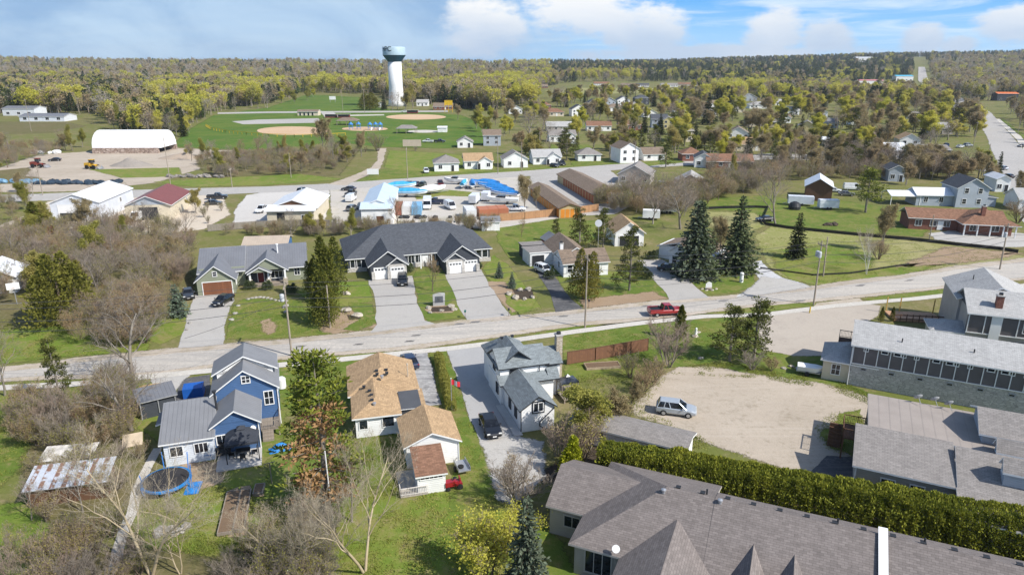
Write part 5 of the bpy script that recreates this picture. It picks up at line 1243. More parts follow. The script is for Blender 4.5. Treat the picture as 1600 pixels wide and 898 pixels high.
b.build('frame', ym, t); b = MB(); b.box(-2.8, -.04, 5.7, 2.8, .04, 8.8); b.build('panel', ym, t)
def wire_fence(name, label, cat, px, hgt, rail, sp=3.0, mesh=None, pr=.05, world=False):
    P = [Vector(q[:2]) if world else Vector(G(*q)[:2]) for q in px]; o = P[0]
    t = thing(name, label, cat, (o.x, o.y, 0), 0)
    r_, po = MB(), MB()
    for a, b in zip(P[:-1], P[1:]):
        a = a - o; b = b - o; L = (b - a).length; n = max(1, int(L / sp))
        r_.bar((a.x, a.y, hgt), (b.x, b.y, hgt), pr, 4)
        if mesh:
            nn = Vector((-(b - a).y, (b - a).x)).normalized() * .012
            r_.idx([(a.x - nn.x, a.y - nn.y, .05), (b.x - nn.x, b.y - nn.y, .05), (b.x - nn.x, b.y - nn.y, hgt - .06), (a.x - nn.x, a.y - nn.y, hgt - .06), (a.x + nn.x, a.y + nn.y, .05), (b.x + nn.x, b.y + nn.y, .05), (b.x + nn.x, b.y + nn.y, hgt - .06), (a.x + nn.x, a.y + nn.y, hgt - .06)], [(0, 1, 2, 3), (7, 6, 5, 4), (3, 2, 6, 7), (1, 0, 4, 5)], 1)
        for i in range(n + 1):
            q = a.lerp(b, i / n); po.bar((q.x, q.y, 0), (q.x, q.y, hgt + .05), pr * 1.1, 4)
    r_.build('rail', [rail, mesh or rail], t); po.build('post', rail if mesh is None else (steel if mesh is not None and rail is ym else rail), t)
    return t
wire_fence('outfield_fence', 'curved outfield fence with a yellow top rail round the left ball diamond', 'fence', [(322, 198), (330, 203), (352, 207.5), (385, 211), (420, 213.5), (460, 214.5), (500, 214), (540, 212)], 1.4, ym, 4, None, .13)
wire_fence('board_fence', 'orange-brown board fence along the back lawn below the storage lot', 'fence', [(780, 346), (820, 343), (868, 338), (905, 334), (935, 330)], 1.9, wood_new, 2.4, planks('cedar_fence_boards', (.42, .23, .11), .15), .06)
wire_fence('board_fence', 'dark brown board fence beside the white storey-and-a-half house', 'fence', [(886, 570), (930, 563), (985, 553), (1012, 548)], 1.8, wood_brown, 2.2, planks('brown_fence_boards', (.20, .095, .05), .14), .06)
wire_fence('silt_fence', 'low black silt fence along the edge of the vacant field', 'fence', [(1186, 340), (1195, 352), (1230, 358), (1290, 364), (1350, 370), (1420, 376), (1490, 384), (1560, 391), (1590, 396)], .8, black_m, 2.0, black_m, .03)
wire_fence('silt_fence', 'low black silt fence behind the tall spruces', 'fence', [(1090, 328), (1130, 326), (1180, 325), (1200, 326), (1194, 340)], .7, black_m, 2.0, black_m, .03)
wire_fence('silt_fence', 'low black silt fence on the vacant field along the street verge', 'fence', [(1188, 420), (1225, 425), (1270, 431), (1330, 428), (1380, 420), (1420, 414)], .35, black_m, 2.5, black_m, .03)
wire_fence('rail_fence', 'grey wooden fence beyond the lot of the cream shop', 'fence', [(325, 362), (400, 356), (470, 354), (515, 354)], 1.6, wood_grey, 2.5, planks('grey_fence_boards', (.28, .25, .21), .16), .05)
wire_fence('wire_fence', 'thin wire fence along the left thicket', 'fence', [(0, 487), (50, 484), (120, 480), (180, 478)], 1.2, steel, 3, None, .025)
CARC = {'black': (.012, .013, .016), 'charcoal': (.035, .037, .04), 'silver': (.42, .46, .50), 'white': (.72, .73, .74), 'red': (.30, .012, .018), 'maroon': (.12, .012, .022), 'blue': (.03, .07, .18), 'grey': (.16, .17, .18), 'green': (.03, .05, .03), 'yellow': (.60, .33, .02), 'navy': (.015, .025, .06)}
def carpaint(c): return paint('car_paint_' + c, CARC[c], .28, .06, 0.25 if c in ('silver', 'grey') else 0.0, .5, coat=.7)
car_glass = glassy('car_glass', (.012, .014, .018), .05)
lamp_w = paint('headlight_lens', (.75, .75, .72), .15)
lamp_r = paint('tail_light_lens', (.35, .01, .01), .2)
SHAPES = {  # length, body stations (x, halfwidth, bottom, top), cabin (belt x0,x1, roof x0,x1, roof height)
 'suv': (4.5, [(-2.25, .74, .50, .92), (-2.16, .88, .36, 1.05), (-1.2, .92, .27, 1.07), (.9, .92, .27, 1.03), (1.7, .90, .27, .95), (2.12, .84, .34, .84), (2.25, .68, .45, .70)], (-2.12, 1.12, -1.85, .32, 1.66)),
 'sedan': (4.6, [(-2.3, .70, .48, .86), (-2.2, .86, .34, .98), (-1.2, .90, .25, 1.0), (.9, .90, .25, .95), (1.7, .88, .25, .86), (2.18, .82, .32, .76), (2.3, .66, .42, .64)], (-1.85, 1.05, -1.1, .28, 1.44)),
 'van': (5.2, [(-2.6, .90, .40, 1.2), (-2.5, .96, .30, 1.25), (0, .97, .28, 1.25), (1.6, .96, .28, 1.2), (2.4, .90, .32, 1.0), (2.6, .74, .45, .80)], (-2.55, 2.0, -2.45, 1.25, 2.15)),
 'pickup': (5.7, [(-2.85, .88, .55, 1.10), (-2.75, .95, .48, 1.12), (-.7, .96, .42, 1.12), (1.0, .96, .42, 1.12), (2.2, .94, .42, 1.08), (2.7, .88, .45, .98), (2.85, .76, .55, .85)], (-.75, 1.35, -.55, .62, 1.86)),
}
_VC = {}
def car(label, px, py, deg, color='black', kind='suv', name=None, cat=None, group=None, flip=False):
    """a vehicle standing at pixel (px, py), nose pointing deg degrees counter-clockwise from +X"""
    p = G(px, py); nm = name or {'suv': 'suv', 'sedan': 'parked_car', 'van': 'van', 'pickup': 'pickup_truck'}[kind]
    t = thing(nm, label, cat or {'suv': 'car', 'sedan': 'car', 'van': 'van', 'pickup': 'pickup truck'}[kind], (p[0], p[1], .0), R(deg), group)
    key = (kind, color)
    if key not in _VC:
        L, st, (bx0, bx1, rx0, rx1, rz) = SHAPES[kind]
        b = MB(); n = 8; v = []
        for x, hw, zb, zt in st:
            v += [(x, -hw * .86, zb), (x, hw * .86, zb), (x, hw, zb + .2), (x, hw, zt - .14), (x, hw * .88, zt), (x, -hw * .88, zt), (x, -hw, zt - .14), (x, -hw, zb + .2)]
        f = [(k * n + i, k * n + (i + 1) % n, (k + 1) * n + (i + 1) % n, (k + 1) * n + i) for k in range(len(st) - 1) for i in range(n)]
        f += [tuple(range(n)), tuple(range((len(st) - 1) * n + n - 1, (len(st) - 1) * n - 1, -1))]
        b.idx(v, f); hb = .84 if kind != 'van' else .9; hr = .64 if kind != 'van' else .82; zb = 1.0 if kind != 'pickup' else 1.08
        if kind == 'sedan': zb = .93
        if kind == 'van': zb = 1.2
        if kind == 'van':   # closed cargo sides
            b.idx([(bx0, -hb, zb), (bx1 - 1.5, -hb, zb), (bx1 - 1.6, -hr, rz - .05), (rx0, -hr, rz - .05), (bx0, hb, zb), (bx1 - 1.5, hb, zb), (bx1 - 1.6, hr, rz - .05), (rx0, hr, rz - .05)], [(0, 1, 2, 3), (7, 6, 5, 4), (0, 3, 7, 4), (1, 5, 6, 2)])
        b.idx([(rx0, -hr, rz - .05), (rx1, -hr, rz - .07), (rx1, hr, rz - .07), (rx0, hr, rz - .05), (rx0 + .1, -hr + .1, rz), (rx1 - .12, -hr + .1, rz - .01), (rx1 - .12, hr - .1, rz - .01), (rx0 + .1, hr - .1, rz)], [(4, 5, 6, 7), (0, 1, 5, 4), (1, 2, 6, 5), (2, 3, 7, 6), (3, 0, 4, 7), (0, 3, 2, 1)])
        mids = [(bx0, rx0), (bx1, rx1), ((bx0 + bx1) / 2 - .1, (rx0 + rx1) / 2 - .1)] + ([(bx0 + .75, rx0 + .62)] if kind == 'suv' else [])
        for xb, xr in mids:
            for s_ in (-1, 1): b.bar((xb, s_ * hb, zb - .05), (xr, s_ * hr, rz - .06), .055, 5)
        if kind == 'pickup':
            for s_ in (-1, 1): b.box(-2.75, s_ * .93 - .05, 1.1, -.75, s_ * .93 + .05, 1.24)
            b.box(-2.8, -.88, 1.1, -2.72, .88, 1.24)
        for s_ in (-1, 1): b.box(bx1 - .45, s_ * .98 - .09, zb + .02, bx1 - .28, s_ * .98 + .09, zb + .16)
        body = b.mesh('body', carpaint(color), smooth=False)
        g = MB(); q = .012
        gx0 = bx0 if kind != 'van' else bx1 - 1.5; gr0 = rx0 if kind != 'van' else bx1 - 1.6
        g.idx([(gx0, -hb - q, zb), (bx1, -hb - q, zb), (rx1, -hr - q, rz - .07), (gr0, -hr - q, rz - .06), (gx0, hb + q, zb), (bx1, hb + q, zb), (rx1, hr + q, rz - .07), (gr0, hr + q, rz - .06)], [(0, 1, 2, 3), (7, 6, 5, 4), (0, 3, 7, 4), (1, 5, 6, 2)])
        win = g.mesh('window', car_glass)
        w = MB(); w.lathe([(.22, -.12), (.34, -.11), (.36, -.04), (.36, .04), (.34, .11), (.22, .12)], 16); ty = w.mesh('tyre', rubber)
        w = MB(); w.lathe([(.21, -.125), (.19, -.128), (.05, -.115), (.05, .115), (.19, .128), (.21, .125)], 12); rim = w.mesh('rim', steel)
        l_ = MB(); l_.box(-.05, -.16, -.07, .05, .16, .07); hl = l_.mesh('headlight', lamp_w); tl = l_.mesh('tail_light', lamp_r)
        bd = None
        if kind == 'pickup': d = MB(); d.box(-2.7, -.86, 1.125, -.8, .86, 1.14); bd = d.mesh('cargo_bed', black_m)
        pl = MB(); pl.box(L / 2 - .06, -.2, .42, L / 2 + .01, .2, .54); plate = pl.mesh('licence_plate', trim_white)
        _VC[key] = (body, win, ty, rim, hl, tl, bd, plate, L, st)
    body, win, ty, rim, hl, tl, bd, plate, L, st = _VC[key]
    link('body', body, t); link('window', win, t); link('licence_plate', plate, t)
    if bd: link('cargo_bed', bd, t)
    wb = L * .30
    for x in (-wb, wb):
        for s_ in (-1, 1):
            o = link('wheel', ty, t, (x, s_ * .84, .36)); o.rotation_euler = (math.pi / 2, 0, 0); link('rim', rim, o)
    for s_ in (-1, 1): link('headlight', hl, t, (L / 2 - .12, s_ * .62, .74 if kind in ('sedan', 'suv') else .88)); link('tail_light', tl, t, (-L / 2 + .08, s_ * .68, .86))
    return t
car('silver suv parked alone on the wide gravel lot', 1056, 646, -15, 'silver')
car('black sedan parked on the pale driveway beside the white house', 766, 672, -76, 'black', 'sedan')
car('red crew-cab pickup truck driving along the street', 1040, 492, 8, 'red', 'pickup')
car('black suv parked before the white garage doors of the duplex', 629, 443, -82, 'black')
car('black sedan parked on the driveway of the sage-green house', 349, 474, -100, 'black', 'sedan')
car('dark car in the shade beside the sage-green house', 295, 464, -65, 'charcoal', 'sedan')
car('dark blue car on the driveway behind the tan bungalow', 640, 570, 110, 'navy', 'sedan')
car('white suv at the head of the black driveway', 850, 426, -55, 'white')
car('dark sedan in the shade by the porch house', 1046, 424, -20, 'black', 'sedan')
YC = 'cars about the yards'
for c in [('black suv alone on the left of the boat yard', 473, 301, 80, 'black', 'suv'), ('dark car beside the pale blue shop roof, farther from the fence', 545, 298, 170, 'charcoal', 'sedan'),
          ('white van with dark glass left of the pale blue shop', 549, 314, 85, 'white', 'van'), ('grey car left of the pale blue shop, nearest to the fence', 551, 329, 75, 'grey', 'suv'),
          ('dark pickup with its nose to the pale blue shop', 549, 306, 80, 'charcoal', 'pickup'), ('white car on the back street verge beside the pale blue shop', 612, 293, 165, 'white', 'sedan'),
          ('navy car behind the blue tarp boat', 637, 290, 160, 'navy', 'sedan'), ('grey car behind the boat yard tarps', 649, 290, 130, 'grey', 'sedan'), ('dark green car behind the boat yard', 661, 291, 85, 'green', 'suv'),
          ('maroon pickup truck parked by the back street', 688, 290, 100, 'maroon', 'pickup'), ('white van parked in the middle of the boat yard', 703, 326, -65, 'white', 'van'), ('dark pickup truck beside the box truck in the boat yard', 680, 319, 175, 'navy', 'pickup'),
          ('white pickup truck in front of the cream shop, at its left end', 410, 331, -95, 'white', 'pickup'), ('red car in front of the cream shop', 430, 331, -85, 'red', 'sedan'), ('white pickup truck in front of the cream shop, at its right end', 472, 331, -85, 'white', 'pickup'),
          ('white suv in the open garage of the first white house', 666, 270, -80, 'white', 'suv'), ('white pickup truck below the ball park', 669, 223, 170, 'white', 'pickup'), ('black pickup truck below the ball park', 687, 223, 0, 'black', 'pickup'),
          ('dark pickup truck on the drive of the back street row', 878, 258, -80, 'charcoal', 'pickup'), ('black car on the drive of the back street row', 866, 261, -60, 'black', 'sedan'), ('black car lying low in the depot yard', 86, 252, 200, 'black', 'sedan'),
          ('dark car by the brush east of the cream workshop', 334, 320, 10, 'charcoal', 'sedan'), ('black pickup by the brush east of the cream workshop', 340, 311, 15, 'black', 'pickup'), ('white pickup with a load in the right corner of the boat yard', 805, 330, 0, 'white', 'pickup'),
          ('white car beside the barn', 1302, 300, -20, 'white', 'sedan'), ('white van behind the great pine', 1331, 297, -10, 'white', 'van'), ('grey car behind the great pine', 1322, 306, -15, 'grey', 'sedan'),
          ('white car on the east street', 1345, 244, 5, 'white', 'sedan'), ('silver car parked by the east street', 1279, 248, 0, 'silver', 'sedan'), ('dark car parked by the east street', 1262, 249, 5, 'charcoal', 'sedan'),
          ('silver car parked on the main street near the orange shrub', 1565, 265, 100, 'silver', 'sedan'), ('black car parked on the main street', 1574, 278, 100, 'black', 'sedan'), ('dark car at the right edge of the main street', 1597, 230, 190, 'charcoal', 'sedan'),
          ('silver car in the row by the main street shops', 1512, 229, 20, 'silver', 'suv'), ('white car in the row by the main street shops', 1500, 231, 30, 'white', 'sedan'), ('blue car in the row by the main street shops', 1478, 229, 70, 'blue', 'suv'),
          ('white car under a budding tree in mid town', 895, 226, 0, 'white', 'sedan'), ('silver suv under the pines by a front lawn', 1036, 292, -50, 'silver', 'suv'), ('white pickup beyond the far ball diamond', 632, 176, 0, 'white', 'pickup'),
          ('black sedan on the vacant field edge beside the spruce', 1195, 346, 190, 'black', 'sedan')]:
    car(*c, group=YC)
p = G(709, 762); t = thing('lawn_tractor', 'red lawn tractor beside the little white shed', 'lawn tractor', (p[0], p[1], 0), R(200))
m_ = MB(); m_.box(-.1, -.32, .35, .85, .32, .8); m_.box(-.75, -.42, .4, -.1, .42, .62); m_.build('body', carpaint('red'), t)
m_ = MB(); m_.box(-.55, -.25, .62, -.1, .25, .74); m_.box(-.62, -.25, .62, -.52, .25, 1.1); m_.build('seat', carpaint('red'), t)
for (x, y, r_) in ((-.5, .45, .28), (-.5, -.45, .28), (.6, .38, .19), (.6, -.38, .19)):
    m_ = MB(); m_.lathe([(r_ * .6, -.1), (r_, -.08), (r_, .08), (r_ * .6, .1)], 12); o = m_.build('wheel', rubber, t, (x, y, r_)); o.rotation_euler = (math.pi / 2, 0, 0)
m_ = MB(); m_.bar((.1, 0, .8), (-.12, 0, 1.05), .025); m_.lathe([(.18, -.02), (.2, 0), (.18, .02)], 12, 0, (-.12, 0, 1.05)); m_.build('steering_wheel', black_m, t)
p = G(722, 735); t = thing('utility_trailer', 'small grey utility trailer loaded with wheels behind the white shed', 'trailer', (p[0], p[1], 0), R(110))
m_ = MB(); m_.box(-1, -.6, .45, 1, .6, .55); 
for s_ in (-.6, .57): m_.box(-1, s_, .55, 1, s_ + .03, .85)
m_.bar((1, 0, .5), (2.0, 0, .45), .04); m_.build('bed', steel, t)
for s_ in (-.72, .72): m_ = MB(); m_.lathe([(.2, -.09), (.3, -.07), (.3, .07), (.2, .09)], 12); o = m_.build('wheel', rubber, t, (0, s_, .3)); o.rotation_euler = (math.pi / 2, 0, 0)
m_ = MB(); m_.lathe([(.2, -.09), (.3, -.07), (.3, .07), (.2, .09)], 12); o = m_.build('spare_wheel', rubber, t, (-.3, .2, .66))

def boat(label, px, py, deg, L, cover=None, hull=None, group='boats in the yard'):
    p = G(px, py); t = thing('boat', label, 'boat', (p[0], p[1], 0), R(deg), group)
    W_ = L * .30; st = [(-.5, .86, .75, 1.7), (-.25, 1, .62, 1.75), (.05, 1, .62, 1.85), (.28, .8, .75, 2.0), (.43, .4, 1.05, 2.15), (.5, .05, 1.5, 2.25)]
    b = MB(); v = []
    for fx, w, zb, zt in st: v += [(fx * L, 0, zb), (fx * L, W_ / 2 * w * .8, zb + .35), (fx * L, W_ / 2 * w, zt), (fx * L, -W_ / 2 * w, zt), (fx * L, -W_ / 2 * w * .8, zb + .35)]
    b.idx(v, [(k * 5 + i, k * 5 + (i + 1) % 5, k * 5 + 5 + (i + 1) % 5, k * 5 + 5 + i) for k in range(5) for i in range(5)] + [(4, 3, 2, 1, 0), (25, 26, 27, 28, 29)])
    b.build('hull', hull or trim_white, t)
    c = MB()
    if cover:
        v = []
        for fx, w, zb, zt in st:
            r_ = zt + (.95 if -.3 < fx < .2 else .35 if fx < .45 else .03)
            v += [(fx * L * 1.01, W_ / 2 * w * 1.04, zt - .35), (fx * L * 1.01, W_ / 2 * w * .62, (zt + r_) / 2 + .12), (fx * L * 1.01, 0, r_), (fx * L * 1.01, -W_ / 2 * w * .62, (zt + r_) / 2 + .12), (fx * L * 1.01, -W_ / 2 * w * 1.04, zt - .35)]
        c.idx(v, [(k * 5 + i, k * 5 + i + 1, k * 5 + 6 + i, k * 5 + 5 + i) for k in range(5) for i in range(4)] + [(0, 1, 2, 3, 4)]); c.build('cover', cover, t, smooth=True)
    else:
        c.box(-.1 * L, -W_ * .33, 1.8, .12 * L, W_ * .33, 2.5); c.idx([(.12 * L, -W_ * .33, 1.8), (.22 * L, -W_ * .25, 1.95), (.22 * L, W_ * .25, 1.95), (.12 * L, W_ * .33, 1.8), (.12 * L, -W_ * .33, 2.5), (.12 * L, W_ * .33, 2.5)], [(0, 1, 4), (3, 5, 2), (1, 2, 5, 4)]); c.build('cabin', glass_far, t)
    tr = MB(); 
    for s_ in (-.6, .6): tr.bar((-.45 * L, s_, .55), (.3 * L, s_, .55), .06, 4); tr.bar((.3 * L, s_, .55), (.62 * L, 0, .5), .06, 4); tr.bar((-.3 * L, s_, .55), (-.3 * L, s_, 1.0), .06, 4); tr.bar((.15 * L, s_ * .8, .55), (.15 * L, s_ * .8, 1.0), .06, 4)
    tr.build('trailer_frame', steel, t)
    for s_ in (-.95, .95): w = MB(); w.lathe([(.2, -.1), (.33, -.08), (.33, .08), (.2, .1)], 10); o = w.build('wheel', rubber, t, (-.15 * L, s_, .33)); o.rotation_euler = (math.pi / 2, 0, 0)
    return t
boat('boat under a light blue tarp beside the back street', 629, 297, 5, 8.5, tarp_cyan)
boat('boat under a long light blue tarp behind the row of containers', 642, 308, -8, 10, tarp_cyan)
boat('white boat with a pale cover in the middle of the yard', 676, 303, 30, 8.5, trim_white)
boat('white cabin boat at the back of the yard by the street', 712, 288, 170, 7.5)
boat('small boat under a blue tarp, left of the peaked one', 725, 294, 80, 5.5, tarp_cyan)
boat('boat under a peaked deep blue tarp', 738, 294, 95, 6.5, tarp_blue)
for i, (px, py) in enumerate(((758, 293), (769, 299), (780, 304), (788, 309))): boat(['big boat under blue tarp, farthest of the four in a row', 'big boat under blue tarp, second of the four in a row', 'big boat under blue tarp, third of the four in a row', 'big boat under blue tarp, nearest of the four in a row'][i], px, py, 168 - 4 * i, 9, tarp_blue)
boat('uncovered grey-white boat in front of the blue tarps', 785, 319, 175, 9)
def container(label, px, py, deg, mat_, L=6.1, name='shipping_container', group='containers in the boat yard'):
    p = G(px, py); t = thing(name, label, 'container', (p[0], p[1], 0), R(deg), group)
    b = MB(); b.box(-1.22, 0, .12, 1.22, L, 2.5); b.build('body', mat_, t)
    fr = MB()
    for x in (-1.24, 1.24):
        for y in (0, L): fr.box(x - .06, y - .07, 0, x + .06, y + .07, 2.56)
    fr.build('corner_post', mat_, t); dd = MB(); dd.box(-1.1, -.05, .25, -.03, 0, 2.4); dd.box(.03, -.05, .25, 1.1, 0, 2.4)
    for x in (-.75, -.3, .3, .75): dd.bar((x, -.07, .3), (x, -.07, 2.35), .025, 4)
    dd.build('door', mat_, t)
cr = ribbed('red_container', (.36, .13, .09), .28, .6); cw = ribbed('white_container', (.66, .66, .65), .28, .6); cb = ribbed('blue_container', (.20, .42, .62), .28, .6); co = ribbed('orange_container', (.46, .17, .085), .28, .6)
for i, (px, m_, nm) in enumerate(((620, cr, 'faded red'), (636, cw, 'white'), (651, cb, 'light blue'))): container(nm + ' shipping container beside the white boat shop', px, 337, 5, m_)
container('pale grey shipping container beside the orange ones', 737, 344, 12, cw, 6.1)
for i, px in enumerate((757, 772, 787)): container('orange shipping container, ' + ('left', 'middle', 'right')[i] + ' of three by the board fence', px, 343 - i, 12, co, 4.5)
def box_trailer(label, px, py, deg, L=5.0, mat_=None, hgt=2.1, truck=False, group=None):
    p = G(px, py); t = thing('box_truck' if truck else 'box_trailer', label, 'truck' if truck else 'trailer', (p[0], p[1], 0), R(deg), group); z0 = .55 if not truck else .8
    b = MB(); b.box(-L / 2, -1.05, z0, L / 2, 1.05, z0 + hgt); b.build('box', mat_ or white_ribs, t)
    b = MB(); b.box(-L / 2 - .04, -.95, z0 + .1, -L / 2, .95, z0 + hgt - .15); b.build('door', paint('trailer_door', (.5, .51, .53), .5) if not truck else trim_dark, t)
    b = MB(); b.bar((L / 2, .6, z0 - .05), (L / 2 + 1.2, 0, z0 - .1), .05); b.bar((L / 2, -.6, z0 - .05), (L / 2 + 1.2, 0, z0 - .1), .05); b.bar((L / 2 + 1.1, 0, 0), (L / 2 + 1.1, 0, z0), .04)
    if not truck: b.build('tongue', steel, t)
    else:
        c = MB(); c.idx([(L / 2, -1, .5), (L / 2 + 1.8, -1, .5), (L / 2 + 1.8, -1, 1.5), (L / 2 + 1.3, -.9, 2.4), (L / 2, -.9, 2.4), (L / 2, 1, .5), (L / 2 + 1.8, 1, .5), (L / 2 + 1.8, 1, 1.5), (L / 2 + 1.3, .9, 2.4), (L / 2, .9, 2.4)], [(0, 1, 2, 3, 4), (9, 8, 7, 6, 5), (1, 6, 7, 2), (3, 8, 9, 4), (0, 5, 6, 1), (0, 4, 9, 5)]); c.build('cab', trim_white, t)
        c = MB(); c.idx([(L / 2 + 1.81, -.9, 1.5), (L / 2 + 1.81, .9, 1.5), (L / 2 + 1.32, .8, 2.35), (L / 2 + 1.32, -.8, 2.35)], [(0, 1, 2, 3)]); c.build('window', car_glass, t)
    for x in ((-.4, .4) if not truck else (-L / 2 + 1, L / 2 + .9)):
        for s_ in (-1.08, 1.08): w = MB(); w.lathe([(.2, -.1), (.36, -.08), (.36, .08), (.2, .1)], 10); o = w.build('wheel', rubber, t, (x, s_ * .93, .36)); o.rotation_euler = (math.pi / 2, 0, 0)
    return t
box_trailer('white enclosed trailer behind a dark rounded bin in the field', 1250, 321, 165, 6.6)
box_trailer('shorter white enclosed trailer alone in the field', 1293, 327, 175, 5.0)
box_trailer('white box trailer with open dark door in the boat yard', 741, 318, 80, 5.0)
box_trailer('small white box trailer right of the open one', 759, 314, 80, 3.6)
box_trailer('white box truck beside the light blue container', 668, 324, -85, 4.6, None, 2.0, True)
box_trailer('white camper trailer on the back lawn behind the cottages', 1017, 343, 170, 4.2, trim_white, 1.9)
box_trailer('white camper trailer half hidden by the bare tree', 1044, 333, 170, 4.0, trim_white, 1.9)
t = thing('round_bin', 'dark rounded bin beside the white trailer', 'bin', (*G(1241, 327)[:2], 0), 0)
m_ = MB(); m_.lathe([(1.5, 0), (1.6, .8), (1.2, 1.7), (.4, 2.1)], 16); m_.build('shell', trim_dark, t)
def loader(label, px, py, deg, col, sc=1.0):
    p = G(px, py); t = thing('wheel_loader', label, 'loader', (p[0], p[1], 0), R(deg))
    b = MB(); b.box(-2.8, -1, 1.0, -.4, 1, 2.2); b.box(-.4, -.9, 1.0, 1.0, .9, 1.6); b.build('body', col, t)
    b = MB(); b.box(-.9, -.75, 2.2, .5, .75, 3.3); b.build('cab', glass_far, t); b = MB(); b.box(-1.0, -.85, 3.3, .6, .85, 3.45); b.build('cab_roof', col, t)
    b = MB(); b.bar((.6, -.6, 1.4), (2.6, -.6, .9), .14, 4); b.bar((.6, .6, 1.4), (2.6, .6, .9), .14, 4); b.build('arm', col, t)
    b = MB(); b.idx([(2.5, -1.3, .15), (3.6, -1.3, .1), (2.5, -1.3, 1.2), (2.5, 1.3, .15), (3.6, 1.3, .1), (2.5, 1.3, 1.2)], [(0, 1, 2), (5, 4, 3), (0, 3, 4, 1), (0, 2, 5, 3)]); b.build('bucket', steel, t)
    for x in (-1.7, 1.1):
        for s_ in (-1.1, 1.1): w = MB(); w.lathe([(.4, -.25), (.75, -.2), (.75, .2), (.4, .25)], 12); o = w.build('wheel', rubber, t, (x, s_, .75)); o.rotation_euler = (math.pi / 2, 0, 0)
loader('yellow wheel loader working beside the gravel heap', 146, 264, -10, paint('machine_yellow', (.62, .36, .03), .5))
loader('small orange loader in front of the cream workshop', 257, 338, -60, paint('machine_orange', (.60, .28, .02), .5))
loader('rust-red loader beside the pale workshop', 63, 343, 100, paint('machine_red', (.22, .05, .035), .6))
loader('small red loader at the left of the depot yard', 62, 262, 0, paint('machine_red', (.22, .05, .035), .6))
t = box_trailer('white tank truck with a red cab at the cream workshop door', 219, 343, -80, 3.6, trim_white, 1.6, True)
def dump_body(label, px, py, deg, col):
    p = G(px, py); t = thing('dump_body', label, 'truck body', (p[0], p[1], 0), R(deg)); b = MB(); b.prism([(-3, .6), (3, .6), (3.6, 2.2), (-3, 2.0)], -1.2, 1.2); b.build('hopper', col, t); b = MB()
    for x in (-2, 2): b.box(x - .2, -1, 0, x + .2, 1, .6)
    b.build('skid', black_m, t)
dump_body('rusty red dump body resting at the thicket edge', 62, 368, 5, paint('rusty_steel', (.24, .08, .04), .8, .3))
def heap_of(name, label, cat, px, py, rx, ry, h_, mat_, n=0, seed=1, size=.6):
    p = G(px, py); t = thing(name, label, cat, (p[0], p[1], 0), 0); r = random.Random(seed); b = MB()
    if n == 0:
        k, q = 9, 22; v = []
        for j in range(k + 1):
            for i in range(q):
                a = 2 * math.pi * i / q; rr = j / k; w = .8 + .35 * mnoise.noise(Vector((math.cos(a) * 1.4, math.sin(a) * 1.4, seed)))
                v.append((rx * rr * w * math.cos(a), ry * rr * w * math.sin(a), -.05 + h_ * (1 - rr) * (.9 + .25 * mnoise.noise(Vector((math.cos(a) * rr * 3, math.sin(a) * rr * 3, seed + 5.0))))))
        b.idx(v, [(j * q + i, (j + 1) * q + i, (j + 1) * q + (i + 1) % q, j * q + (i + 1) % q) for j in range(k) for i in range(q)])
        b.build('heap', mat_, t, smooth=True)
    else:
        for i in range(n):
            x, y = r.uniform(-rx, rx), r.uniform(-ry, ry); s_ = size * r.uniform(.6, 1.3); b.rock((x, y, s_ * .3), s_, s_ * r.uniform(.6, 1), s_ * .6, seed * 100 + i)
        b.build('heap', mat_, t)
    return t
heap_of('gravel_heap', 'broad grey gravel heap in the depot yard', 'gravel heap', 205, 259, 11, 5, 3.4, m_gravel2 if False else soil('heap_gravel', [(.28, .25, .22), (.34, .30, .26), (.22, .2, .18)], feather=False), seed=3)
heap_of('gravel_heap', 'long low tan gravel heap right of the fabric shed', 'gravel heap', 285, 247, 15, 6, 2.4, soil('heap_gravel_tan', [(.34, .27, .21), (.40, .33, .26), (.27, .22, .18)], feather=False), seed=8)
heap_of('pipe_stack', 'heap of dark blue barrels and pipes by the back street', 'barrel heap', 120, 287, 13, 2.2, 2, paint('barrel_blue', (.03, .05, .075), .5, .4), 60, 5, 1.1)
heap_of('sheet_stack', 'stack of light blue sheets at the left of the depot', 'sheet stack', 30, 286, 8, 1.6, 1, paint('sheet_blue', (.15, .28, .40), .5, .3), 16, 6, 1.2)
heap_of('scrap_heap', 'heap of grey scrap beams beside the back street', 'scrap heap', 305, 277, 10, 1.5, 1, paint('scrap_grey', (.22, .2, .18), .8, .4), 26, 7, 1.0)
heap_of('bale_row', 'row of white wrapped bales in the depot yard', 'bale row', 80, 240, 7, 1, 1, trim_white, 6, 9, 1.6)
heap_of('crate_row', 'row of dark pallets along the front of the boat yard', 'pallet row', 665, 341, 6.5, .5, 1, trim_dark, 16, 12, .8)
heap_of('rubble_heap', 'pile of pale broken stones on the near back lawn', 'rubble heap', 266, 831, 1.1, .7, 1, rock_g, 22, 11, .35)
heap_of('brush_pile', 'low dark pile of branches in the grassy field', 'brush pile', 1298, 352, 1.8, .9, .5, m_mulch if False else paint('brush_brown', (.08, .06, .045), .9), 12, 13, .6)

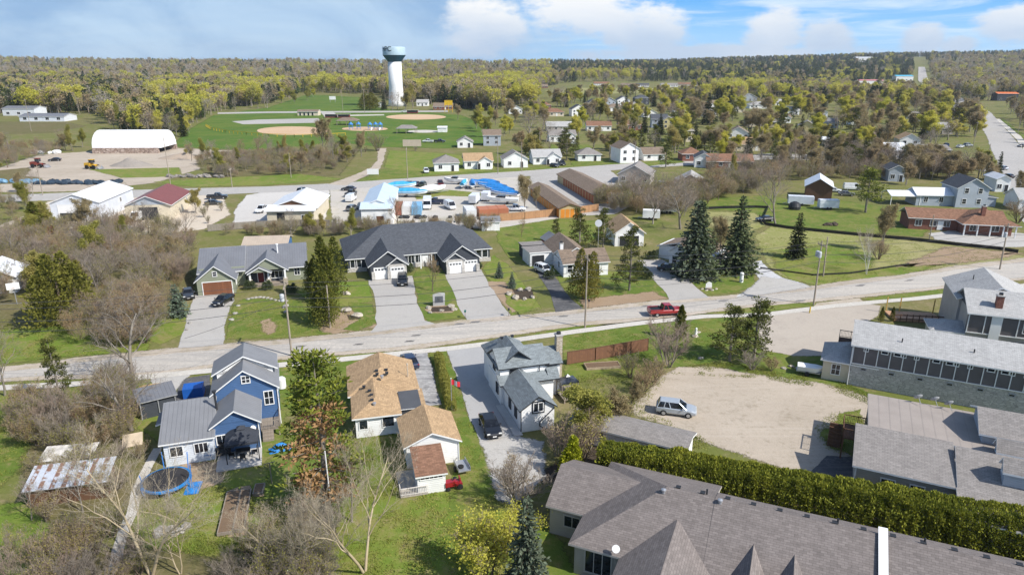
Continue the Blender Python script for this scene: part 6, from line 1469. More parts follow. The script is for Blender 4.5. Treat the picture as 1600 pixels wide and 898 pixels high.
def utility_pole(label, px, py, ytop, lean=0.0, arm=True, can=0, deg=100, name='utility_pole', r0=.15):
    p = G(px, py); hgt = hpx(px, py, ytop); t = thing(name, label, 'utility pole', (p[0], p[1], 0), R(deg)); t['hgt'] = hgt
    b = MB(); b.bar((0, 0, -.2), (lean, 0, hgt), r0, 8, 0, .09); b.build('pole', wood_pole, t)
    if arm:
        b = MB(); b.box(-1.1, -.07, hgt - .75, 1.1, .07, hgt - .6)
        for x in (-1.0, -.35, .5, 1.0): b.bar((x, 0, hgt - .6), (x, 0, hgt - .35), .05, 6)
        b.build('crossarm', wood_pole, t)
    for k in range(can):
        b = MB(); b.lathe([(.28, 0), (.3, .05), (.3, .85), (.24, .95), (.08, 1.0)], 12); b.build('transformer', paint('transformer_grey', (.50, .52, .54), .5), t, (.0 + .62 * (k - (can - 1) / 2) * (1 if can > 1 else 0), .45 if can == 1 else .4, hgt - 2.6))
    return t, Vector((p[0], p[1], hgt))
PL = []
for a in [('tall leaning wooden utility pole beside the pavement near the bungalow', 456, 556, 441, 0.0, True, 1), ('tall wooden utility pole on the verge beside the red pickup truck', 914, 512, 398, 0, True, 0),
          ('utility pole with grey transformers by the motel lot entrance', 1271, 477, 377, .15, True, 2), ('utility pole with a grey transformer across the vacant field road', 1562, 421, 350, .3, True, 1)]: PL.append(utility_pole(*a))
utility_pole('short grey service pole beside the tall cedars', 516, 512, 446, 0, False); utility_pole('second slim pole standing behind the transformer pole', 1286, 432, 371, .3, False)
utility_pole('thin pole by the brown-roofed brick house', 1452, 374, 336, 0, False, r0=.12)
for i, a in enumerate([(67, 305, 258, 'at the left of the back street near the pale workshop'), (267, 292, 215, 'beside the maroon workshop roof'), (363, 293, 262, 'right of the maroon workshop'), (455, 278, 238, 'behind the cream shop'), (637, 280, 230, 'in front of the dirt path'), (778, 272, 218, 'in the row of white houses by the back street'), (815, 268, 222, 'between two white houses of the back street row'), (991, 262, 222, 'beside the white box house'), (952, 252, 226, 'on the lawn behind the storage rows'), (843, 244, 205, 'left of the dormered house'), (49, 205, 155, 'standing before the white-roofed hall'), (125, 180, 152, 'at the wood edge behind the hall'), (140, 172, 142, 'in the gap of the dark wood'), (1540, 262, 225, 'beside the main street shops'), (1520, 230, 190, 'near the row of shop cars'), (1590, 210, 178, 'on the right pavement of the main street'), (570, 178, 140, 'light mast by the park road'), (536, 176, 140, 'light mast by the parking patch'), (1012, 224, 196, 'under the large yellow-green tree'), (1190, 225, 195, 'at the lawn corner in the east of town')]):
    utility_pole('slim wooden utility pole ' + a[3], a[0], a[1], a[2], 0, i % 2 == 0, 0, 90, r0=.14)
def wires(label, A, B, off, sag, n=14, r=.018, t_=None):
    b = MB(); pts = []
    for k in range(n + 1):
        q = k / n; z = A.z + (B.z - A.z) * q - sag * 4 * q * (1 - q); pts.append((A.x + (B.x - A.x) * q, A.y + (B.y - A.y) * q, z))
    b.path(pts, r, 4)
    o = b.build('power_line', [wire_m]); tag(o, label, 'power line', 'overhead lines along the street'); return o
left0 = Vector((G(-180, 600)[0], G(-180, 600)[1], 10.5)); right0 = Vector((G(1850, 388)[0], G(1850, 388)[1], 11))
chain = [left0] + [q for _, q in PL] + [right0]
SEG = ['left of the bungalow pole', 'between the bungalow pole and the pickup pole', 'between the pickup pole and the motel pole', 'between the motel pole and the field pole', 'right of the field pole']
for i in range(len(chain) - 1):
    for j, (dz, dx, nm) in enumerate(((-.35, .9, 'upper'), (-.35, -.9, 'second upper'), (-2.2, .1, 'lower'), (-3.4, .15, 'lowest'))):
        d = (chain[i + 1] - chain[i]); nn = Vector((-d.y, d.x, 0)).normalized() * dx
        wires(f'{nm} overhead wire along the street {SEG[i]}', chain[i] + nn + Vector((0, 0, dz)), chain[i + 1] + nn + Vector((0, 0, dz)), 0, .9 + .2 * j, r=.026 if j < 2 else .034)
w0 = PL[0][1]; wires('service wire from the bungalow pole to the short grey pole', w0 + Vector((0, 0, -1.5)), Vector((*G(516, 512)[:2], hpx(516, 512, 446) - .2)), 0, .5)
wires('service wire from the bungalow pole to the blue house gable', w0 + Vector((0, 0, -2.0)), Vector((-38.0, 74.4, 7.4)), 0, .4, r=.02)
wires('service wire from the pickup pole to the cottage', PL[1][1] + Vector((0, 0, -2.0)), Vector((11.0, 124.0, 4.6)), 0, .5)
wires('service wire crossing the spruce lawn', PL[2][1] + Vector((0, 0, -3)), PL[1][1] + Vector((0, 0, -5)), 0, 1.2, r=.02)
p = G(706, 640); fh = hpx(706, 640, 592); t = thing('flag_pole', 'white flagpole with a limp red and white flag beside the pale driveway', 'flagpole', (p[0], p[1], 0), 0)
b = MB(); b.bar((0, 0, 0), (0, 0, fh), .045, 8); b.lathe([(.02, -.06), (.08, 0), (.02, .06)], 8, 0, (0, 0, fh + .05)); b.build('pole', steel, t)
b = MB(); nx = 9
for s_, mi in ((0, 0), (1, 1), (2, 0)):
    x0, x1 = s_ * .32, (s_ + 1) * .32; k = 4
    for i in range(k):
        xa, xb = x0 + (x1 - x0) * i / k, x0 + (x1 - x0) * (i + 1) / k; f = lambda x: .1 * math.sin(x * 7); dz = lambda x: -.3 * x
        for e in (-.006, .006): b.face([(xa + .05, f(xa) + e, fh - .75 + dz(xa)), (xb + .05, f(xb) + e, fh - .75 + dz(xb)), (xb + .05, f(xb) + e, fh - .1 + dz(xb)), (xa + .05, f(xa) + e, fh - .1 + dz(xa))], mi)
b.build('flag', [paint('flag_red', (.55, .03, .04), .8), trim_white], t)
p = G(934, 392); dh = hpx(934, 392, 349); t = thing('dish_pole', 'tall pole with a round white satellite dish between cedars', 'dish pole', (p[0], p[1], 0), 0)
b = MB(); b.bar((0, 0, 0), (0, 0, dh), .06, 8); b.build('pole', steel, t); b = MB(); b.lathe([(.08, 0), (.5, .1), (.75, .3)], 20); o = b.build('dish', trim_white, t, (0, -.1, dh)); o.rotation_euler = (R(78), 0, R(-20))

p = G(262, 762); t = thing('trampoline', 'round trampoline with a blue padded rim and slanting net poles', 'trampoline', (p[0], p[1], 0), 0)
b = MB(); n = 28
for i in range(n):
    a, c = 2 * math.pi * i / n, 2 * math.pi * (i + 1) / n
    v = [(r_ * math.cos(q), r_ * math.sin(q), z) for q in (a, c) for r_, z in ((1.98, .93), (2.2, .90), (2.2, .74))]
    b.idx(v, [(0, 1, 4, 3), (1, 2, 5, 4)])
b.build('rim_pad', paint('pad_blue', (.02, .17, .42), .6, .5), t)
b = MB(); b.lathe([(1.99, .86), (1.99, .88)], 28); b.build('jump_mat', paint('mat_black', (.035, .033, .034), .8, .3), t)
for i in range(6):
    a = 2 * math.pi * i / 6; b = MB(); b.bar((2.2 * math.cos(a), 2.2 * math.sin(a), 0), (2.2 * math.cos(a), 2.2 * math.sin(a), .9), .04, 6); b.build('leg', steel, t)
    b = MB(); b.bar((2.3 * math.cos(a), 2.3 * math.sin(a), .5), (2.45 * math.cos(a), 2.45 * math.sin(a), 2.5 if i in (0, 1, 2) else 1.3), .045, 6); b.build('net_pole', pb, t)
for (px, py, lab, sx, sy, dg_) in ((302, 763, 'flat blue tarp sheet on the grass right of the trampoline', 1.3, 2.0, 12), (231, 753, 'crumpled blue tarp left of the trampoline', 1.1, .8, 5)):
    p = G(px, py); t = thing('ground_tarp', lab, 'tarp', (p[0], p[1], .03), R(dg_)); b = MB(); k = 8; v = [(sx * (i / k - .5), sy * (j / k - .5), .05 + .07 * abs(mnoise.noise(Vector((i * .9, j * .9, px))))) for j in range(k + 1) for i in range(k + 1)]
    b.idx(v, [(j * (k + 1) + i, j * (k + 1) + i + 1, (j + 1) * (k + 1) + i + 1, (j + 1) * (k + 1) + i) for j in range(k) for i in range(k)]); b.idx([(-sx / 2, -sy / 2, .02), (sx / 2, -sy / 2, .02), (sx / 2, sy / 2, .02), (-sx / 2, sy / 2, .02)], [(3, 2, 1, 0)]); b.build('sheet', tarp_blue, t)
p = G(438, 702); t = thing('covered_pile', 'lumpy pile under a bright blue tarp behind the blue house', 'covered pile', (p[0], p[1], 0), R(25)); b = MB(); k = 9
v = [(2.2 * (i / k - .5), 1.2 * (j / k - .5), max(0.01, .75 * math.cos(math.pi * (i / k - .5)) * math.cos(math.pi * (j / k - .5)) + .12 * mnoise.noise(Vector((i * .8, j * .8, 2))))) for j in range(k + 1) for i in range(k + 1)]
b.idx(v, [(j * (k + 1) + i, j * (k + 1) + i + 1, (j + 1) * (k + 1) + i + 1, (j + 1) * (k + 1) + i) for j in range(k) for i in range(k)]); b.build('tarp', tarp_blue, t)
def gazebo(label, px, py, w, d, hgt, roofm, deg, postm, peak=.9, solid=False):
    p = G(px, py); t = thing('gazebo', label, 'gazebo', (p[0], p[1], 0), R(deg)); b = MB(); q = .18
    A = [(-w / 2, -d / 2), (w / 2, -d / 2), (w / 2, d / 2), (-w / 2, d / 2)]
    for i in range(4):
        a, c = A[i], A[(i + 1) % 4]; b.slab([(a[0], a[1], hgt), (c[0], c[1], hgt), (c[0] * q, c[1] * q, hgt + peak), (a[0] * q, a[1] * q, hgt + peak)], .04, 0, 0, (1, 3))
        a, c = (a[0] * .26, a[1] * .26), (c[0] * .26, c[1] * .26); b.slab([(a[0], a[1], hgt + peak + .08), (c[0], c[1], hgt + peak + .08), (0, 0, hgt + peak + .38)], .03, 0, 0, (1, 2))
        b.idx([(*A[i], hgt), (*A[(i + 1) % 4], hgt), (*A[(i + 1) % 4], hgt - .22), (*A[i], hgt - .22)], [(0, 1, 2, 3)])
    b.build('canopy', roofm, t)
    for a in A: b = MB(); b.bar((a[0] * .94, a[1] * .94, 0), (a[0] * .94, a[1] * .94, hgt), .05, 6); b.build('post', postm, t)
    return t
cv = paint('charcoal_canvas', (.045, .05, .062), .85, .2)
gazebo('charcoal canvas gazebo on the patio behind the blue house', 382, 712, 3.2, 3.0, 2.2, cv, 18, trim_dark)
gazebo('small black barbecue gazebo on the deck beside the white house', 886, 618, 2.2, 1.7, 2.1, glassy('gazebo_panel', (.03, .035, .045), .2), 20, wood_grey, .35)
def set_table(label, px, py, deg):
    p = G(px, py); t = thing('garden_table', label, 'table', (p[0], p[1], .13), R(deg)); b = MB(); b.box(-.7, -.45, .68, .7, .45, .73); b.build('top', trim_dark, t)
    for x in (-.6, .6):
        for y in (-.38, .38): b = MB(); b.bar((x, y, 0), (x, y, .68), .03, 5); b.build('leg', trim_dark, t)
    for i, (x, y) in enumerate(((-1.1, 0), (1.1, 0), (0, -.85))):
        c = thing('garden_chair', ['black garden chair at the left of the patio table', 'black garden chair at the right of the patio table', 'black garden chair in front of the patio table'][i], 'chair', (t.location.x + x * math.cos(R(deg)) - y * math.sin(R(deg)), t.location.y + x * math.sin(R(deg)) + y * math.cos(R(deg)), .13), R(deg + (-90, 90, 0)[i]), 'chairs round the patio table')
        b = MB(); b.box(-.25, -.25, .4, .25, .25, .45); b.build('seat', black_m, c); b = MB(); b.box(-.25, -.27, .45, .25, -.22, .95); b.build('backrest', black_m, c)
        for xx in (-.22, .22):
            for yy in (-.22, .22): b = MB(); b.bar((xx, yy, 0), (xx, yy, .4), .025, 5); b.build('leg', black_m, c)
set_table('dark patio table under the charcoal gazebo', 381, 714, 18)
p = G(352, 712); t = thing('barbecue', 'black barbecue standing against the blue house', 'barbecue', (p[0], p[1], .12), R(20)); b = MB(); b.box(-.6, -.3, .2, .6, .3, .85); b.box(-.95, -.25, .8, -.6, .25, .85); b.box(.6, -.25, .8, .95, .25, .85); b.build('cart', trim_dark, t); b = MB(); b.prism([(-.5, .86), (.5, .86), (.45, 1.15), (.2, 1.3), (-.2, 1.3), (-.45, 1.15)], -.28, .28); b.build('lid', black_m, t)
p = G(327, 716); t = thing('storage_bin', 'small blue bin at the corner of the pale blue wall', 'bin', (p[0], p[1], 0), R(18)); b = MB(); b.box(-.4, -.3, 0, .4, .3, .5); b.build('box', paint('bin_blue', (.03, .14, .42), .5), t); b = MB(); b.box(-.43, -.33, .5, .43, .33, .58); b.build('lid', paint('bin_blue', (.03, .14, .42), .5), t)
p = G(304, 618); t = thing('rain_tank', 'large deep blue tank standing behind the blue house', 'tank', (p[0], p[1], 0), R(18)); b = MB(); b.box(-1.1, -.9, .1, 1.1, .9, 1.3); b.build('tank', paint('tank_blue', (.015, .10, .40), .4), t); b = MB(); b.box(-1.2, -1, 0, 1.2, 1, .1); b.build('pallet', wood_brown, t)
p = G(222, 656); t = House('open_shed', 'black-walled shed with a grey metal roof beside the big bare tree', 'shed', (p[0], p[1]), 35, slate_siding, metal_light, trim_grey)
t.block(.08, 3.6, .02, .1, 2.0); t.block(0, .08, 0, 2.6, 2.1); t.block(3.6, 3.68, 0, 2.6, 2.1); t.block(0, 3.68, 2.5, 2.6, 2.1); t.plane([(-.2, -.3, 2.15), (3.9, -.3, 2.15), (3.9, 2.9, 2.6), (-.2, 2.9, 2.6)], .1)
for x in (0.05, 1.85, 3.6): q = MB(); q.bar((x, -.1, 0), (x, -.1, 2.1), .05, 5); t.add('post', q, [trim_grey])
t.done()
p = G(236, 612); t = thing('lumber_stack', 'stack of yellow lumber behind the black shed', 'lumber stack', (p[0], p[1], 0), R(20))
b = MB(); r_ = random.Random(4)
for i in range(4):
    for j in range(6): b.cbox((r_.uniform(-.2, .2), -.5 + j * .2, .12 + i * .19), 2.2, .15, .12, r_.uniform(-.06, .06))
b.build('boards', planks('yellow_boards', (.55, .36, .15)), t)
h = House('rusty_shed', 'low old shed with a rust-striped corrugated roof among brambles', 'shed', (G(40, 795)[0], G(40, 795)[1]), 14, wood_brown, metal_rust, trim_grey)
h.block(.2, 6.6, .2, 3.0, 1.7); h.plane([(0, -.1, 1.75), (6.9, -.1, 1.75), (6.9, 3.3, 2.35), (0, 3.3, 2.35)], .06); h.done()
h = House('collapsed_shed', 'pale low shed roof with peeling sheets in the thicket', 'shed', (G(62, 738)[0], G(62, 738)[1]), 10, wood_grey, paint('peeling_white', (.55, .52, .48), .8, .4, scale=2), trim_white)
h.block(.2, 4.6, .2, 2.0, 1.1); h.plane([(0, 0, 1.15), (4.8, 0, 1.15), (4.8, 2.3, 1.5), (0, 2.3, 1.5)], .06); h.done()
def board(label, px, py, w, d, deg, mat_, tilt=.5):
    p = G(px, py); t = thing('plywood_sheet', label, 'plywood sheet', (p[0], p[1], 0), R(deg)); b = MB(); b.idx([(-w / 2, -d / 2, .06), (w / 2, -d / 2, .06), (w / 2, d / 2, tilt), (-w / 2, d / 2, tilt), (-w / 2, -d / 2, 0), (w / 2, -d / 2, 0), (w / 2, d / 2, tilt - .06), (-w / 2, d / 2, tilt - .06)], [(0, 1, 2, 3), (7, 6, 5, 4), (0, 4, 5, 1), (1, 5, 6, 2), (2, 6, 7, 3), (3, 7, 4, 0)]); b.build('sheet', mat_, t); b = MB(); b.bar((-w * .4, d * .45, 0), (-w * .4, d * .45, tilt - .05), .05, 4); b.bar((w * .4, d * .45, 0), (w * .4, d * .45, tilt - .05), .05, 4); b.build('prop', wood_brown, t)
board('large plywood sheet leaning beside the pale blue wall', 208, 692, 1.9, 1.6, 24, paint('plywood', (.52, .43, .32), .8, .2), .7)
def bed(label, px, py, w, d, deg, bm=None):
    p = G(px, py); t = thing('raised_bed', label, 'garden bed', (p[0], p[1], 0), R(deg)); b = MB()
    b.box(-w / 2, -d / 2, 0, w / 2, -d / 2 + .08, .32); b.box(-w / 2, d / 2 - .08, 0, w / 2, d / 2, .32); b.box(-w / 2, -d / 2 + .08, 0, -w / 2 + .08, d / 2 - .08, .32); b.box(w / 2 - .08, -d / 2 + .08, 0, w / 2, d / 2 - .08, .32); b.build('frame', bm or wood_grey, t)
    b = MB(); b.box(-w / 2 + .08, -d / 2 + .08, 0, w / 2 - .08, d / 2 - .08, .26); b.build('soil', soil('bed_soil', [(.15, .10, .065), (.20, .14, .09), (.11, .075, .05)], feather=False), t)
bed('long raised garden bed beside the near brown fence', 941, 573, 4.6, 1.7, 8, planks('pale_bed_boards', (.42, .33, .22)))
bed('long narrow garden bed, left of the pair on the near lawn', 360, 802, 1.3, 6.2, 14); bed('long narrow garden bed, right of the pair on the near lawn', 379, 799, 1.0, 6.0, 14); bed('short garden bed by the near lawn edge', 405, 767, .9, 1.6, 10)
p = G(425, 755); t = thing('laundry_post', 'thin white clothes-line post on the near lawn', 'clothes-line post', (p[0], p[1], 0), R(30)); b = MB(); b.bar((0, 0, 0), (0, 0, 2.2), .05, 6); b.bar((-.5, 0, 2.2), (.5, 0, 2.2), .04, 6); b.build('post', wood_grey, t)
p = G(520, 815); t = thing('bare_mast', 'tall thin white mast beside the rusty pine', 'mast', (p[0], p[1], 0), 0); b = MB(); b.bar((0, 0, 0), (-.1, 0, hpx(520, 815, 705)), .06, 6, 0, .05); b.build('mast', trim_white, t)
def boulders(label, spots, mat_=rock_m, group=None):
    for i, (px, py, s_) in enumerate(spots):
        p = G(px, py); b = MB(); s_ *= .62; b.rock((0, 0, s_ * .3), s_ * 1.35, s_ * .9, s_ * .6, int(px * 7 + py)); o = b.build('boulder', mat_, None, (p[0], p[1], 0), R(px % 180)); tag(o, label, 'boulder', group or label)
boulders('pale boulder round the dark bed by the small blue spruces', [(795, 460, 1.0), (806, 466, 1.1), (813, 454, .9), (826, 453, .9), (832, 465, .7), (820, 468, .7)])
boulders('large pale boulder in front of the tall cedars', [(541, 487, 1.3), (558, 494, 1.1), (541, 460, 1.0)])
boulders('pale stone edging the bed of the duplex sign', [(670, 482, .8), (672, 489, .6), (690, 486, .6), (705, 479, .8), (710, 484, .7)])
boulders('flat stone in the low wall across the sage house lawn', [(388 + 6 * i, 468 - (3.2 * math.sin(i * .5)) , .45) for i in range(11)], rock_g)
boulders('stone beside the gravel drive of the sage house', [(372, 478, .5), (368, 490, .5), (362, 500, .55), (297, 505, .6), (292, 515, .5), (446, 480, .9), (447, 488, .7)], rock_g)
boulders('pale stone round the white sign on the spruce lawn', [(1097, 452, .4), (1104, 454, .4), (1113, 454, .4), (1119, 452, .4)])
boulders('weathered stone at the edge of the motel lawn', [(1086, 526, .6), (1091, 520, .5), (1095, 560, .5), (1225, 576, .5), (1236, 573, .5), (1245, 576, .4)])
patch('flower_bed', [(800, 452), (830, 452), (836, 466), (808, 468)], m_mulch, 6, .3); patch('flower_bed', [(542, 492), (560, 492), (564, 498), (546, 500)], m_mulch, 6, .3); patch('flower_bed', [(674, 480), (702, 479), (708, 486), (674, 488)], m_mulch, 6, .3)
def stone_sign(label, px, py, w, h_, deg):
    p = G(px, py); t = thing('stone_sign', label, 'sign', (p[0], p[1], 0), R(deg)); b = MB(); b.prism([(-w / 2, 0), (w / 2, 0), (w * .54, h_), (w * .05, h_ * 1.06), (-w * .5, h_ * .94)], 0, .4); b.build('slab', paint('carved_granite', (.42, .42, .41), .8, .3), t)
    b = MB(); b.box(-w * .34, -.03, h_ * .28, w * .36, -.002, h_ * .82); b.build('dark_panel', paint('carved_dark', (.10, .11, .13), .6), t)
    b = MB(); b.lathe([(.05, -.02), (w * .2, -.012), (w * .2, 0)], 12); o = b.build('emblem', trim_grey, t, (0.02, -.03, h_ * .52)); o.rotation_euler = (math.pi / 2, 0, 0)
stone_sign('upright grey stone sign with a dark emblem on the duplex lawn', 686, 478, 1.9, 2.0, 12)
p = G(1107, 452); t = thing('lawn_sign', 'white garden sign in a ring of stones on the spruce lawn', 'sign', (p[0], p[1], 0), R(8)); b = MB()
for i in range(7): b.box(-.55 + i * .16, -.04, .1, -.43 + i * .16, .04, 1.0 + .35 * math.sin(math.pi * (i + .5) / 7))
b.box(-.6, -.06, .55, .6, -.045, .65); b.build('pickets', trim_white, t); b = MB(); b.lathe([(.42, 0), (.48, .3)], 14, 0, (0, -.3, 0)); b.build('planter', wood_grey, t)
p = G(1158, 441); t = thing('white_barrel', 'tall white cylinder with a small dark opening on the spruce lawn', 'barrel', (p[0], p[1], 0), 0); b = MB(); b.lathe([(.34, 0), (.34, 1.7), (.3, 1.78), (.1, 1.82)], 14); b.build('shell', trim_white, t); b = MB(); b.lathe([(.14, 0), (.14, .03)], 10); o = b.build('opening', trim_dark, t, (0, -.345, .4)); o.rotation_euler = (math.pi / 2, 0, 0)
p = G(735, 277); t = thing('notice_board', 'white notice board on the grass by the back street', 'sign', (*G(583, 276)[:2], 0), 0); b = MB(); b.box(-2.0, -.05, .7, 2.0, .05, 2.6); b.build('panel', trim_white, t)
for x in (-1.7, 1.7): b = MB(); b.bar((x, .06, 0), (x, .06, 2.6), .08, 5); b.build('post', wood_grey, t)
p = G(644, 231); t = thing('notice_board', 'large pale board at the end of the dirt path', 'sign', (p[0], p[1], 0), 0); b = MB(); b.box(-4.2, -.08, .6, 4.2, .08, 3.6); b.build('panel', trim_tan, t)
for x in (-3.8, 3.8): b = MB(); b.bar((x, .1, 0), (x, .1, 3.6), .1, 5); b.build('post', wood_grey, t)
p = G(27, 475); t = thing('basketball_hoop', 'white basketball backboard on a pole in the left yard', 'basketball hoop', (p[0], p[1], 0), R(30)); b = MB(); b.bar((0, 0, 0), (0, 0, 3.2), .07, 6); b.build('pole', steel, t); b = MB(); b.box(-.9, -.4, 2.6, .9, -.34, 3.7); b.build('backboard', trim_white, t)
b = MB()
for i in range(14): a, c = 2 * math.pi * i / 14, 2 * math.pi * (i + 1) / 14; b.bar((.23 * math.cos(a), -.65 + .23 * math.sin(a), 2.85), (.23 * math.cos(c), -.65 + .23 * math.sin(c), 2.85), .015, 4)
b.build('rim', co, t)
p = G(1263, 585); t = thing('boat_trailer', 'white skiff on a little trailer at the edge of the gravel lot', 'boat trailer', (p[0], p[1], 0), R(-22)); b = MB(); b.box(-1.5, -.6, .45, 1.3, .6, .55); b.bar((1.3, 0, .5), (2.4, 0, .45), .05); b.build('frame', steel, t)
b = MB(); b.idx([(-1.4, -.6, .6), (.8, -.6, .6), (1.7, 0, .75), (.8, .6, .6), (-1.4, .6, .6), (-1.4, -.75, 1.2), (.8, -.75, 1.2), (2.0, 0, 1.35), (.8, .75, 1.2), (-1.4, .75, 1.2)], [(0, 4, 3, 2, 1), (0, 1, 6, 5), (1, 2, 7, 6), (2, 3, 8, 7), (3, 4, 9, 8), (4, 0, 5, 9), (5, 6, 7, 8, 9)]); b.build('hull', trim_white, t)
for s_ in (-.8, .8): w = MB(); w.lathe([(.18, -.09), (.3, -.07), (.3, .07), (.18, .09)], 12); o = w.build('wheel', rubber, t, (-.2, s_, .3)); o.rotation_euler = (math.pi / 2, 0, 0)
p = G(1289, 580); t = thing('wheelie_bin', 'green wheeled bin by the motel annex', 'bin', (p[0], p[1], 0), R(-27)); b = MB(); b.idx([(-.3, -.3, 0), (.3, -.3, 0), (.3, .3, 0), (-.3, .3, 0), (-.38, -.38, 1), (.38, -.38, 1), (.38, .38, 1), (-.38, .38, 1)], [(0, 3, 2, 1), (4, 5, 6, 7), (0, 1, 5, 4), (1, 2, 6, 5), (2, 3, 7, 6), (3, 0, 4, 7)]); b.build('bin', paint('bin_green', (.02, .13, .10), .5), t); b = MB(); b.box(-.41, -.43, 1, .41, .41, 1.07); b.build('lid', paint('bin_green', (.02, .13, .10), .5), t)
for (px, py, lab) in ((1265, 489, 'yellow bollard at the corner of the motel lot'),):
    p = G(px, py); b = MB(); b.lathe([(.1, 0), (.1, 1.0), (.06, 1.08)], 10); tag(b.build('bollard', paint('bollard_yellow', (.62, .42, .02), .5), None, (p[0], p[1], 0)), lab, 'bollard')
p = G(1087, 525); t = thing('garden_statue', 'small white statue on the street lawn beside the grey bush', 'statue', (p[0], p[1], 0), 0); b = MB(); b.lathe([(.3, 0), (.3, .15), (.16, .2), (.22, .6), (.12, .85), (.17, 1.0), (.14, 1.2), (.03, 1.3)], 12); b.build('figure', trim_white, t, smooth=True)
for (px, py, lab) in ((795, 494, 'black mailbox at the end of the right duplex driveway'), (727, 497, 'green mailbox between the duplex driveways'), (920, 480, 'dark mailbox beside the black driveway')):
    p = G(px, py); t = thing('mailbox', lab, 'mailbox', (p[0], p[1], 0), 0); b = MB(); b.bar((0, 0, 0), (0, 0, 1.0), .05, 5); b.build('post', wood_grey, t); b = MB(); b.box(-.14, -.25, 1.0, .14, .25, 1.25); b.build('box', paint('bin_green', (.02, .13, .10), .5) if 'green' in lab else trim_dark, t)
bark_grey = leafmat('grey_bark', (.17, .15, .125), (.30, .265, .22), None, .4, 0)
bark_pale = leafmat('pale_bark', (.33, .265, .165), (.46, .38, .26), None, .3, 0)
bark_brown = leafmat('brown_bark', (.10, .075, .055), (.19, .145, .105), None, .4, 0)
twig_grey = leafmat('grey_twigs', (.20, .165, .13), (.36, .31, .255), (.27, .205, .16), .4, 0)
twig_red = leafmat('reddish_twigs', (.24, .145, .085), (.38, .26, .165), (.21, .15, .105), .35, 0)
bud_yellow = leafmat('yellow_green_buds', (.44, .43, .05), (.66, .62, .11), (.56, .51, .12), .25, .5)
bud_olive = leafmat('olive_buds', (.26, .265, .055), (.44, .41, .10), (.37, .31, .11), .3, .45)
bud_tan = leafmat('tan_buds', (.31, .25, .125), (.45, .37, .205), (.36, .28, .165), .3, .4)
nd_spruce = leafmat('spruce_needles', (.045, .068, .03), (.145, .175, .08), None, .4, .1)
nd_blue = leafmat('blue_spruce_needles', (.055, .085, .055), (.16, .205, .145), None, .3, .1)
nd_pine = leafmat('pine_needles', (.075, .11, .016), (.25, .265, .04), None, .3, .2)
nd_dead = leafmat('rusty_needles', (.25, .14, .06), (.42, .26, .125), None, .3, .2)
nd_cedar = leafmat('cedar_sprays', (.075, .10, .016), (.25, .245, .045), (.21, .19, .04), .3, .3)
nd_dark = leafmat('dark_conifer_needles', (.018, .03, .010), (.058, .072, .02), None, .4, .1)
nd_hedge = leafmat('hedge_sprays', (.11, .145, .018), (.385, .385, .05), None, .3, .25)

def rot_to(d):
    """matrix whose columns are two normals of d and d itself, for many directions at once"""
    d = d / np.linalg.norm(d, axis=1, keepdims=True)
    a = np.where(np.abs(d[:, 2:3]) < .9, np.array([[0, 0, 1.0]]), np.array([[1.0, 0, 0]]))
    u = np.cross(d, a); u /= np.linalg.norm(u, axis=1, keepdims=True)
    return u, np.cross(d, u), d
def tubes(S, n):
    """S rows: p0 (3), p1 (3), r0, r1 -> tapered n-sided tubes"""
    S = np.asarray(S, float); u, w, d = rot_to(S[:, 3:6] - S[:, 0:3] + 1e-9)
    ang = np.arange(n) * 2 * math.pi / n; V = []
    for k, (pc, rc) in enumerate(((slice(0, 3), 6), (slice(3, 6), 7))):
        ring = S[:, None, pc] + S[:, rc][:, None, None] * (np.cos(ang)[None, :, None] * u[:, None, :] + np.sin(ang)[None, :, None] * w[:, None, :]); V.append(ring)
    V = np.concatenate(V, axis=1).reshape(-1, 3)
    base = (np.arange(len(S)) * 2 * n)[:, None, None]; i = np.arange(n); j = (i + 1) % n
    F = np.stack([i, j, j + n, i + n], axis=1)[None] + base
    return V, F.reshape(-1, 4)
def quads(P, D, L, Wd, rg, bend=.25):
    """leaf sprays at P along D; two-sided kite with a fold"""
    n = len(P); u, w, d = rot_to(D + rg.normal(0, 1e-3, D.shape)); a = rg.uniform(0, 2 * math.pi, n)[:, None]
    s = u * np.cos(a) + w * np.sin(a); L = np.broadcast_to(L, (n,))[:, None]; Wd = np.broadcast_to(Wd, (n,))[:, None]
    nrm = np.cross(d, s)
    V = np.stack([P, P + d * L * .5 + s * Wd * .5 + nrm * L * bend * .3, P + d * L - nrm * L * bend * .2, P + d * L * .5 - s * Wd * .5 + nrm * L * bend * .3], axis=1)
    return V.reshape(-1, 3), np.arange(4 * n).reshape(-1, 4)
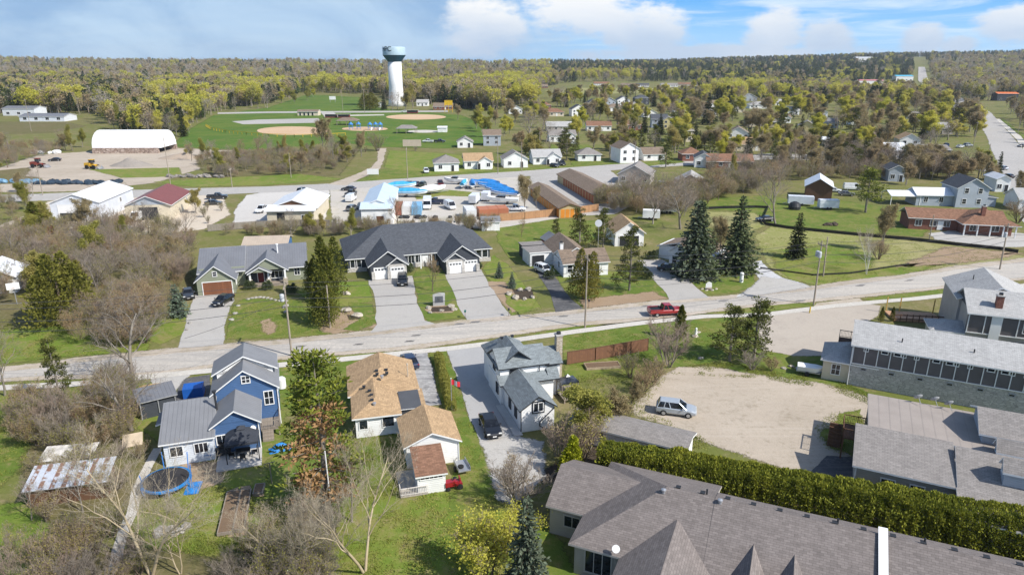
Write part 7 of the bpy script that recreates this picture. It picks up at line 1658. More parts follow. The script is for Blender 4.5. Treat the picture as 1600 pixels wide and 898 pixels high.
def grow(rg, hgt, trunk_r, first=.28, levels=4, kids_=(9, 6, 5, 5), spread=.9, ratio=.55, up=.25, wob=.16, forks=1, lean=0.0, twig_r=.010):
    """a branching skeleton; returns one array of segments per level and the tip points"""
    segs = [[] for _ in range(levels + 1)]; tips = []
    def branch(p, d, L, r, lv):
        ns = (7, 5, 4, 3, 2)[min(lv, 4)]; pts = [p]; dd = d.copy()
        r1 = r * (.25 if lv == 0 else .35)
        for i in range(ns):
            dd = dd + rg.normal(0, wob, 3) * (1 if lv else .5) + np.array([0, 0, up * (.5 if lv else .1)]) * .3
            dd /= np.linalg.norm(dd); q = p + dd * L / ns
            segs[lv].append((*p, *q, r + (r1 - r) * i / ns, r + (r1 - r) * (i + 1) / ns)); p = q; pts.append(p)
        if lv == levels: tips.append((*p, *dd)); return
        k = kids_[min(lv, len(kids_) - 1)]
        for j in range(k):
            t = (first if lv == 0 else .22) + (1 - (first if lv == 0 else .22)) * (j + rg.uniform(.2, .9)) / k
            x = min(t, .999) * ns; i = int(x); b = pts[i] + (pts[i + 1] - pts[i]) * (x - i)
            ax = pts[i + 1] - pts[i]; ax /= np.linalg.norm(ax)
            az_ = j * 2.4 + rg.uniform(-.5, .5); u, w, _ = rot_to(ax[None]); side = u[0] * math.cos(az_) + w[0] * math.sin(az_)
            an = rg.uniform(.55, 1.1) * spread; nd = ax * math.cos(an) + side * math.sin(an) + np.array([0, 0, up])
            nd /= np.linalg.norm(nd); l2 = L * ratio * (1.15 - .55 * t) * rg.uniform(.8, 1.2)
            branch(b, nd, l2, max(twig_r, (r + (r1 - r) * t) * .55), lv + 1)
    for f in range(forks):
        a = f * 2 * math.pi / forks + rg.uniform(0, 1); tilt = (.0 if forks == 1 else .28) + lean
        branch(np.array([.12 * math.cos(a) * (forks > 1), .12 * math.sin(a) * (forks > 1), -.1]), np.array([math.sin(tilt) * math.cos(a), math.sin(tilt) * math.sin(a), math.cos(tilt)]), hgt * .86, trunk_r, 0)
    return segs, np.array(tips)
class Proto: pass
PRO = {}
def proto(key, trunk, crown, hgt, low=False):
    """trunk / crown: (verts, faces, tone, [materials], material index) ready meshes"""
    p = Proto(); p.trunk, p.crown, p.h = trunk, crown, hgt; PRO.setdefault(key, []).append(p)
def join(parts):
    V, F, T, M = [], [], [], []; o = 0
    for v, f, t, m in parts:
        V.append(v); F.append(f + o); T.append(np.broadcast_to(t, (len(v),))); M.append(np.full(len(f), m)); o += len(v)
    return np.concatenate(V), np.concatenate(F), np.concatenate(T), np.concatenate(M)
def mk(name, parts, mats):
    V, F, T, M = join(parts); return np_mesh(name, V, F, mats, M, T)
def decid(key, seed, hgt, tr, bark, twig, leaf=None, nleaf=0, lsize=.16, wide=1.0, clump=1, **kw):
    rg = np.random.default_rng(seed); S, tips = grow(rg, hgt, tr, **kw)
    sc = np.array([wide, wide, 1])
    wd, cr = [], []
    for lv, s in enumerate(S):
        s = np.array(s); s[:, 0:3] *= sc; s[:, 3:6] *= sc
        v, f = tubes(s, 7 if lv == 0 else 5 if lv == 1 else 3)
        tone = np.repeat(np.clip(rg.normal(.5, .22, len(s)), 0, 1), len(v) // len(s))
        (wd if lv <= 1 else cr).append((v, f, tone, 0))
    tips[:, :3] *= sc
    if leaf is not None and nleaf:
        i = rg.integers(0, len(tips), nleaf); P = tips[i, :3] + rg.normal(0, .16 * clump, (nleaf, 3)) - tips[i, 3:] * rg.uniform(0, .5, (nleaf, 1))
        if clump > 1: s2 = np.array(S[2] + S[3])[:, 3:6] * sc; k2 = rg.uniform(0, 1, nleaf) < .4; P[k2] = s2[rg.integers(0, len(s2), k2.sum())] + rg.normal(0, .35, (k2.sum(), 3))
        D = rg.normal(0, 1, (nleaf, 3)) + np.array([0, 0, .3]); v, f = quads(P, D, lsize * rg.uniform(.6, 1.3, nleaf), lsize * .8 * rg.uniform(.6, 1.2, nleaf), rg)
        ph = rg.uniform(0, 6, 3); cl = .5 + .5 * np.sin(P[:, 0] * 1.3 + ph[0]) * np.sin(P[:, 1] * 1.3 + ph[1]) * np.sin(P[:, 2] * 1.1 + ph[2]) * 1.6
        cr.append((v, f, np.repeat(np.clip(cl + rg.normal(0, .2, nleaf), 0, 1), 4), 1))
    H_ = max(float(np.max(tips[:, 2])), 1)
    proto(key, mk('trunk', wd, [bark]), mk('crown', cr, [twig] + ([leaf] if leaf else [])), H_)
def conifer(key, seed, hgt, rad, leaf, base=.06, droop=.35, levels=26, per=9, spray=.5, gap=0.0, bark=bark_brown, power=.85, dens=7, leaf2=None, dead=None):
    rg = np.random.default_rng(seed); seg, P, D, Tn, Ls, Mi = [], [], [], [], [], []
    seg_t = [(0, 0, -.1, 0, 0, hgt * .97, rad * .075 + .05, .02)]
    for k in range(levels):
        q = (k + rg.uniform(-.3, .3)) / levels; q = min(max(q, 0), .985); z = hgt * (base + (1 - base) * q); r = rad * (1 - q) ** power * rg.uniform(.82, 1.12) + .08
        n = max(4, int(per * (1 - q * .55)))
        for j in range(n):
            if rg.uniform() < gap: continue
            a = 2 * math.pi * (j + rg.uniform(-.4, .4)) / n + k * 2.1; L = r * rg.uniform(.72, 1.1); dz = droop * (1 - q * .9)
            e = np.array([math.cos(a) * L, math.sin(a) * L, -dz * L * .55 + .18 * L * q]); b0 = np.array([0, 0, z]); seg.append((*b0, *(b0 + e), .03, .008))
            m = max(3, int(dens * L / max(rad, 1) * 1.3) + 2)
            for i in range(m):
                t = (i + .6) / m; pt = b0 + e * t + np.array([0, 0, -.12 * L * t * t]); dd = e / L + rg.normal(0, .55, 3) + np.array([0, 0, -.35 * droop])
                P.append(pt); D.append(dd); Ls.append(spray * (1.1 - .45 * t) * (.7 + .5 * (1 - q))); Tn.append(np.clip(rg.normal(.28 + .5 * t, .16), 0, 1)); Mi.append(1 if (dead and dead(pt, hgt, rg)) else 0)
    P, D, Ls, Mi = np.array(P), np.array(D), np.array(Ls), np.array(Mi); Tn = np.array(Tn); V = []
    wd = [(*tubes(seg_t, 8), .4, 0)]
    cr = [(*tubes(seg, 3), .3, 0)]
    for rep in range(2):
        for mi in (0, 1):
            s = Mi == mi
            if not s.any(): continue
            v, f = quads(P[s] + rg.normal(0, .05, P[s].shape), D[s] + rg.normal(0, .3, D[s].shape), Ls[s] * rg.uniform(.8, 1.2, s.sum()), Ls[s] * .55, rg); cr.append((v, f, np.repeat(Tn[s], 4), 1 + mi))
    proto(key, mk('trunk', wd, [bark]), mk('crown', cr, [bark, leaf, leaf2 or leaf]), hgt)
def cedar(key, seed, hgt, rad, leaf, n=5200, spray=.34, base=.04, lumps=6, bark=bark_brown, power=.6, tips=1):
    """cedars: upright ragged spindles of flat sprays, several leaders"""
    rg = np.random.default_rng(seed); P, D, T = [], [], []
    for k in range(tips):
        ox, oy = (rg.normal(0, rad * .38, 2) if tips > 1 else (0, 0)); hh = hgt * (1 if k == 0 else rg.uniform(.7, .97)); m = n // tips
        q = rg.uniform(0, 1, m) ** .8; a = rg.uniform(0, 2 * math.pi, m); ph = rg.uniform(0, 6, 4)
        lump = 1 + .3 * np.sin(a * 3 + q * 17 + ph[0]) + .24 * np.sin(a * 5 - q * 29 + ph[1]) + .16 * np.sin(a * 2 + q * 47 + ph[2])
        prof = np.minimum(1, (q + .03) / .16) ** .6 * (1 - q) ** power
        rr = rad * (1 if tips == 1 else .72) * prof * lump * (1 - .45 * rg.uniform(0, 1, m) ** 2)
        p = np.stack([ox + rr * np.cos(a), oy + rr * np.sin(a), hh * (base + (1 - base) * q)], 1); P.append(p)
        D.append(np.stack([np.cos(a) * .6, np.sin(a) * .6, np.full(m, .75)], 1) + rg.normal(0, .4, (m, 3))); T.append(np.clip(.15 + .6 * (lump - .55) + rg.normal(0, .14, m), 0, 1))
    P, D, T = np.concatenate(P), np.concatenate(D), np.concatenate(T)
    v, f = quads(P, D, spray * rg.uniform(.6, 1.3, len(P)), spray * .55, rg)
    sg = [(0, 0, -.1, 0, 0, hgt * .9, .05 + rad * .07, .02)]
    proto(key, mk('trunk', [(*tubes(sg, 7), .4, 0)], [bark]), mk('crown', [(v, f, np.repeat(T, 4), 0)], [leaf]), hgt)
def pine(key, seed, hgt, rad, leaf, n_l=16, leaf2=None, dead=None, first=.25, cl=26, spray=.34, bark=bark_grey):
    """open pines: tiers of upswept limbs ending in needle clumps"""
    rg = np.random.default_rng(seed); seg, P, D, T, Mi = [], [], [], [], []
    for k in range(n_l):
        q = k / n_l; z = hgt * (first + (.97 - first) * q); n = rg.integers(3, 6)
        for j in range(n):
            a = rg.uniform(0, 6.28); L = rad * (1 - q) ** .55 * rg.uniform(.5, 1.1) + .25; e = np.array([math.cos(a), math.sin(a), .18 + .4 * q]) * L; b0 = np.array([0, 0, z]); seg.append((*b0, *(b0 + e), .05 * (1.2 - q), .015))
            for c in range(max(2, int(L / .75))):
                t = .4 + .6 * (c + rg.uniform(0, 1)) / max(2, int(L / .75)); cen = b0 + e * t + rg.normal(0, .22, 3); m = int(cl * rg.uniform(.6, 1.3)); mi = 1 if (dead and dead(cen, hgt, rg)) else 0
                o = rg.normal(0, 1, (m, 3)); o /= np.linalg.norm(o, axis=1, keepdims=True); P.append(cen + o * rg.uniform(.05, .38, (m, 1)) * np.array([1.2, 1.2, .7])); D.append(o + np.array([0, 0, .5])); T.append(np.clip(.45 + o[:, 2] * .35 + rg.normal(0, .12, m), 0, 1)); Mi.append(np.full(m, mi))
    P, D, T, Mi = map(np.concatenate, (P, D, T, Mi)); cr = [(*tubes(seg, 4), .5, 0)]
    for mi in (0, 1):
        s = Mi == mi
        if s.any(): v, f = quads(P[s], D[s], spray * rg.uniform(.6, 1.3, s.sum()), spray * .42, rg); cr.append((v, f, np.repeat(T[s], 4), 1 + mi))
    sg = [(0, 0, -.1, .1, 0, hgt * .5, .05 + hgt * .014, .04 + hgt * .008), (.1, 0, hgt * .5, 0, 0, hgt * .98, .04 + hgt * .008, .02)]
    proto(key, mk('trunk', [(*tubes(sg, 8), .5, 0)], [bark]), mk('crown', cr, [bark, leaf, leaf2 or leaf]), hgt)

K4 = dict(levels=4, kids_=(9, 6, 5, 5))
for s in range(4): decid('bare', 11 + s, 11, .22, bark_grey, twig_grey, kids_=(10, 6, 5, 5), spread=.85, ratio=.56, first=.22, wide=1.15, twig_r=.011)
for s in range(2): decid('bare_pale', 31 + s, 11, .15, bark_pale, leafmat('pale_twigs', (.30, .25, .18), (.44, .38, .29), None, .3, 0), kids_=(9, 6, 6, 5), spread=.85, ratio=.56, first=.24, wide=1.1, forks=2, twig_r=.008)
for s in range(3): decid('bare_red', 41 + s, 8, .16, bark_brown, twig_red, bud_tan, 1500, .12, kids_=(10, 6, 5, 5), spread=.8, ratio=.56, first=.18)
for s in range(4): decid('bud', 51 + s, 10, .2, bark_grey, twig_grey, bud_olive, 11000, .27, kids_=(11, 6, 5, 4), spread=.68, ratio=.5, first=.14, up=.38, clump=1.5)
for s in range(3): decid('bud_yellow', 61 + s, 10, .2, bark_grey, twig_grey, bud_yellow, 15000, .29, kids_=(12, 6, 5, 4), spread=.66, ratio=.5, first=.12, up=.38, clump=1.6)
for s in range(3): decid('bud_tan', 71 + s, 10, .2, bark_grey, twig_red, bud_tan, 9000, .24, kids_=(11, 6, 5, 4), spread=.7, ratio=.5, first=.15, up=.36, clump=1.4)
for s in range(3): decid('shrub', 81 + s, 3.6, .05, bark_brown, twig_grey, bud_olive, 900, .10, forks=6, levels=3, kids_=(8, 6, 5), spread=.6, ratio=.5, first=.12, up=.35, twig_r=.008)
for s in range(2): decid('shrub_red', 91 + s, 3.4, .05, bark_brown, twig_red, bud_tan, 1500, .10, forks=6, levels=3, kids_=(8, 6, 5), spread=.6, ratio=.5, first=.12, up=.35, twig_r=.008)
for s in range(2): decid('shrub_bare', 101 + s, 3.6, .05, bark_grey, twig_grey, None, 0, forks=6, levels=3, kids_=(9, 7, 5), spread=.65, ratio=.5, first=.1, up=.35, twig_r=.009)
for s in range(2): decid('shrub_yellow', 111 + s, 3.4, .05, bark_brown, twig_grey, bud_yellow, 5200, .13, forks=6, levels=3, kids_=(8, 6, 5), spread=.6, ratio=.5, first=.1, up=.3, clump=1.2)
decid('birch', 121, 9, .085, paint('birch_bark', (.60, .57, .52), .7, .3), leafmat('pale_twigs', (.38, .32, .24), (.54, .48, .39), None, .3, 0), forks=3, kids_=(9, 6, 5, 4), spread=.6, ratio=.45, first=.25, twig_r=.01)
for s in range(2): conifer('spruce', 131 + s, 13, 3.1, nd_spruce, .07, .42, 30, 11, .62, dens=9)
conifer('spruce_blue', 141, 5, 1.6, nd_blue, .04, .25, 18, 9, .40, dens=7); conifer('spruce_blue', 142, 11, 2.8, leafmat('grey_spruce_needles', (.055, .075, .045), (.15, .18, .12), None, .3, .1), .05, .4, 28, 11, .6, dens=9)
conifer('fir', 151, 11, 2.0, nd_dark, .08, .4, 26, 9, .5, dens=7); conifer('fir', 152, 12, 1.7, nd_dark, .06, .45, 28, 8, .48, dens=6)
cedar('cedar', 161, 8, 1.6, nd_cedar, 4200, .32); cedar('cedar', 162, 8, 2.4, nd_cedar, 6200, .34, tips=5); cedar('cedar', 163, 8, 2.1, nd_cedar, 5400, .33, tips=4)
cedar('cedar_bright', 171, 3.6, 1.0, bud_yellow if False else leafmat('bright_cedar', (.20, .24, .010), (.44, .45, .03), None, .2, .25), 3800, .2, tips=3)
cedar('bush_dark', 181, 2.2, 1.3, nd_spruce, 2600, .22, tips=3)
for s in range(2): pine('pine', 191 + s, 10, 2.6, nd_pine, 15)
pine('pine_dark', 195, 10, 2.4, leafmat('olive_pine', (.05, .065, .014), (.16, .165, .035), None, .3, .2), 15, first=.12, cl=30); pine('pine_dark', 196, 10, 2.8, leafmat('olive_pine', None, None), 15, first=.12, cl=30)
pine('pine_rusty', 199, 12.5, 2.5, nd_pine, 20, nd_dead, lambda p, hh, rg: (p[2] < hh * .68 and p[1] < .2 and abs(p[0] + .1) < 1.15 and rg.uniform() < .9) or (p[2] < hh * .3 and rg.uniform() < .6), .12, 34, .36)

_tn = random.Random(21)
KINDS = {  # prototype key -> object name, category, plain words
 'bare': ('bare_tree', 'tree', 'bare grey leafless tree'), 'bare_pale': ('bare_tree', 'tree', 'bare tree with pale tan limbs'), 'bare_red': ('reddish_tree', 'tree', 'small reddish-brown budding tree'),
 'bud': ('budding_tree', 'tree', 'olive-green budding tree'), 'bud_yellow': ('budding_tree', 'tree', 'bright yellow-green budding tree'), 'bud_tan': ('tan_tree', 'tree', 'tan-brown budding tree'),
 'shrub': ('shrub', 'shrub', 'olive twiggy shrub'), 'shrub_red': ('shrub', 'shrub', 'orange-brown shrub'), 'shrub_bare': ('shrub', 'shrub', 'bare grey shrub'), 'shrub_yellow': ('shrub', 'shrub', 'yellow-green shrub'),
 'birch': ('birch_tree', 'tree', 'white-trunked birch'), 'spruce': ('spruce_tree', 'tree', 'tall dark green spruce'), 'spruce_blue': ('spruce_tree', 'tree', 'grey-blue spruce'), 'fir': ('fir_tree', 'tree', 'narrow dark fir'),
 'cedar': ('cedar_tree', 'tree', 'olive-green cedar'), 'cedar_bright': ('cedar_tree', 'tree', 'bright lime-green cedar'), 'bush_dark': ('evergreen_bush', 'bush', 'dark rounded evergreen bush'), 'pine': ('pine_tree', 'tree', 'loose green pine'),
 'pine_dark': ('pine_tree', 'tree', 'dark olive pine'), 'pine_rusty': ('pine_tree', 'tree', 'tall pine with a rusty dead side')}
_TC = {}
def tree(key, px, py, top, where=None, label=None, v=None, wide=1.0, group=None, rz=None, world=None, hgt=None):
    """a plant with its foot at pixel (px, py) and its tip at row top"""
    ps = PRO[key]; p = ps[(v if v is not None else _tn.randrange(len(ps))) % len(ps)]
    if world: X, Y = world
    else: X, Y, _ = G(px, py)
    if hgt is None: hgt = hpx(px, py, top)
    nm, cat, words = KINDS[key]
    lab = label or f'{words} {where}'
    s = hgt / p.h
    t = thing(nm, lab, cat, (X, Y, hill(X, Y)), _tn.uniform(0, 6.28) if rz is None else rz, group or (f'{words}s {where}' if not label else None))
    t.scale = (s * wide, s * wide, s)
    link('trunk', p.trunk, t); link('crown', p.crown, t)
    _TC[nm] = _TC.get(nm, 0) + 1
    return t

T1 = [
 ('pine_rusty', 512, 800, 546, 'tall pine with a rusty dead side beside the tan bungalow', 0, 1.2),
 ('bare', 208, 606, 462, 'big bare tree on the far kerb left of the blue house', 0, 1.45), ('bare', 188, 520, 440, 'broad twiggy tree behind the big bare tree on the kerb', 2, 1.4), ('bare', 206, 672, 560, 'dense bushy bare tree beside the black shed', 1, 1.6),
 ('bare', 8, 618, 508, 'bare tree at the left edge beside the street', 2, .9), ('pine_dark', 95, 628, 528, 'dark pine left of the bushy bare tree', 0, .85), ('bare', 100, 672, 590, 'thin bare tree in front of the dark pine', 3, .9),
 ('bare_pale', 236, 898, 690, 'pale-limbed bare tree spreading in the near left corner', 0, 1.0), ('bare_pale', 243, 860, 730, 'slim pale bare tree in front of the trampoline', 1, .5), ('bare_pale', 282, 896, 765, 'pale bare tree at the near edge right of the path', 1, .8),
 ('bare', 130, 800, 720, 'bare tree in front of the rust-striped shed', 0, .9), ('bare', 50, 812, 740, 'bare tree at the left end of the rust-striped shed', 1, .9),
 ('bare_pale', 452, 905, 770, 'pale yellow-barked bare tree at the near edge', 0, .8), ('bare_pale', 482, 905, 765, 'second pale yellow-barked bare tree at the near edge', 1, .7),
 ('bare_pale', 570, 893, 690, 'large bare tree with pale twigs on the near back lawn', 0, .85), ('bare', 550, 815, 690, 'thin bare tree between the rusty pine and the tan garage', 2, .7),
 ('shrub_bare', 812, 790, 715, 'bare brown shrub beside the gravel end of the driveway', 0, 1.5), ('shrub_red', 795, 770, 720, 'reddish bare shrub beside the gravel drive', 0, 1.3),
 ('spruce_blue', 822, 940, 775, 'blue spruce at the near edge beside the taupe building', 1, .9), ('shrub_yellow', 760, 910, 815, 'big yellow-green shrub at the near edge of the lawn', 0, 1.15), ('shrub_yellow', 800, 860, 800, 'yellow-green shrub beside the blue spruce', 1, 1.2),
 ('cedar_bright', 890, 742, 681, 'bright lime-green cedar at the end of the hedge', 0, 1.1),
 ('bud', 922, 700, 604, 'broad budding tree between the white house and the hedge', 0, 1.45), ('shrub_yellow', 945, 668, 628, 'yellow-tan shrub beside the low white shed', 0, 1.6), ('bud_tan', 985, 640, 600, 'orange-tan bush where the lawn meets the gravel lot', 2, 1.3), ('bud_tan', 962, 672, 612, 'tan budding tree beside the gravel lot', 1, 1.5), ('shrub', 905, 725, 640, 'many-stemmed bare shrub in front of the low white shed', 0, 1.3), ('shrub_bare', 870, 712, 650, 'bare shrub by the corner of the white house', 1, 1.2),
 ('shrub_red', 1005, 612, 570, 'orange-brown shrub at the corner of the gravel lot', 1, 1.4), ('shrub', 985, 590, 548, 'green shrub beside the raised garden bed', 1, 1.1), ('shrub', 1022, 598, 555, 'round olive shrub at the lawn end of the gravel lot', 2, 1.4), ('shrub_bare', 1045, 572, 495, 'tall bare grey shrub on the street lawn', 0, 1.3),
 ('cedar', 1062, 530, 478, 'narrow cedar rising behind the tall grey shrub', 0, .9), ('pine_dark', 1140, 564, 474, 'ragged cedar, left of the pair by the gravel lot', 1, 1.25), ('pine_dark', 1178, 562, 464, 'ragged cedar, right of the pair by the gravel lot', 0, 1.25), ('shrub_bare', 1175, 578, 545, 'low bare shrub under the ragged cedars', 1, 1.6),
 ('shrub_red', 1205, 580, 560, 'brown shrub right of the ragged cedars', 0, 1.4), ('cedar', 1376, 504, 480, 'small clipped cedar by the patio, left of two', 0, .8), ('cedar', 1393, 502, 480, 'small clipped cedar by the patio, right of two', 0, .8),
 ('cedar', 512, 506, 424, 'stout cedar in front of the tall one by the street', 1, .95), ('cedar', 516, 470, 372, 'tall cedar left of the duplex', 2, .95), ('cedar', 488, 462, 405, 'cedar at the corner of the sage-green house', 2, .8),
 ('spruce_blue', 279, 494, 443, 'small blue spruce beside the sage house drive', 0, 1.1), ('spruce_blue', 780, 434, 409, 'small blue spruce in the duplex side lawn, farther of two', 0, 1.0), ('spruce_blue', 800, 450, 425, 'small blue spruce in the duplex side lawn, nearer of two', 0, 1.0),
 ('cedar', 102, 508, 398, 'big dark cedar in the left thicket', 1, 1.2), ('cedar', 122, 470, 408, 'lesser cedar behind the big one in the left thicket', 2, 1.2), ('bare', 160, 470, 385, 'spreading bare grey tree in the left thicket', 1, 1.2),
 ('bare_red', 676, 455, 398, 'small reddish tree in a mulch ring on the duplex lawn', 0, .9), ('bare_red', 715, 470 - 60, 385, 'reddish bush before the duplex wall', 1, .5),
 ('cedar', 911, 468, 391, 'leaning cedar beside the cottage front', 1, .9), ('pine_dark', 983, 454, 352, 'tall loose cedar-like pine in front of the cottage', 1, .85),
 ('pine_dark', 905, 392, 325, 'dark tree left of the dish pole', 0, 1.2), ('pine_dark', 942, 388, 325, 'dark tree right of the dish pole', 1, 1.0), ('pine_dark', 868, 378, 342, 'small dark pine on the back lawn', 0, 1.1), ('bare_red', 815, 370, 340, 'small bare tree alone on the back lawn', 2, .9),
 ('spruce', 1090, 432, 313, 'tall spruce before the porch house, left of two', 0, 1.25), ('spruce', 1150, 425, 306, 'tall spruce by the crushed-stone drive, right of two', 1, 1.25), ('bud_tan', 1123, 415, 340, 'tan tree between the tall spruces', 0, .7), ('spruce_blue', 1082, 432, 312, 'grey-green spruce overlapping the tall left spruce', 1, 1.2),
 ('fir', 1243, 403, 331, 'cone-shaped fir alone in the vacant field', 0, 1.35), ('birch', 1354, 428, 352, 'white birch at the vacant field edge', 0, .75), ('bud_tan', 1378, 392, 318, 'brown twiggy tree behind the white birch', 1, .9), ('shrub_red', 1372, 405, 372, 'russet shrub under the brown twiggy tree', 0, 1.5),
 ('bare', 1212, 352, 258, 'big bare grey tree at the field fence', 2, 1.1), ('pine', 1352, 332, 262, 'great green pine behind the white trailer', 0, 1.4), ('bare', 1063, 358, 278, 'spreading bare tree behind the cottages', 0, 1.5), ('bare', 1020, 350, 290, 'bare tree left of the white camper', 3, 1.3),
 ('bare', 455, 380, 322, 'bare tree behind the sage-green house', 0, 1.0), ('bare_red', 622, 356, 305, 'bare tree before the pale blue boat shop', 1, 1.0), ('shrub', 732, 360, 332, 'round green shrub behind the duplex', 0, 1.3), ('bare', 645, 356, 312, 'reddish bare tree before the shipping containers', 2, .8),
 ('bud_tan', 820, 330, 274, 'tan-green tree beside the nearer storage row', 0, 1.0), ('bud_tan', 838, 326, 290, 'small tan-green tree at the storage row corner', 1, .9), ('shrub_red', 1590, 348, 312, 'large round brown shrub right of the brick house', 1, 1.6), ('bud_tan', 1585, 320, 268, 'brown conifer-like tree at the right edge', 2, .8),
 ('bud_tan', 505, 240, 186, 'tan tree before the ball diamond', 0, 1.0), ('bare', 520, 262, 205, 'bare pale tree in the brush below the park', 3, .8), ('shrub', 590, 236, 205, 'bush at the top of the dirt path', 0, 1.6), ('bud_tan', 565, 245, 205, 'orange-tan tree left of the dirt path', 1, 1.1),
 ('cedar', 578, 172, 145, 'dark rounded cedar left of the water tower', 1, 1.8), ('bare', 826, 222, 172, 'large bare brown tree in mid town', 0, 1.5), ('bud_yellow', 1062, 222, 178, 'large bright yellow-green tree in mid town', 0, 1.35), ('bare', 985, 300, 262, 'bare tree beside the low pale-roofed house', 1, 1.2),
 ('fir', 895, 210, 182, 'dark fir behind the dormered white house', 0, 1.5), ('pine_dark', 1040, 262, 212, 'dark pine before the low white bungalow', 0, 1.0), ('fir', 1105, 195, 145, 'tall dark fir in mid town', 0, 1.4), ('bud_yellow', 1130, 190, 155, 'yellow-green tree right of the tall firs', 1, 1.2),
]
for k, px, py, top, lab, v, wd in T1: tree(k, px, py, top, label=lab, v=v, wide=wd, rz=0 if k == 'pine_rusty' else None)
for i, (px, py, lab) in enumerate(((858, 435, 'dark hedge shrub in the shadow of the cottage'), (997, 424, 'clipped dark shrub in a row by the grey driveway, farther'), (1004, 430, 'clipped dark shrub in a row by the grey driveway, nearer'), (1010, 436, 'clipped dark shrub at the end of the row by the grey driveway'), (392, 452, 'dark shrub by the sage house porch'), (420, 452, 'low green shrub by the sage house porch'), (455, 458, 'brown-green shrub by the right corner of the sage house'), (745, 420, 'dark shrub by the right duplex garage'), (640, 425, 'low shrub beside the duplex entrance'), (1020, 405, 'dark shrub by the porch house corner'), (70, 648, 'dark low juniper by the left path'), (40, 640, 'second dark juniper by the left path'))):
    tree('bush_dark', px, py, py - 14, label=lab)

rg = np.random.default_rng(5)
A, B = Vector(G(934, 741)[:2]), Vector(G(1640, 868)[:2]); Lh = (B - A).length; dx = (B - A) / Lh; nn = Vector((-dx.y, dx.x))
N = 90000; hh, hw = 3.3, 1.75
sx = rg.uniform(0, Lh, N); an = rg.uniform(-.12, math.pi + .12, N)
lumpy = np.array([mnoise.noise(Vector((a * .9, b * 1.1, 2.0))) + .7 * mnoise.noise(Vector((a * 2.3, b * 2.6, 5.0))) for a, b in zip(sx.tolist(), an.tolist())]); hvar = np.array([mnoise.noise(Vector((a * .33, 1.0, 8.0))) for a in sx.tolist()]); bumps = 1 + .22 * lumpy + .06 * hvar
rr = bumps * (1 - .35 * rg.uniform(0, 1, N) ** 2.5)
ca, sa = np.cos(an), np.maximum(np.sin(an), 0)
off = hw * np.sign(ca) * np.abs(ca) ** .55 * rr; z = .1 + hh * sa ** .6 * (.8 + .2 * rr) * (1 + .10 * hvar) * np.where(an < 0, 0, 1)
low = rg.uniform(0, 1, N) < .25; z = np.where(low, rg.uniform(.05, hh * .8, N), z); off = np.where(low, hw * rr * np.where(rg.uniform(0, 1, N) < .5, -1, 1), off)
P = np.stack([dx.x * sx + nn.x * off, dx.y * sx + nn.y * off, z], 1)
D = np.stack([nn.x * ca * .6, nn.y * ca * .6, .35 + .6 * sa], 1) + rg.normal(0, .4, (N, 3))
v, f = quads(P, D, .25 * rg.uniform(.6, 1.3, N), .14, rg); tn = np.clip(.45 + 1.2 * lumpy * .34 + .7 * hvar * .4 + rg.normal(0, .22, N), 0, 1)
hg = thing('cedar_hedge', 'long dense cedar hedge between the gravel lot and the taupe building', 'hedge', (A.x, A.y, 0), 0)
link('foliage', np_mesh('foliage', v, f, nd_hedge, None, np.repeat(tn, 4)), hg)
st_ = []
for i in range(int(Lh / 1.1)): q = dx * (i * 1.1 + .5); st_.append((q.x, q.y, -.1, q.x, q.y, 2.2, .09, .04))
v, f = tubes(st_, 5); link('stem', np_mesh('stem', v, f, bark_brown, None, np.full(len(v), .4)), hg)['kind'] = 'stuff'
N = 9000; A, B = Vector(G(685, 560)[:2]), Vector(G(706, 645)[:2]); dx = (B - A); Lh = dx.length; dx /= Lh; nn = Vector((-dx.y, dx.x)); sx = rg.uniform(0, Lh, N); an = rg.uniform(0, math.pi, N); bumps = 1 + .2 * np.sin(sx * 3) * np.sin(an * 3 + sx * 2)
P = np.stack([dx.x * sx + nn.x * .55 * np.cos(an) * bumps, dx.y * sx + nn.y * .55 * np.cos(an) * bumps, .05 + .95 * np.sin(an) * bumps], 1); D = rg.normal(0, .5, (N, 3)) + np.array([0, 0, .8])
v, f = quads(P, D, .2 * rg.uniform(.6, 1.3, N), .1, rg)
lh_ = thing('low_hedge', 'low olive hedge between the two driveways', 'hedge', (A.x, A.y, 0), 0); link('foliage', np_mesh('foliage', v, f, bud_olive, None, np.repeat(np.clip(bumps - .6 + rg.normal(0, .2, N), 0, 1), 4)), lh_)
def inside(x, y, poly):
    c = False; j = len(poly) - 1
    for i in range(len(poly)):
        (xi, yi), (xj, yj) = poly[i], poly[j]
        if (yi > y) != (yj > y) and x < (xj - xi) * (y - yi) / (yj - yi) + xi: c = not c
        j = i
    return c
_wr = random.Random(77)
FOOT = []   # roofs and lots kept free, in pixels
for c in TOWN: FOOT.append((c[0] - c[2] / 2 - 2, c[1] - 12, c[0] + c[2] / 2 + 2, c[1] + 3))
FOOT += [(1420, 338, 1582, 366), (1425, 282, 1550, 330), (828, 262, 990, 332), (1240, 280, 1300, 316)]
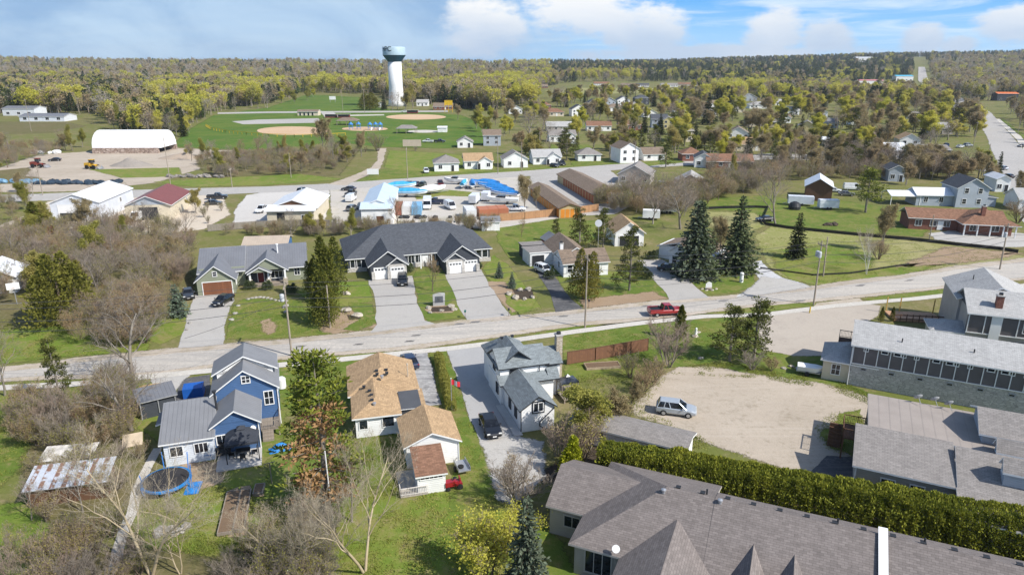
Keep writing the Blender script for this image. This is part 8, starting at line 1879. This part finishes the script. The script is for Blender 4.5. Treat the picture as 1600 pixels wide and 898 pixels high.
def scatter(poly, n, mix, where, hts=(7, 12), clear=True, tall=1.0, wide=(.85, 1.25), mind=0):
    """n single plants spread over a pixel polygon, evenly over the real ground"""
    W_ = [Vector(G(*q)[:2]) for q in poly]; wp = [(w.x, w.y) for w in W_]
    x0, x1 = min(w.x for w in W_), max(w.x for w in W_); y0, y1 = min(w.y for w in W_), max(w.y for w in W_)
    ks, ws = zip(*mix); done = 0; tries = 0; pts = []
    while done < n and tries < n * 60:
        tries += 1; X, Y = _wr.uniform(x0, x1), _wr.uniform(y0, y1)
        if not inside(X, Y, wp): continue
        d = Y * cT + CAM_H * sT; px = 800 + CAM_F * X / d; py = 449 + CAM_F * (CAM_H * cT - Y * sT) / d
        if clear and any(a < px < c and b < py < e for a, b, c, e in FOOT): continue
        if mind and any((X - a) ** 2 + (Y - b) ** 2 < mind * mind for a, b in pts): continue
        pts.append((X, Y))
        k = _wr.choices(ks, ws)[0]; hq = _wr.uniform(*hts) * (tall if not k.startswith('shrub') else .42)
        if k in ('fir', 'spruce'): hq *= 1.15
        tree(k, px, py, 0, where, wide=_wr.uniform(*wide), world=(X, Y), hgt=hq); done += 1
BR = [('bare', 5), ('bud', 3), ('bare_red', 2), ('bud_tan', 2)]
TW = [('bare', 3), ('bud', 4), ('bud_yellow', 3.4), ('bud_tan', 3), ('fir', 1.6), ('pine_dark', 1.2), ('spruce', .8)]
scatter([(0, 395), (60, 360), (180, 352), (300, 372), (296, 440), (240, 500), (150, 508), (20, 470)], 26, BR + [('cedar', .7)], 'standing in the left thicket', (5, 8.5), wide=(1.0, 1.4), mind=3)
scatter([(-40, 300), (60, 300), (60, 322), (0, 345), (-40, 350)], 7, BR, 'at the left end of the back street', (6, 9))
scatter([(300, 330), (345, 322), (352, 352), (320, 362)], 5, [('shrub', 2), ('bud', 1)], 'between the cream workshop and the shop lot', (5, 8))
scatter([(325, 366), (520, 356), (640, 358), (600, 366), (450, 380), (340, 372)], 13, [('bare', 3), ('bud', 2), ('shrub_red', 3), ('shrub', 3)], 'along the fence behind the sage house and duplex', (4, 8))
scatter([(640, 356), (780, 352), (772, 362), (650, 360)], 8, [('shrub_red', 3), ('shrub', 3)], 'along the boat yard edge behind the duplex', (6, 8))
scatter([(290, 246), (440, 236), (560, 238), (525, 272), (335, 278)], 36, BR + [('bud', 2)], 'in the brush below the park', (5, 9), wide=(.95, 1.3), mind=4)
scatter([(430, 234), (600, 232), (700, 236), (700, 242), (500, 246)], 9, [('shrub', 3), ('bare', 1), ('shrub_bare', 2)], 'along the lower edge of the park', (5, 8))
scatter([(-40, 225), (130, 225), (135, 238), (60, 252), (-40, 290)], 14, BR, 'at the left of the depot yard', (6, 10), mind=4)
scatter([(180, 195), (270, 180), (330, 184), (270, 230), (190, 215)], 42, [('bare', 3), ('bud_yellow', 2), ('fir', 3), ('bud', 2)], 'between the fabric shed and the park', (8, 15), mind=5)
scatter([(335, 176), (420, 172), (500, 165), (500, 150), (400, 152), (330, 165)], 12, [('bud_yellow', 4), ('bud', 2)], 'along the park road', (9, 14), mind=8)
scatter([(690, 180), (760, 182), (800, 210), (770, 225), (730, 200)], 11, [('bud_yellow', 2), ('bud', 3), ('bud_tan', 2)], 'right of the far ball diamond', (8, 14), mind=6)
scatter([(780, 170), (850, 150), (1000, 150), (1200, 145), (1200, 200), (1010, 218), (800, 228)], 118, TW, 'among the houses of mid town', (8, 13.5), wide=(1.15, 1.5), mind=6)
scatter([(800, 238), (880, 238), (960, 232), (1060, 230), (1060, 245), (960, 248), (830, 256)], 30, [('pine_dark', 2), ('bare', 2), ('bud', 2), ('fir', 1), ('bud_tan', 2)], 'behind the row of houses on the back street', (7, 12), wide=(1.1, 1.5), mind=4.5)
scatter([(1060, 225), (1200, 215), (1320, 225), (1380, 240), (1200, 262), (1080, 262)], 44, TW, 'along the east street', (7, 11.5), wide=(1.0, 1.5), mind=5)
scatter([(920, 312), (1060, 300), (1200, 282), (1240, 300), (1100, 322), (1080, 345), (960, 335)], 26, [('bare', 6), ('bare_red', 2), ('shrub', 3), ('bud', 1)], 'in the bare thicket behind the storage rows', (6, 10), mind=3.5)
scatter([(1090, 268), (1240, 255), (1420, 255), (1540, 268), (1540, 280), (1420, 284), (1300, 280), (1130, 288)], 46, [('bare', 6), ('bud_tan', 2), ('pine_dark', 1), ('bud', 1), ('fir', .6)], 'between the east street and the barn', (7, 11), mind=5)
scatter([(1200, 145), (1480, 140), (1530, 185), (1530, 215), (1400, 222), (1200, 208)], 110, [('bud_yellow', 3.5), ('bud', 2.5), ('bud_tan', 4), ('bare', 2.5), ('fir', 1.8), ('pine_dark', 1.2)], 'in the east of town', (10, 15), wide=(1.15, 1.5), mind=6)
scatter([(1330, 225), (1460, 215), (1470, 245), (1380, 250)], 9, [('pine_dark', 3), ('bare', 3), ('fir', 2)], 'near the gable-fronted house by the east street', (8, 13), mind=6)
scatter([(1570, 165), (1640, 180), (1680, 230), (1640, 250), (1600, 215)], 34, [('bud_tan', 4), ('bare', 3), ('bud', 1)], 'right of the main street', (8, 13), mind=5)
scatter([(1410, 290), (1440, 280), (1470, 272), (1560, 278), (1560, 292), (1430, 300)], 8, [('bud_tan', 3), ('bare_red', 2), ('fir', 1)], 'behind the grey-blue house', (6, 9))
scatter([(1480, 300), (1560, 300), (1560, 320), (1480, 316)], 0, TW, 'x')
scatter([(585, 176), (592, 166), (655, 166), (660, 173)], 9, [('bare', 4), ('bud', 2), ('fir', 1)], 'around the foot of the water tower', (12, 20), mind=4)
scatter([(800, 150), (1100, 140), (1220, 150), (1220, 215), (1050, 222), (800, 226)], 70, [('bud_yellow', 4), ('bud_tan', 3), ('bare', 3), ('pine_dark', 1.5)], 'among the houses of mid town', (10, 14), wide=(1.15, 1.5), mind=4)
scatter([(1200, 150), (1470, 140), (1528, 190), (1525, 235), (1400, 245), (1200, 225)], 75, [('bud_yellow', 4), ('bud_tan', 4), ('bare', 2), ('pine_dark', 2)], 'in the east of town', (10, 15), wide=(1.2, 1.6), mind=4)
scatter([(430, 170), (340, 176), (200, 190), (200, 165), (430, 150)], 22, [('bud_yellow', 4), ('bare', 3), ('fir', 2), ('bud', 2)], 'at the west of the park', (10, 16), wide=(1, 1.4), mind=5)
scatter([(1580, 170), (1660, 180), (1720, 240), (1660, 255), (1600, 215)], 26, [('bud_tan', 5), ('bare', 4), ('bud', 1)], 'right of the main street', (8, 12), wide=(1.2, 1.6), mind=3)
scatter([(1290, 250), (1420, 256), (1540, 270), (1545, 284), (1420, 280), (1300, 275)], 40, [('bare', 6), ('bud_tan', 3), ('pine_dark', 1.2)], 'between the east street and the barn', (7, 10), wide=(1.1, 1.5), mind=3)
scatter([(1440, 170), (1520, 175), (1535, 215), (1500, 225), (1440, 205)], 24, [('bud_tan', 3), ('bud_yellow', 3), ('bare', 3)], 'left of the main street', (8, 13), wide=(1.1, 1.5), mind=4)
scatter([(1410, 292), (1440, 276), (1560, 282), (1565, 296), (1470, 296)], 10, [('bud_tan', 5), ('bare_red', 2)], 'behind the grey-blue house', (6, 9), wide=(1.1, 1.5))
scatter([(820, 160), (1100, 150), (1220, 160), (1220, 218), (1050, 224), (830, 226)], 45, [('bud_tan', 3), ('bud_yellow', 3), ('fir', 1), ('bare', 1)], 'among the houses of mid town', (10, 14), wide=(1.2, 1.5), mind=3)
scatter([(1200, 140), (1480, 135), (1530, 190), (1520, 225), (1380, 235), (1200, 225)], 55, [('bud_tan', 4), ('bud_yellow', 3), ('pine_dark', 1), ('bare', 1)], 'in the east of town', (10, 15), wide=(1.2, 1.6), mind=3)
scatter([(1060, 235), (1320, 232), (1400, 250), (1200, 262), (1080, 262)], 26, [('bare', 3), ('bud_tan', 3), ('fir', 2)], 'along the east street', (7, 11), wide=(1.1, 1.5), mind=3)
scatter([(30, 650), (180, 640), (235, 715), (200, 790), (120, 850), (40, 830)], 24, [('shrub', 6), ('shrub_bare', 3)], 'in the brush round the rust-striped shed', (4.5, 7.6), clear=False, wide=(1.2, 1.7), mind=1.3)
scatter([(360, 870), (430, 800), (520, 810), (540, 870), (500, 960), (330, 960)], 22, [('shrub', 2), ('shrub_bare', 6)], 'in the brush at the near lawn edge', (5, 8), clear=False, wide=(1.1, 1.6), mind=1.1)
scatter([(60, 850), (200, 830), (230, 900), (200, 980), (20, 960)], 14, [('shrub', 3), ('shrub_bare', 4)], 'in the brush at the near left corner', (5, 8), clear=False, wide=(1.2, 1.7), mind=1.2)
scatter([(180, 560), (240, 530), (240, 500), (150, 500), (120, 530)], 9, [('shrub_red', 2), ('shrub_bare', 4), ('bare_red', 2)], 'on the far verge left of the gravel drive', (5, 8), clear=False, wide=(1.1, 1.6))
scatter([(880, 690), (960, 650), (1000, 640), (990, 665), (920, 715)], 8, [('shrub_red', 3), ('shrub', 2)], 'along the low white shed', (4.5, 7), clear=False, wide=(1.1, 1.5))

def far_proto(name, seed, kind):
    rg = np.random.default_rng(seed); parts = []
    if kind in ('bare', 'bud', 'bud_yellow', 'bud_tan'):
        S, tips = grow(rg, 11, .2, kids_=(8, 5, 4), levels=3, spread=.85, ratio=.56, first=.2, twig_r=.035)
        for lv, s in enumerate(S):
            v, f = tubes(np.array(s), 3 if lv else 4); parts.append((v, f, .5 if lv < 2 else .7, 0))
        n = {'bare': 260, 'bud': 650, 'bud_yellow': 760, 'bud_tan': 600}[kind]
        i = rg.integers(0, len(tips), n); P = tips[i, :3] + rg.normal(0, .5, (n, 3)); v, f = quads(P, rg.normal(0, 1, (n, 3)) + np.array([0, 0, .3]), .85 * rg.uniform(.6, 1.3, n) * (.55 if kind == 'bare' else 1), .6 * (.5 if kind == 'bare' else 1), rg)
        parts.append((v, f, np.repeat(np.clip(rg.normal(.5, .16, n) + (P[:, 2] - 6) * .04, 0, 1), 4), 1))
        ft = leafmat('woodland_twigs', (.27, .235, .19), (.42, .375, .31), (.33, .27, .22), .3, .1); mats = [ft, {'bare': ft, 'bud': bud_olive, 'bud_yellow': bud_yellow, 'bud_tan': bud_tan}[kind]]
    else:
        hgt, rad = (14, 2.6) if kind == 'fir' else (14, 3.4); n = 420; q = rg.uniform(0, 1, n) ** .9; a = rg.uniform(0, 6.283, n)
        r = rad * (1 - q) ** (.9 if kind == 'fir' else .6) * rg.uniform(.45, 1.1, n) * (1 if kind == 'fir' else np.minimum(1, q / .25 + .2)); P = np.stack([r * np.cos(a), r * np.sin(a), hgt * (.08 + .9 * q)], 1)
        D = np.stack([np.cos(a), np.sin(a), np.full(n, -.2 if kind == 'fir' else .4)], 1) + rg.normal(0, .4, (n, 3)); v, f = quads(P, D, 1.2 * rg.uniform(.6, 1.2, n), .7, rg)
        parts = [(*tubes([(0, 0, -.2, 0, 0, hgt * .95, .22, .03)], 4), .4, 0), (v, f, np.repeat(np.clip(rg.normal(.45, .18, n), 0, 1), 4), 1)]; mats = [bark_brown, nd_dark if kind == 'fir' else leafmat('woodland_pine', (.038, .06, .02), (.105, .135, .04), None, .3, .1)]
    V, F, T, M = join(parts); return np_mesh(name, V, F, mats, M, T)
WK = ['bare', 'bud', 'bud_yellow', 'bud_tan', 'fir', 'pine']
WCOL = bpy.data.collections.new('woodland_plants')
for i, k in enumerate(WK):
    for s in range(2): WCOL.objects.link(bpy.data.objects.new(f'woodland_plant_{i}{s}', far_proto(f'woodland_{k}', 300 + i * 7 + s, k)))
SCOL = bpy.data.collections.new('thicket_plants')
for i, (k, vi) in enumerate((('shrub', 0), ('shrub', 1), ('shrub_bare', 0), ('shrub_bare', 1), ('shrub_red', 0))):
    SCOL.objects.link(bpy.data.objects.new(f'thicket_plant_{i}', PRO[k][vi].crown))
def mass(name, label, pts, idx, scl, coll):
    """pts become plants of one object: points with an index and a scale, instanced from a collection"""
    me = bpy.data.meshes.new(name); me.vertices.add(len(pts)); me.vertices.foreach_set('co', np.asarray(pts, np.float32).ravel())
    a = me.attributes.new('pick', 'INT', 'POINT'); a.data.foreach_set('value', np.asarray(idx, np.int32))
    a = me.attributes.new('grow', 'FLOAT', 'POINT'); a.data.foreach_set('value', np.asarray(scl, np.float32))
    a = me.attributes.new('turn', 'FLOAT', 'POINT'); a.data.foreach_set('value', rng.uniform(0, 6.283, len(pts)).astype(np.float32))
    o = tag(link(name, me), label, None, None, 'stuff')
    ng = bpy.data.node_groups.new(name, 'GeometryNodeTree'); ng.interface.new_socket('Geometry', in_out='INPUT', socket_type='NodeSocketGeometry'); ng.interface.new_socket('Geometry', in_out='OUTPUT', socket_type='NodeSocketGeometry')
    n = ng.nodes; gi, go = n.new('NodeGroupInput'), n.new('NodeGroupOutput'); mp = n.new('GeometryNodeMeshToPoints'); ci = n.new('GeometryNodeCollectionInfo'); ii = n.new('GeometryNodeInstanceOnPoints')
    ci.inputs['Collection'].default_value = coll; ci.inputs['Separate Children'].default_value = True; ci.inputs['Reset Children'].default_value = True
    def at(nm, ty): q = n.new('GeometryNodeInputNamedAttribute'); q.data_type = ty; q.inputs['Name'].default_value = nm; return q.outputs[0]
    cb = n.new('ShaderNodeCombineXYZ'); e2r = n.new('FunctionNodeEulerToRotation'); L = ng.links.new
    L(gi.outputs[0], mp.inputs['Mesh']); L(mp.outputs[0], ii.inputs['Points']); L(ci.outputs[0], ii.inputs['Instance']); ii.inputs['Pick Instance'].default_value = True
    L(at('pick', 'INT'), ii.inputs['Instance Index']); L(at('turn', 'FLOAT'), cb.inputs[2]); L(cb.outputs[0], e2r.inputs[0]); L(e2r.outputs[0], ii.inputs['Rotation']); L(at('grow', 'FLOAT'), ii.inputs['Scale']); L(ii.outputs[0], go.inputs[0])
    md = o.modifiers.new('scatter', 'NODES'); md.node_group = ng
    return o
pts, idx, scl = [], [], []
OPEN = [[(262, 232), (300, 198), (335, 178), (420, 162), (480, 144), (590, 148), (640, 160), (800, 178), (790, 225), (560, 235), (330, 238)],   # park
        [(835, 168), (840, 138), (900, 130), (1085, 130), (1100, 146), (1080, 165), (980, 175)], [(-60, 178), (165, 178), (175, 212), (-60, 216)]]
OPENW = [[tuple(G(*q)[:2]) for q in o] for o in OPEN]
OPENW.append([tuple(G(*q)[:2]) for q in [(1422, 113), (1440, 113), (1458, 130), (1505, 150), (1565, 180), (1590, 215), (1540, 215), (1514, 180), (1462, 153), (1425, 132)]])
for w in [[(1325, 133), (1440, 128), (1445, 156), (1325, 156)], [(1336, 116.5), (1358, 116.5), (1358, 119), (1336, 119)], [(1545, 150), (1600, 150), (1600, 175), (1545, 175)], [(730, 108.5), (880, 107), (930, 110.5), (760, 112.5)]]: OPENW.append([tuple(G(*q)[:2]) for q in w])
def wood(n, y0, y1, q0, q1, mixf, hts):
    k = 0; g = 0
    while k < n and g < n * 8:
        g += 1; u = _wr.random(); Y = y0 * (y1 / y0) ** u if _wr.random() < .55 else _wr.uniform(y0, y1); q = _wr.uniform(q0, q1); X = q * Y
        if any(inside(X, Y, o) for o in OPENW): continue
        d = Y * cT + CAM_H * sT; px = 800 + CAM_F * X / d; py = 449 + CAM_F * (CAM_H * cT - Y * sT) / d
        if Y < 900 and any(a < px < c and b < py < e for a, b, c, e in FOOT): continue
        ci = WK.index(mixf(px, py, Y)); pts.append((X, Y, hill(X, Y) - .2)); idx.append(ci * 2 + _wr.randrange(2)); s_ = _wr.uniform(*hts)
        if ci >= 4: s_ *= 1.08
        scl.append(s_ / (11 if ci < 4 else 14)); k += 1
def pick(w): return _wr.choices(WK, w)[0]
def mix_west(px, py, Y):
    z = mnoise.noise(Vector((px / 60, py / 9, 1.7)))
    if px < 230 and 600 < Y < 1100: return pick((1.5, .5, .2, 1, 4, 3)) if z > -.3 else pick((3, 1, 1, 2, 1, 1))
    if Y > 1250: return pick((8, .8, .5, 2.5, 2.5, 1.2)) if z > -.15 else pick((8, 2, 1.6, 3, .6, .4))
    if z > .06: return pick((2, .6, .3, 1, 2.6, 3))
    if z < -.04: return pick((1.5, 1.6, 7, 1, .2, .2))
    return pick((7, 2, 1.6, 2.4, .8, .8))
def mix_east(px, py, Y):
    z = mnoise.noise(Vector((px / 55, py / 9, 7.7)))
    if px > 1450 and Y < 2200: return pick((5, 1.2, .5, 3.2, .6, 1))
    if Y > 1500 and px > 860: return pick((.6, .6, .2, .4, 3, 8))
    if px > 1000 and Y > 950: return pick((.9, .9, .8, .4, 2.2, 7))
    if z > .07: return pick((1.5, 1, 1, 1, 1.2, 2))
    if z < -.06: return pick((2, 2, 7, 1.5, .4, .4))
    return pick((6, 1.6, 1.4, 2.6, .8, .7))
wood(5200, 620, 1150, -.86, .05, mix_west, (11, 17)); wood(5200, 1150, 3000, -.85, .02, mix_west, (12, 19))
wood(3600, 700, 1200, .02, .86, mix_east, (9, 15)); wood(6500, 1150, 3000, 0, .86, mix_east, (12, 18))
wood(500, 560, 760, -.22, -.02, lambda a, b, c: pick((5, 2, 1, 2, 1, 2)), (12, 18)); wood(260, 395, 640, -.64, -.3, mix_west, (9, 14)); wood(520, 440, 640, -.86, -.56, mix_west, (11, 17))
mass('woodland', 'mixed spring woods rolling to the horizon', pts, idx, scl, WCOL)
pts, idx, scl = [], [], []
def under(poly, n, smin, smax):
    wp = [tuple(G(*q)[:2]) for q in poly]; xs_ = [w[0] for w in wp]; ys_ = [w[1] for w in wp]; k = g = 0
    while k < n and g < n * 50:
        g += 1; X, Y = _wr.uniform(min(xs_), max(xs_)), _wr.uniform(min(ys_), max(ys_))
        if inside(X, Y, wp): pts.append((X, Y, 0)); idx.append(_wr.choice((0, 0, 1, 1, 2, 3, 4))); scl.append(_wr.uniform(smin, smax)); k += 1
under([(-60, 400), (0, 372), (80, 360), (200, 354), (300, 372), (298, 430), (262, 478), (235, 498), (150, 500), (110, 478), (50, 470), (-60, 470)], 330, .7, 1.35)
under([(292, 248), (440, 240), (560, 240), (520, 272), (335, 278)], 260, .6, 1.2)
under([(925, 316), (1060, 304), (1190, 290), (1200, 300), (1100, 318), (1060, 340), (960, 335)], 240, .9, 1.6)
under([(-60, 300), (60, 318), (10, 350), (-60, 372)], 60, .6, 1.1); under([(-60, 225), (130, 228), (60, 250), (-60, 285)], 120, .7, 1.3)
under([(1100, 272), (1400, 258), (1530, 272), (1420, 282), (1300, 280), (1130, 288)], 220, .8, 1.5)
under([(20, 645), (170, 636), (232, 680), (200, 715), (120, 705), (40, 700)], 34, .7, 1.2); under([(20, 880), (150, 862), (170, 960), (0, 960)], 16, .7, 1.1); under([(400, 885), (500, 870), (520, 950), (400, 960)], 16, .7, 1.1); under([(90, 480), (250, 490), (262, 520), (220, 545), (110, 540)], 60, .7, 1.3); under([(170, 600), (225, 610), (230, 670), (180, 680), (130, 640)], 24, .7, 1.1); under([(330, 366), (520, 357), (640, 358), (780, 352), (770, 361), (560, 366), (450, 378)], 110, .5, .9)
mass('undergrowth', 'brown and olive undergrowth of the thickets', pts, idx, scl, SCOL)

for o_ in bpy.data.objects:
    if 'label' in o_ and len(o_['label'].split()) > 16: print('LONG', o_['label'])

for i, (px, py) in enumerate([(650, 524), (718, 506), (742, 503), (640, 533), (880, 494), (1130, 470), (1345, 446), (1250, 470), (1420, 438), (560, 538), (470, 541), (1010, 478)]):
    patch('road_patch', [(px - 9, py + 1.6), (px - 2, py - .6), (px + 9, py - 1.2), (px + 3, py + 1.2)], soil('tar_patch', [(.2, .19, .18), (.26, .25, .235), (.16, .155, .15)], (.2, .8, 3)), 7, .35, jit=.1)

hz = MB(); hz.box(-3660, -170, -12, 3660, 3450, 100)
hm = bpy.data.materials.new('haze_air'); hm.use_nodes = True
for n in list(hm.node_tree.nodes): hm.node_tree.nodes.remove(n)
hn = NT(hm.node_tree); ho = hn.new('ShaderNodeOutputMaterial'); hv = hn.new('ShaderNodeVolumePrincipled')
hv.inputs['Color'].default_value = (.86, .92, 1, 1); hv.inputs['Density'].default_value = 0.00008; hv.inputs['Anisotropy'].default_value = .25
hn.link(hv.outputs[0], ho.inputs['Volume'])
tag(hz.build('haze', hm), 'thin spring haze over the town and woods', None, None, 'stuff')

_tg = np.random.default_rng(9); TP, TT = [], []
def tufts(poly, n):
    wp = [tuple(G(*q)[:2]) for q in poly]; xs_ = [w[0] for w in wp]; ys_ = [w[1] for w in wp]; k = g = 0
    while k < n and g < n * 40:
        g += 1; X, Y = _wr.uniform(min(xs_), max(xs_)), _wr.uniform(min(ys_), max(ys_))
        if inside(X, Y, wp) and mnoise.noise(Vector((X * .35, Y * .35, 3))) + .6 * mnoise.noise(Vector((X * 1.3, Y * 1.3, 6))) > -.05: TP.append((X, Y, .03)); TT.append(.5 + mnoise.noise(Vector((X * .2, Y * .2, 9)))); k += 1
for poly, n in (([(530, 690), (625, 668), (640, 760), (770, 790), (780, 898), (520, 898), (500, 800)], 5000), ([(215, 765), (340, 760), (470, 790), (420, 850), (330, 870), (215, 850)], 3000), ([(-20, 620), (60, 620), (60, 700), (0, 760), (-20, 760)], 1500), ([(880, 590), (1000, 575), (1040, 590), (1000, 650), (960, 650)], 1400),
    ([(1040, 575), (1120, 566), (1300, 590), (1390, 630), (1380, 640), (1290, 606), (1165, 590), (1050, 584)], 2600), ([(1300, 645), (1350, 640), (1356, 665), (1325, 715), (1290, 700), (1270, 672)], 900), ([(352, 478), (450, 470), (580, 490), (580, 512), (430, 528), (352, 530)], 1800), ([(880, 525), (1190, 496), (1190, 545), (1000, 578), (885, 598)], 2600),
    ([(1180, 370), (1420, 376), (1590, 400), (1480, 416), (1275, 444), (1205, 415)], 4000), ([(1000, 640), (1070, 668), (1110, 692), (1200, 718), (1080, 700), (1000, 672)], 900), ([(0, 500), (240, 520), (230, 546), (0, 566)], 2500), ([(672, 552), (698, 550), (735, 655), (775, 790), (740, 780), (700, 650)], 900)): tufts(poly, n)
TP = np.array(TP); k = 3; P = np.repeat(TP, k, 0) + _tg.normal(0, .2, (len(TP) * k, 3)) * np.array([1, 1, 0]); D = _tg.normal(0, .8, P.shape) + np.array([0, 0, .7])
v, f = quads(P, D, .13 * _tg.uniform(.5, 1.4, len(P)), .08, _tg)
tag(link('grass_tufts', np_mesh('grass_tufts', v, f, leafmat('tuft_grass', (.17, .22, .03), (.34, .33, .09), None, .1, .3), None, np.repeat(np.clip(np.repeat(TT, k) + _tg.normal(0, .2, len(P)), 0, 1), 4))), 'tufts of longer spring grass on lawns and lot edges', None, None, 'stuff')
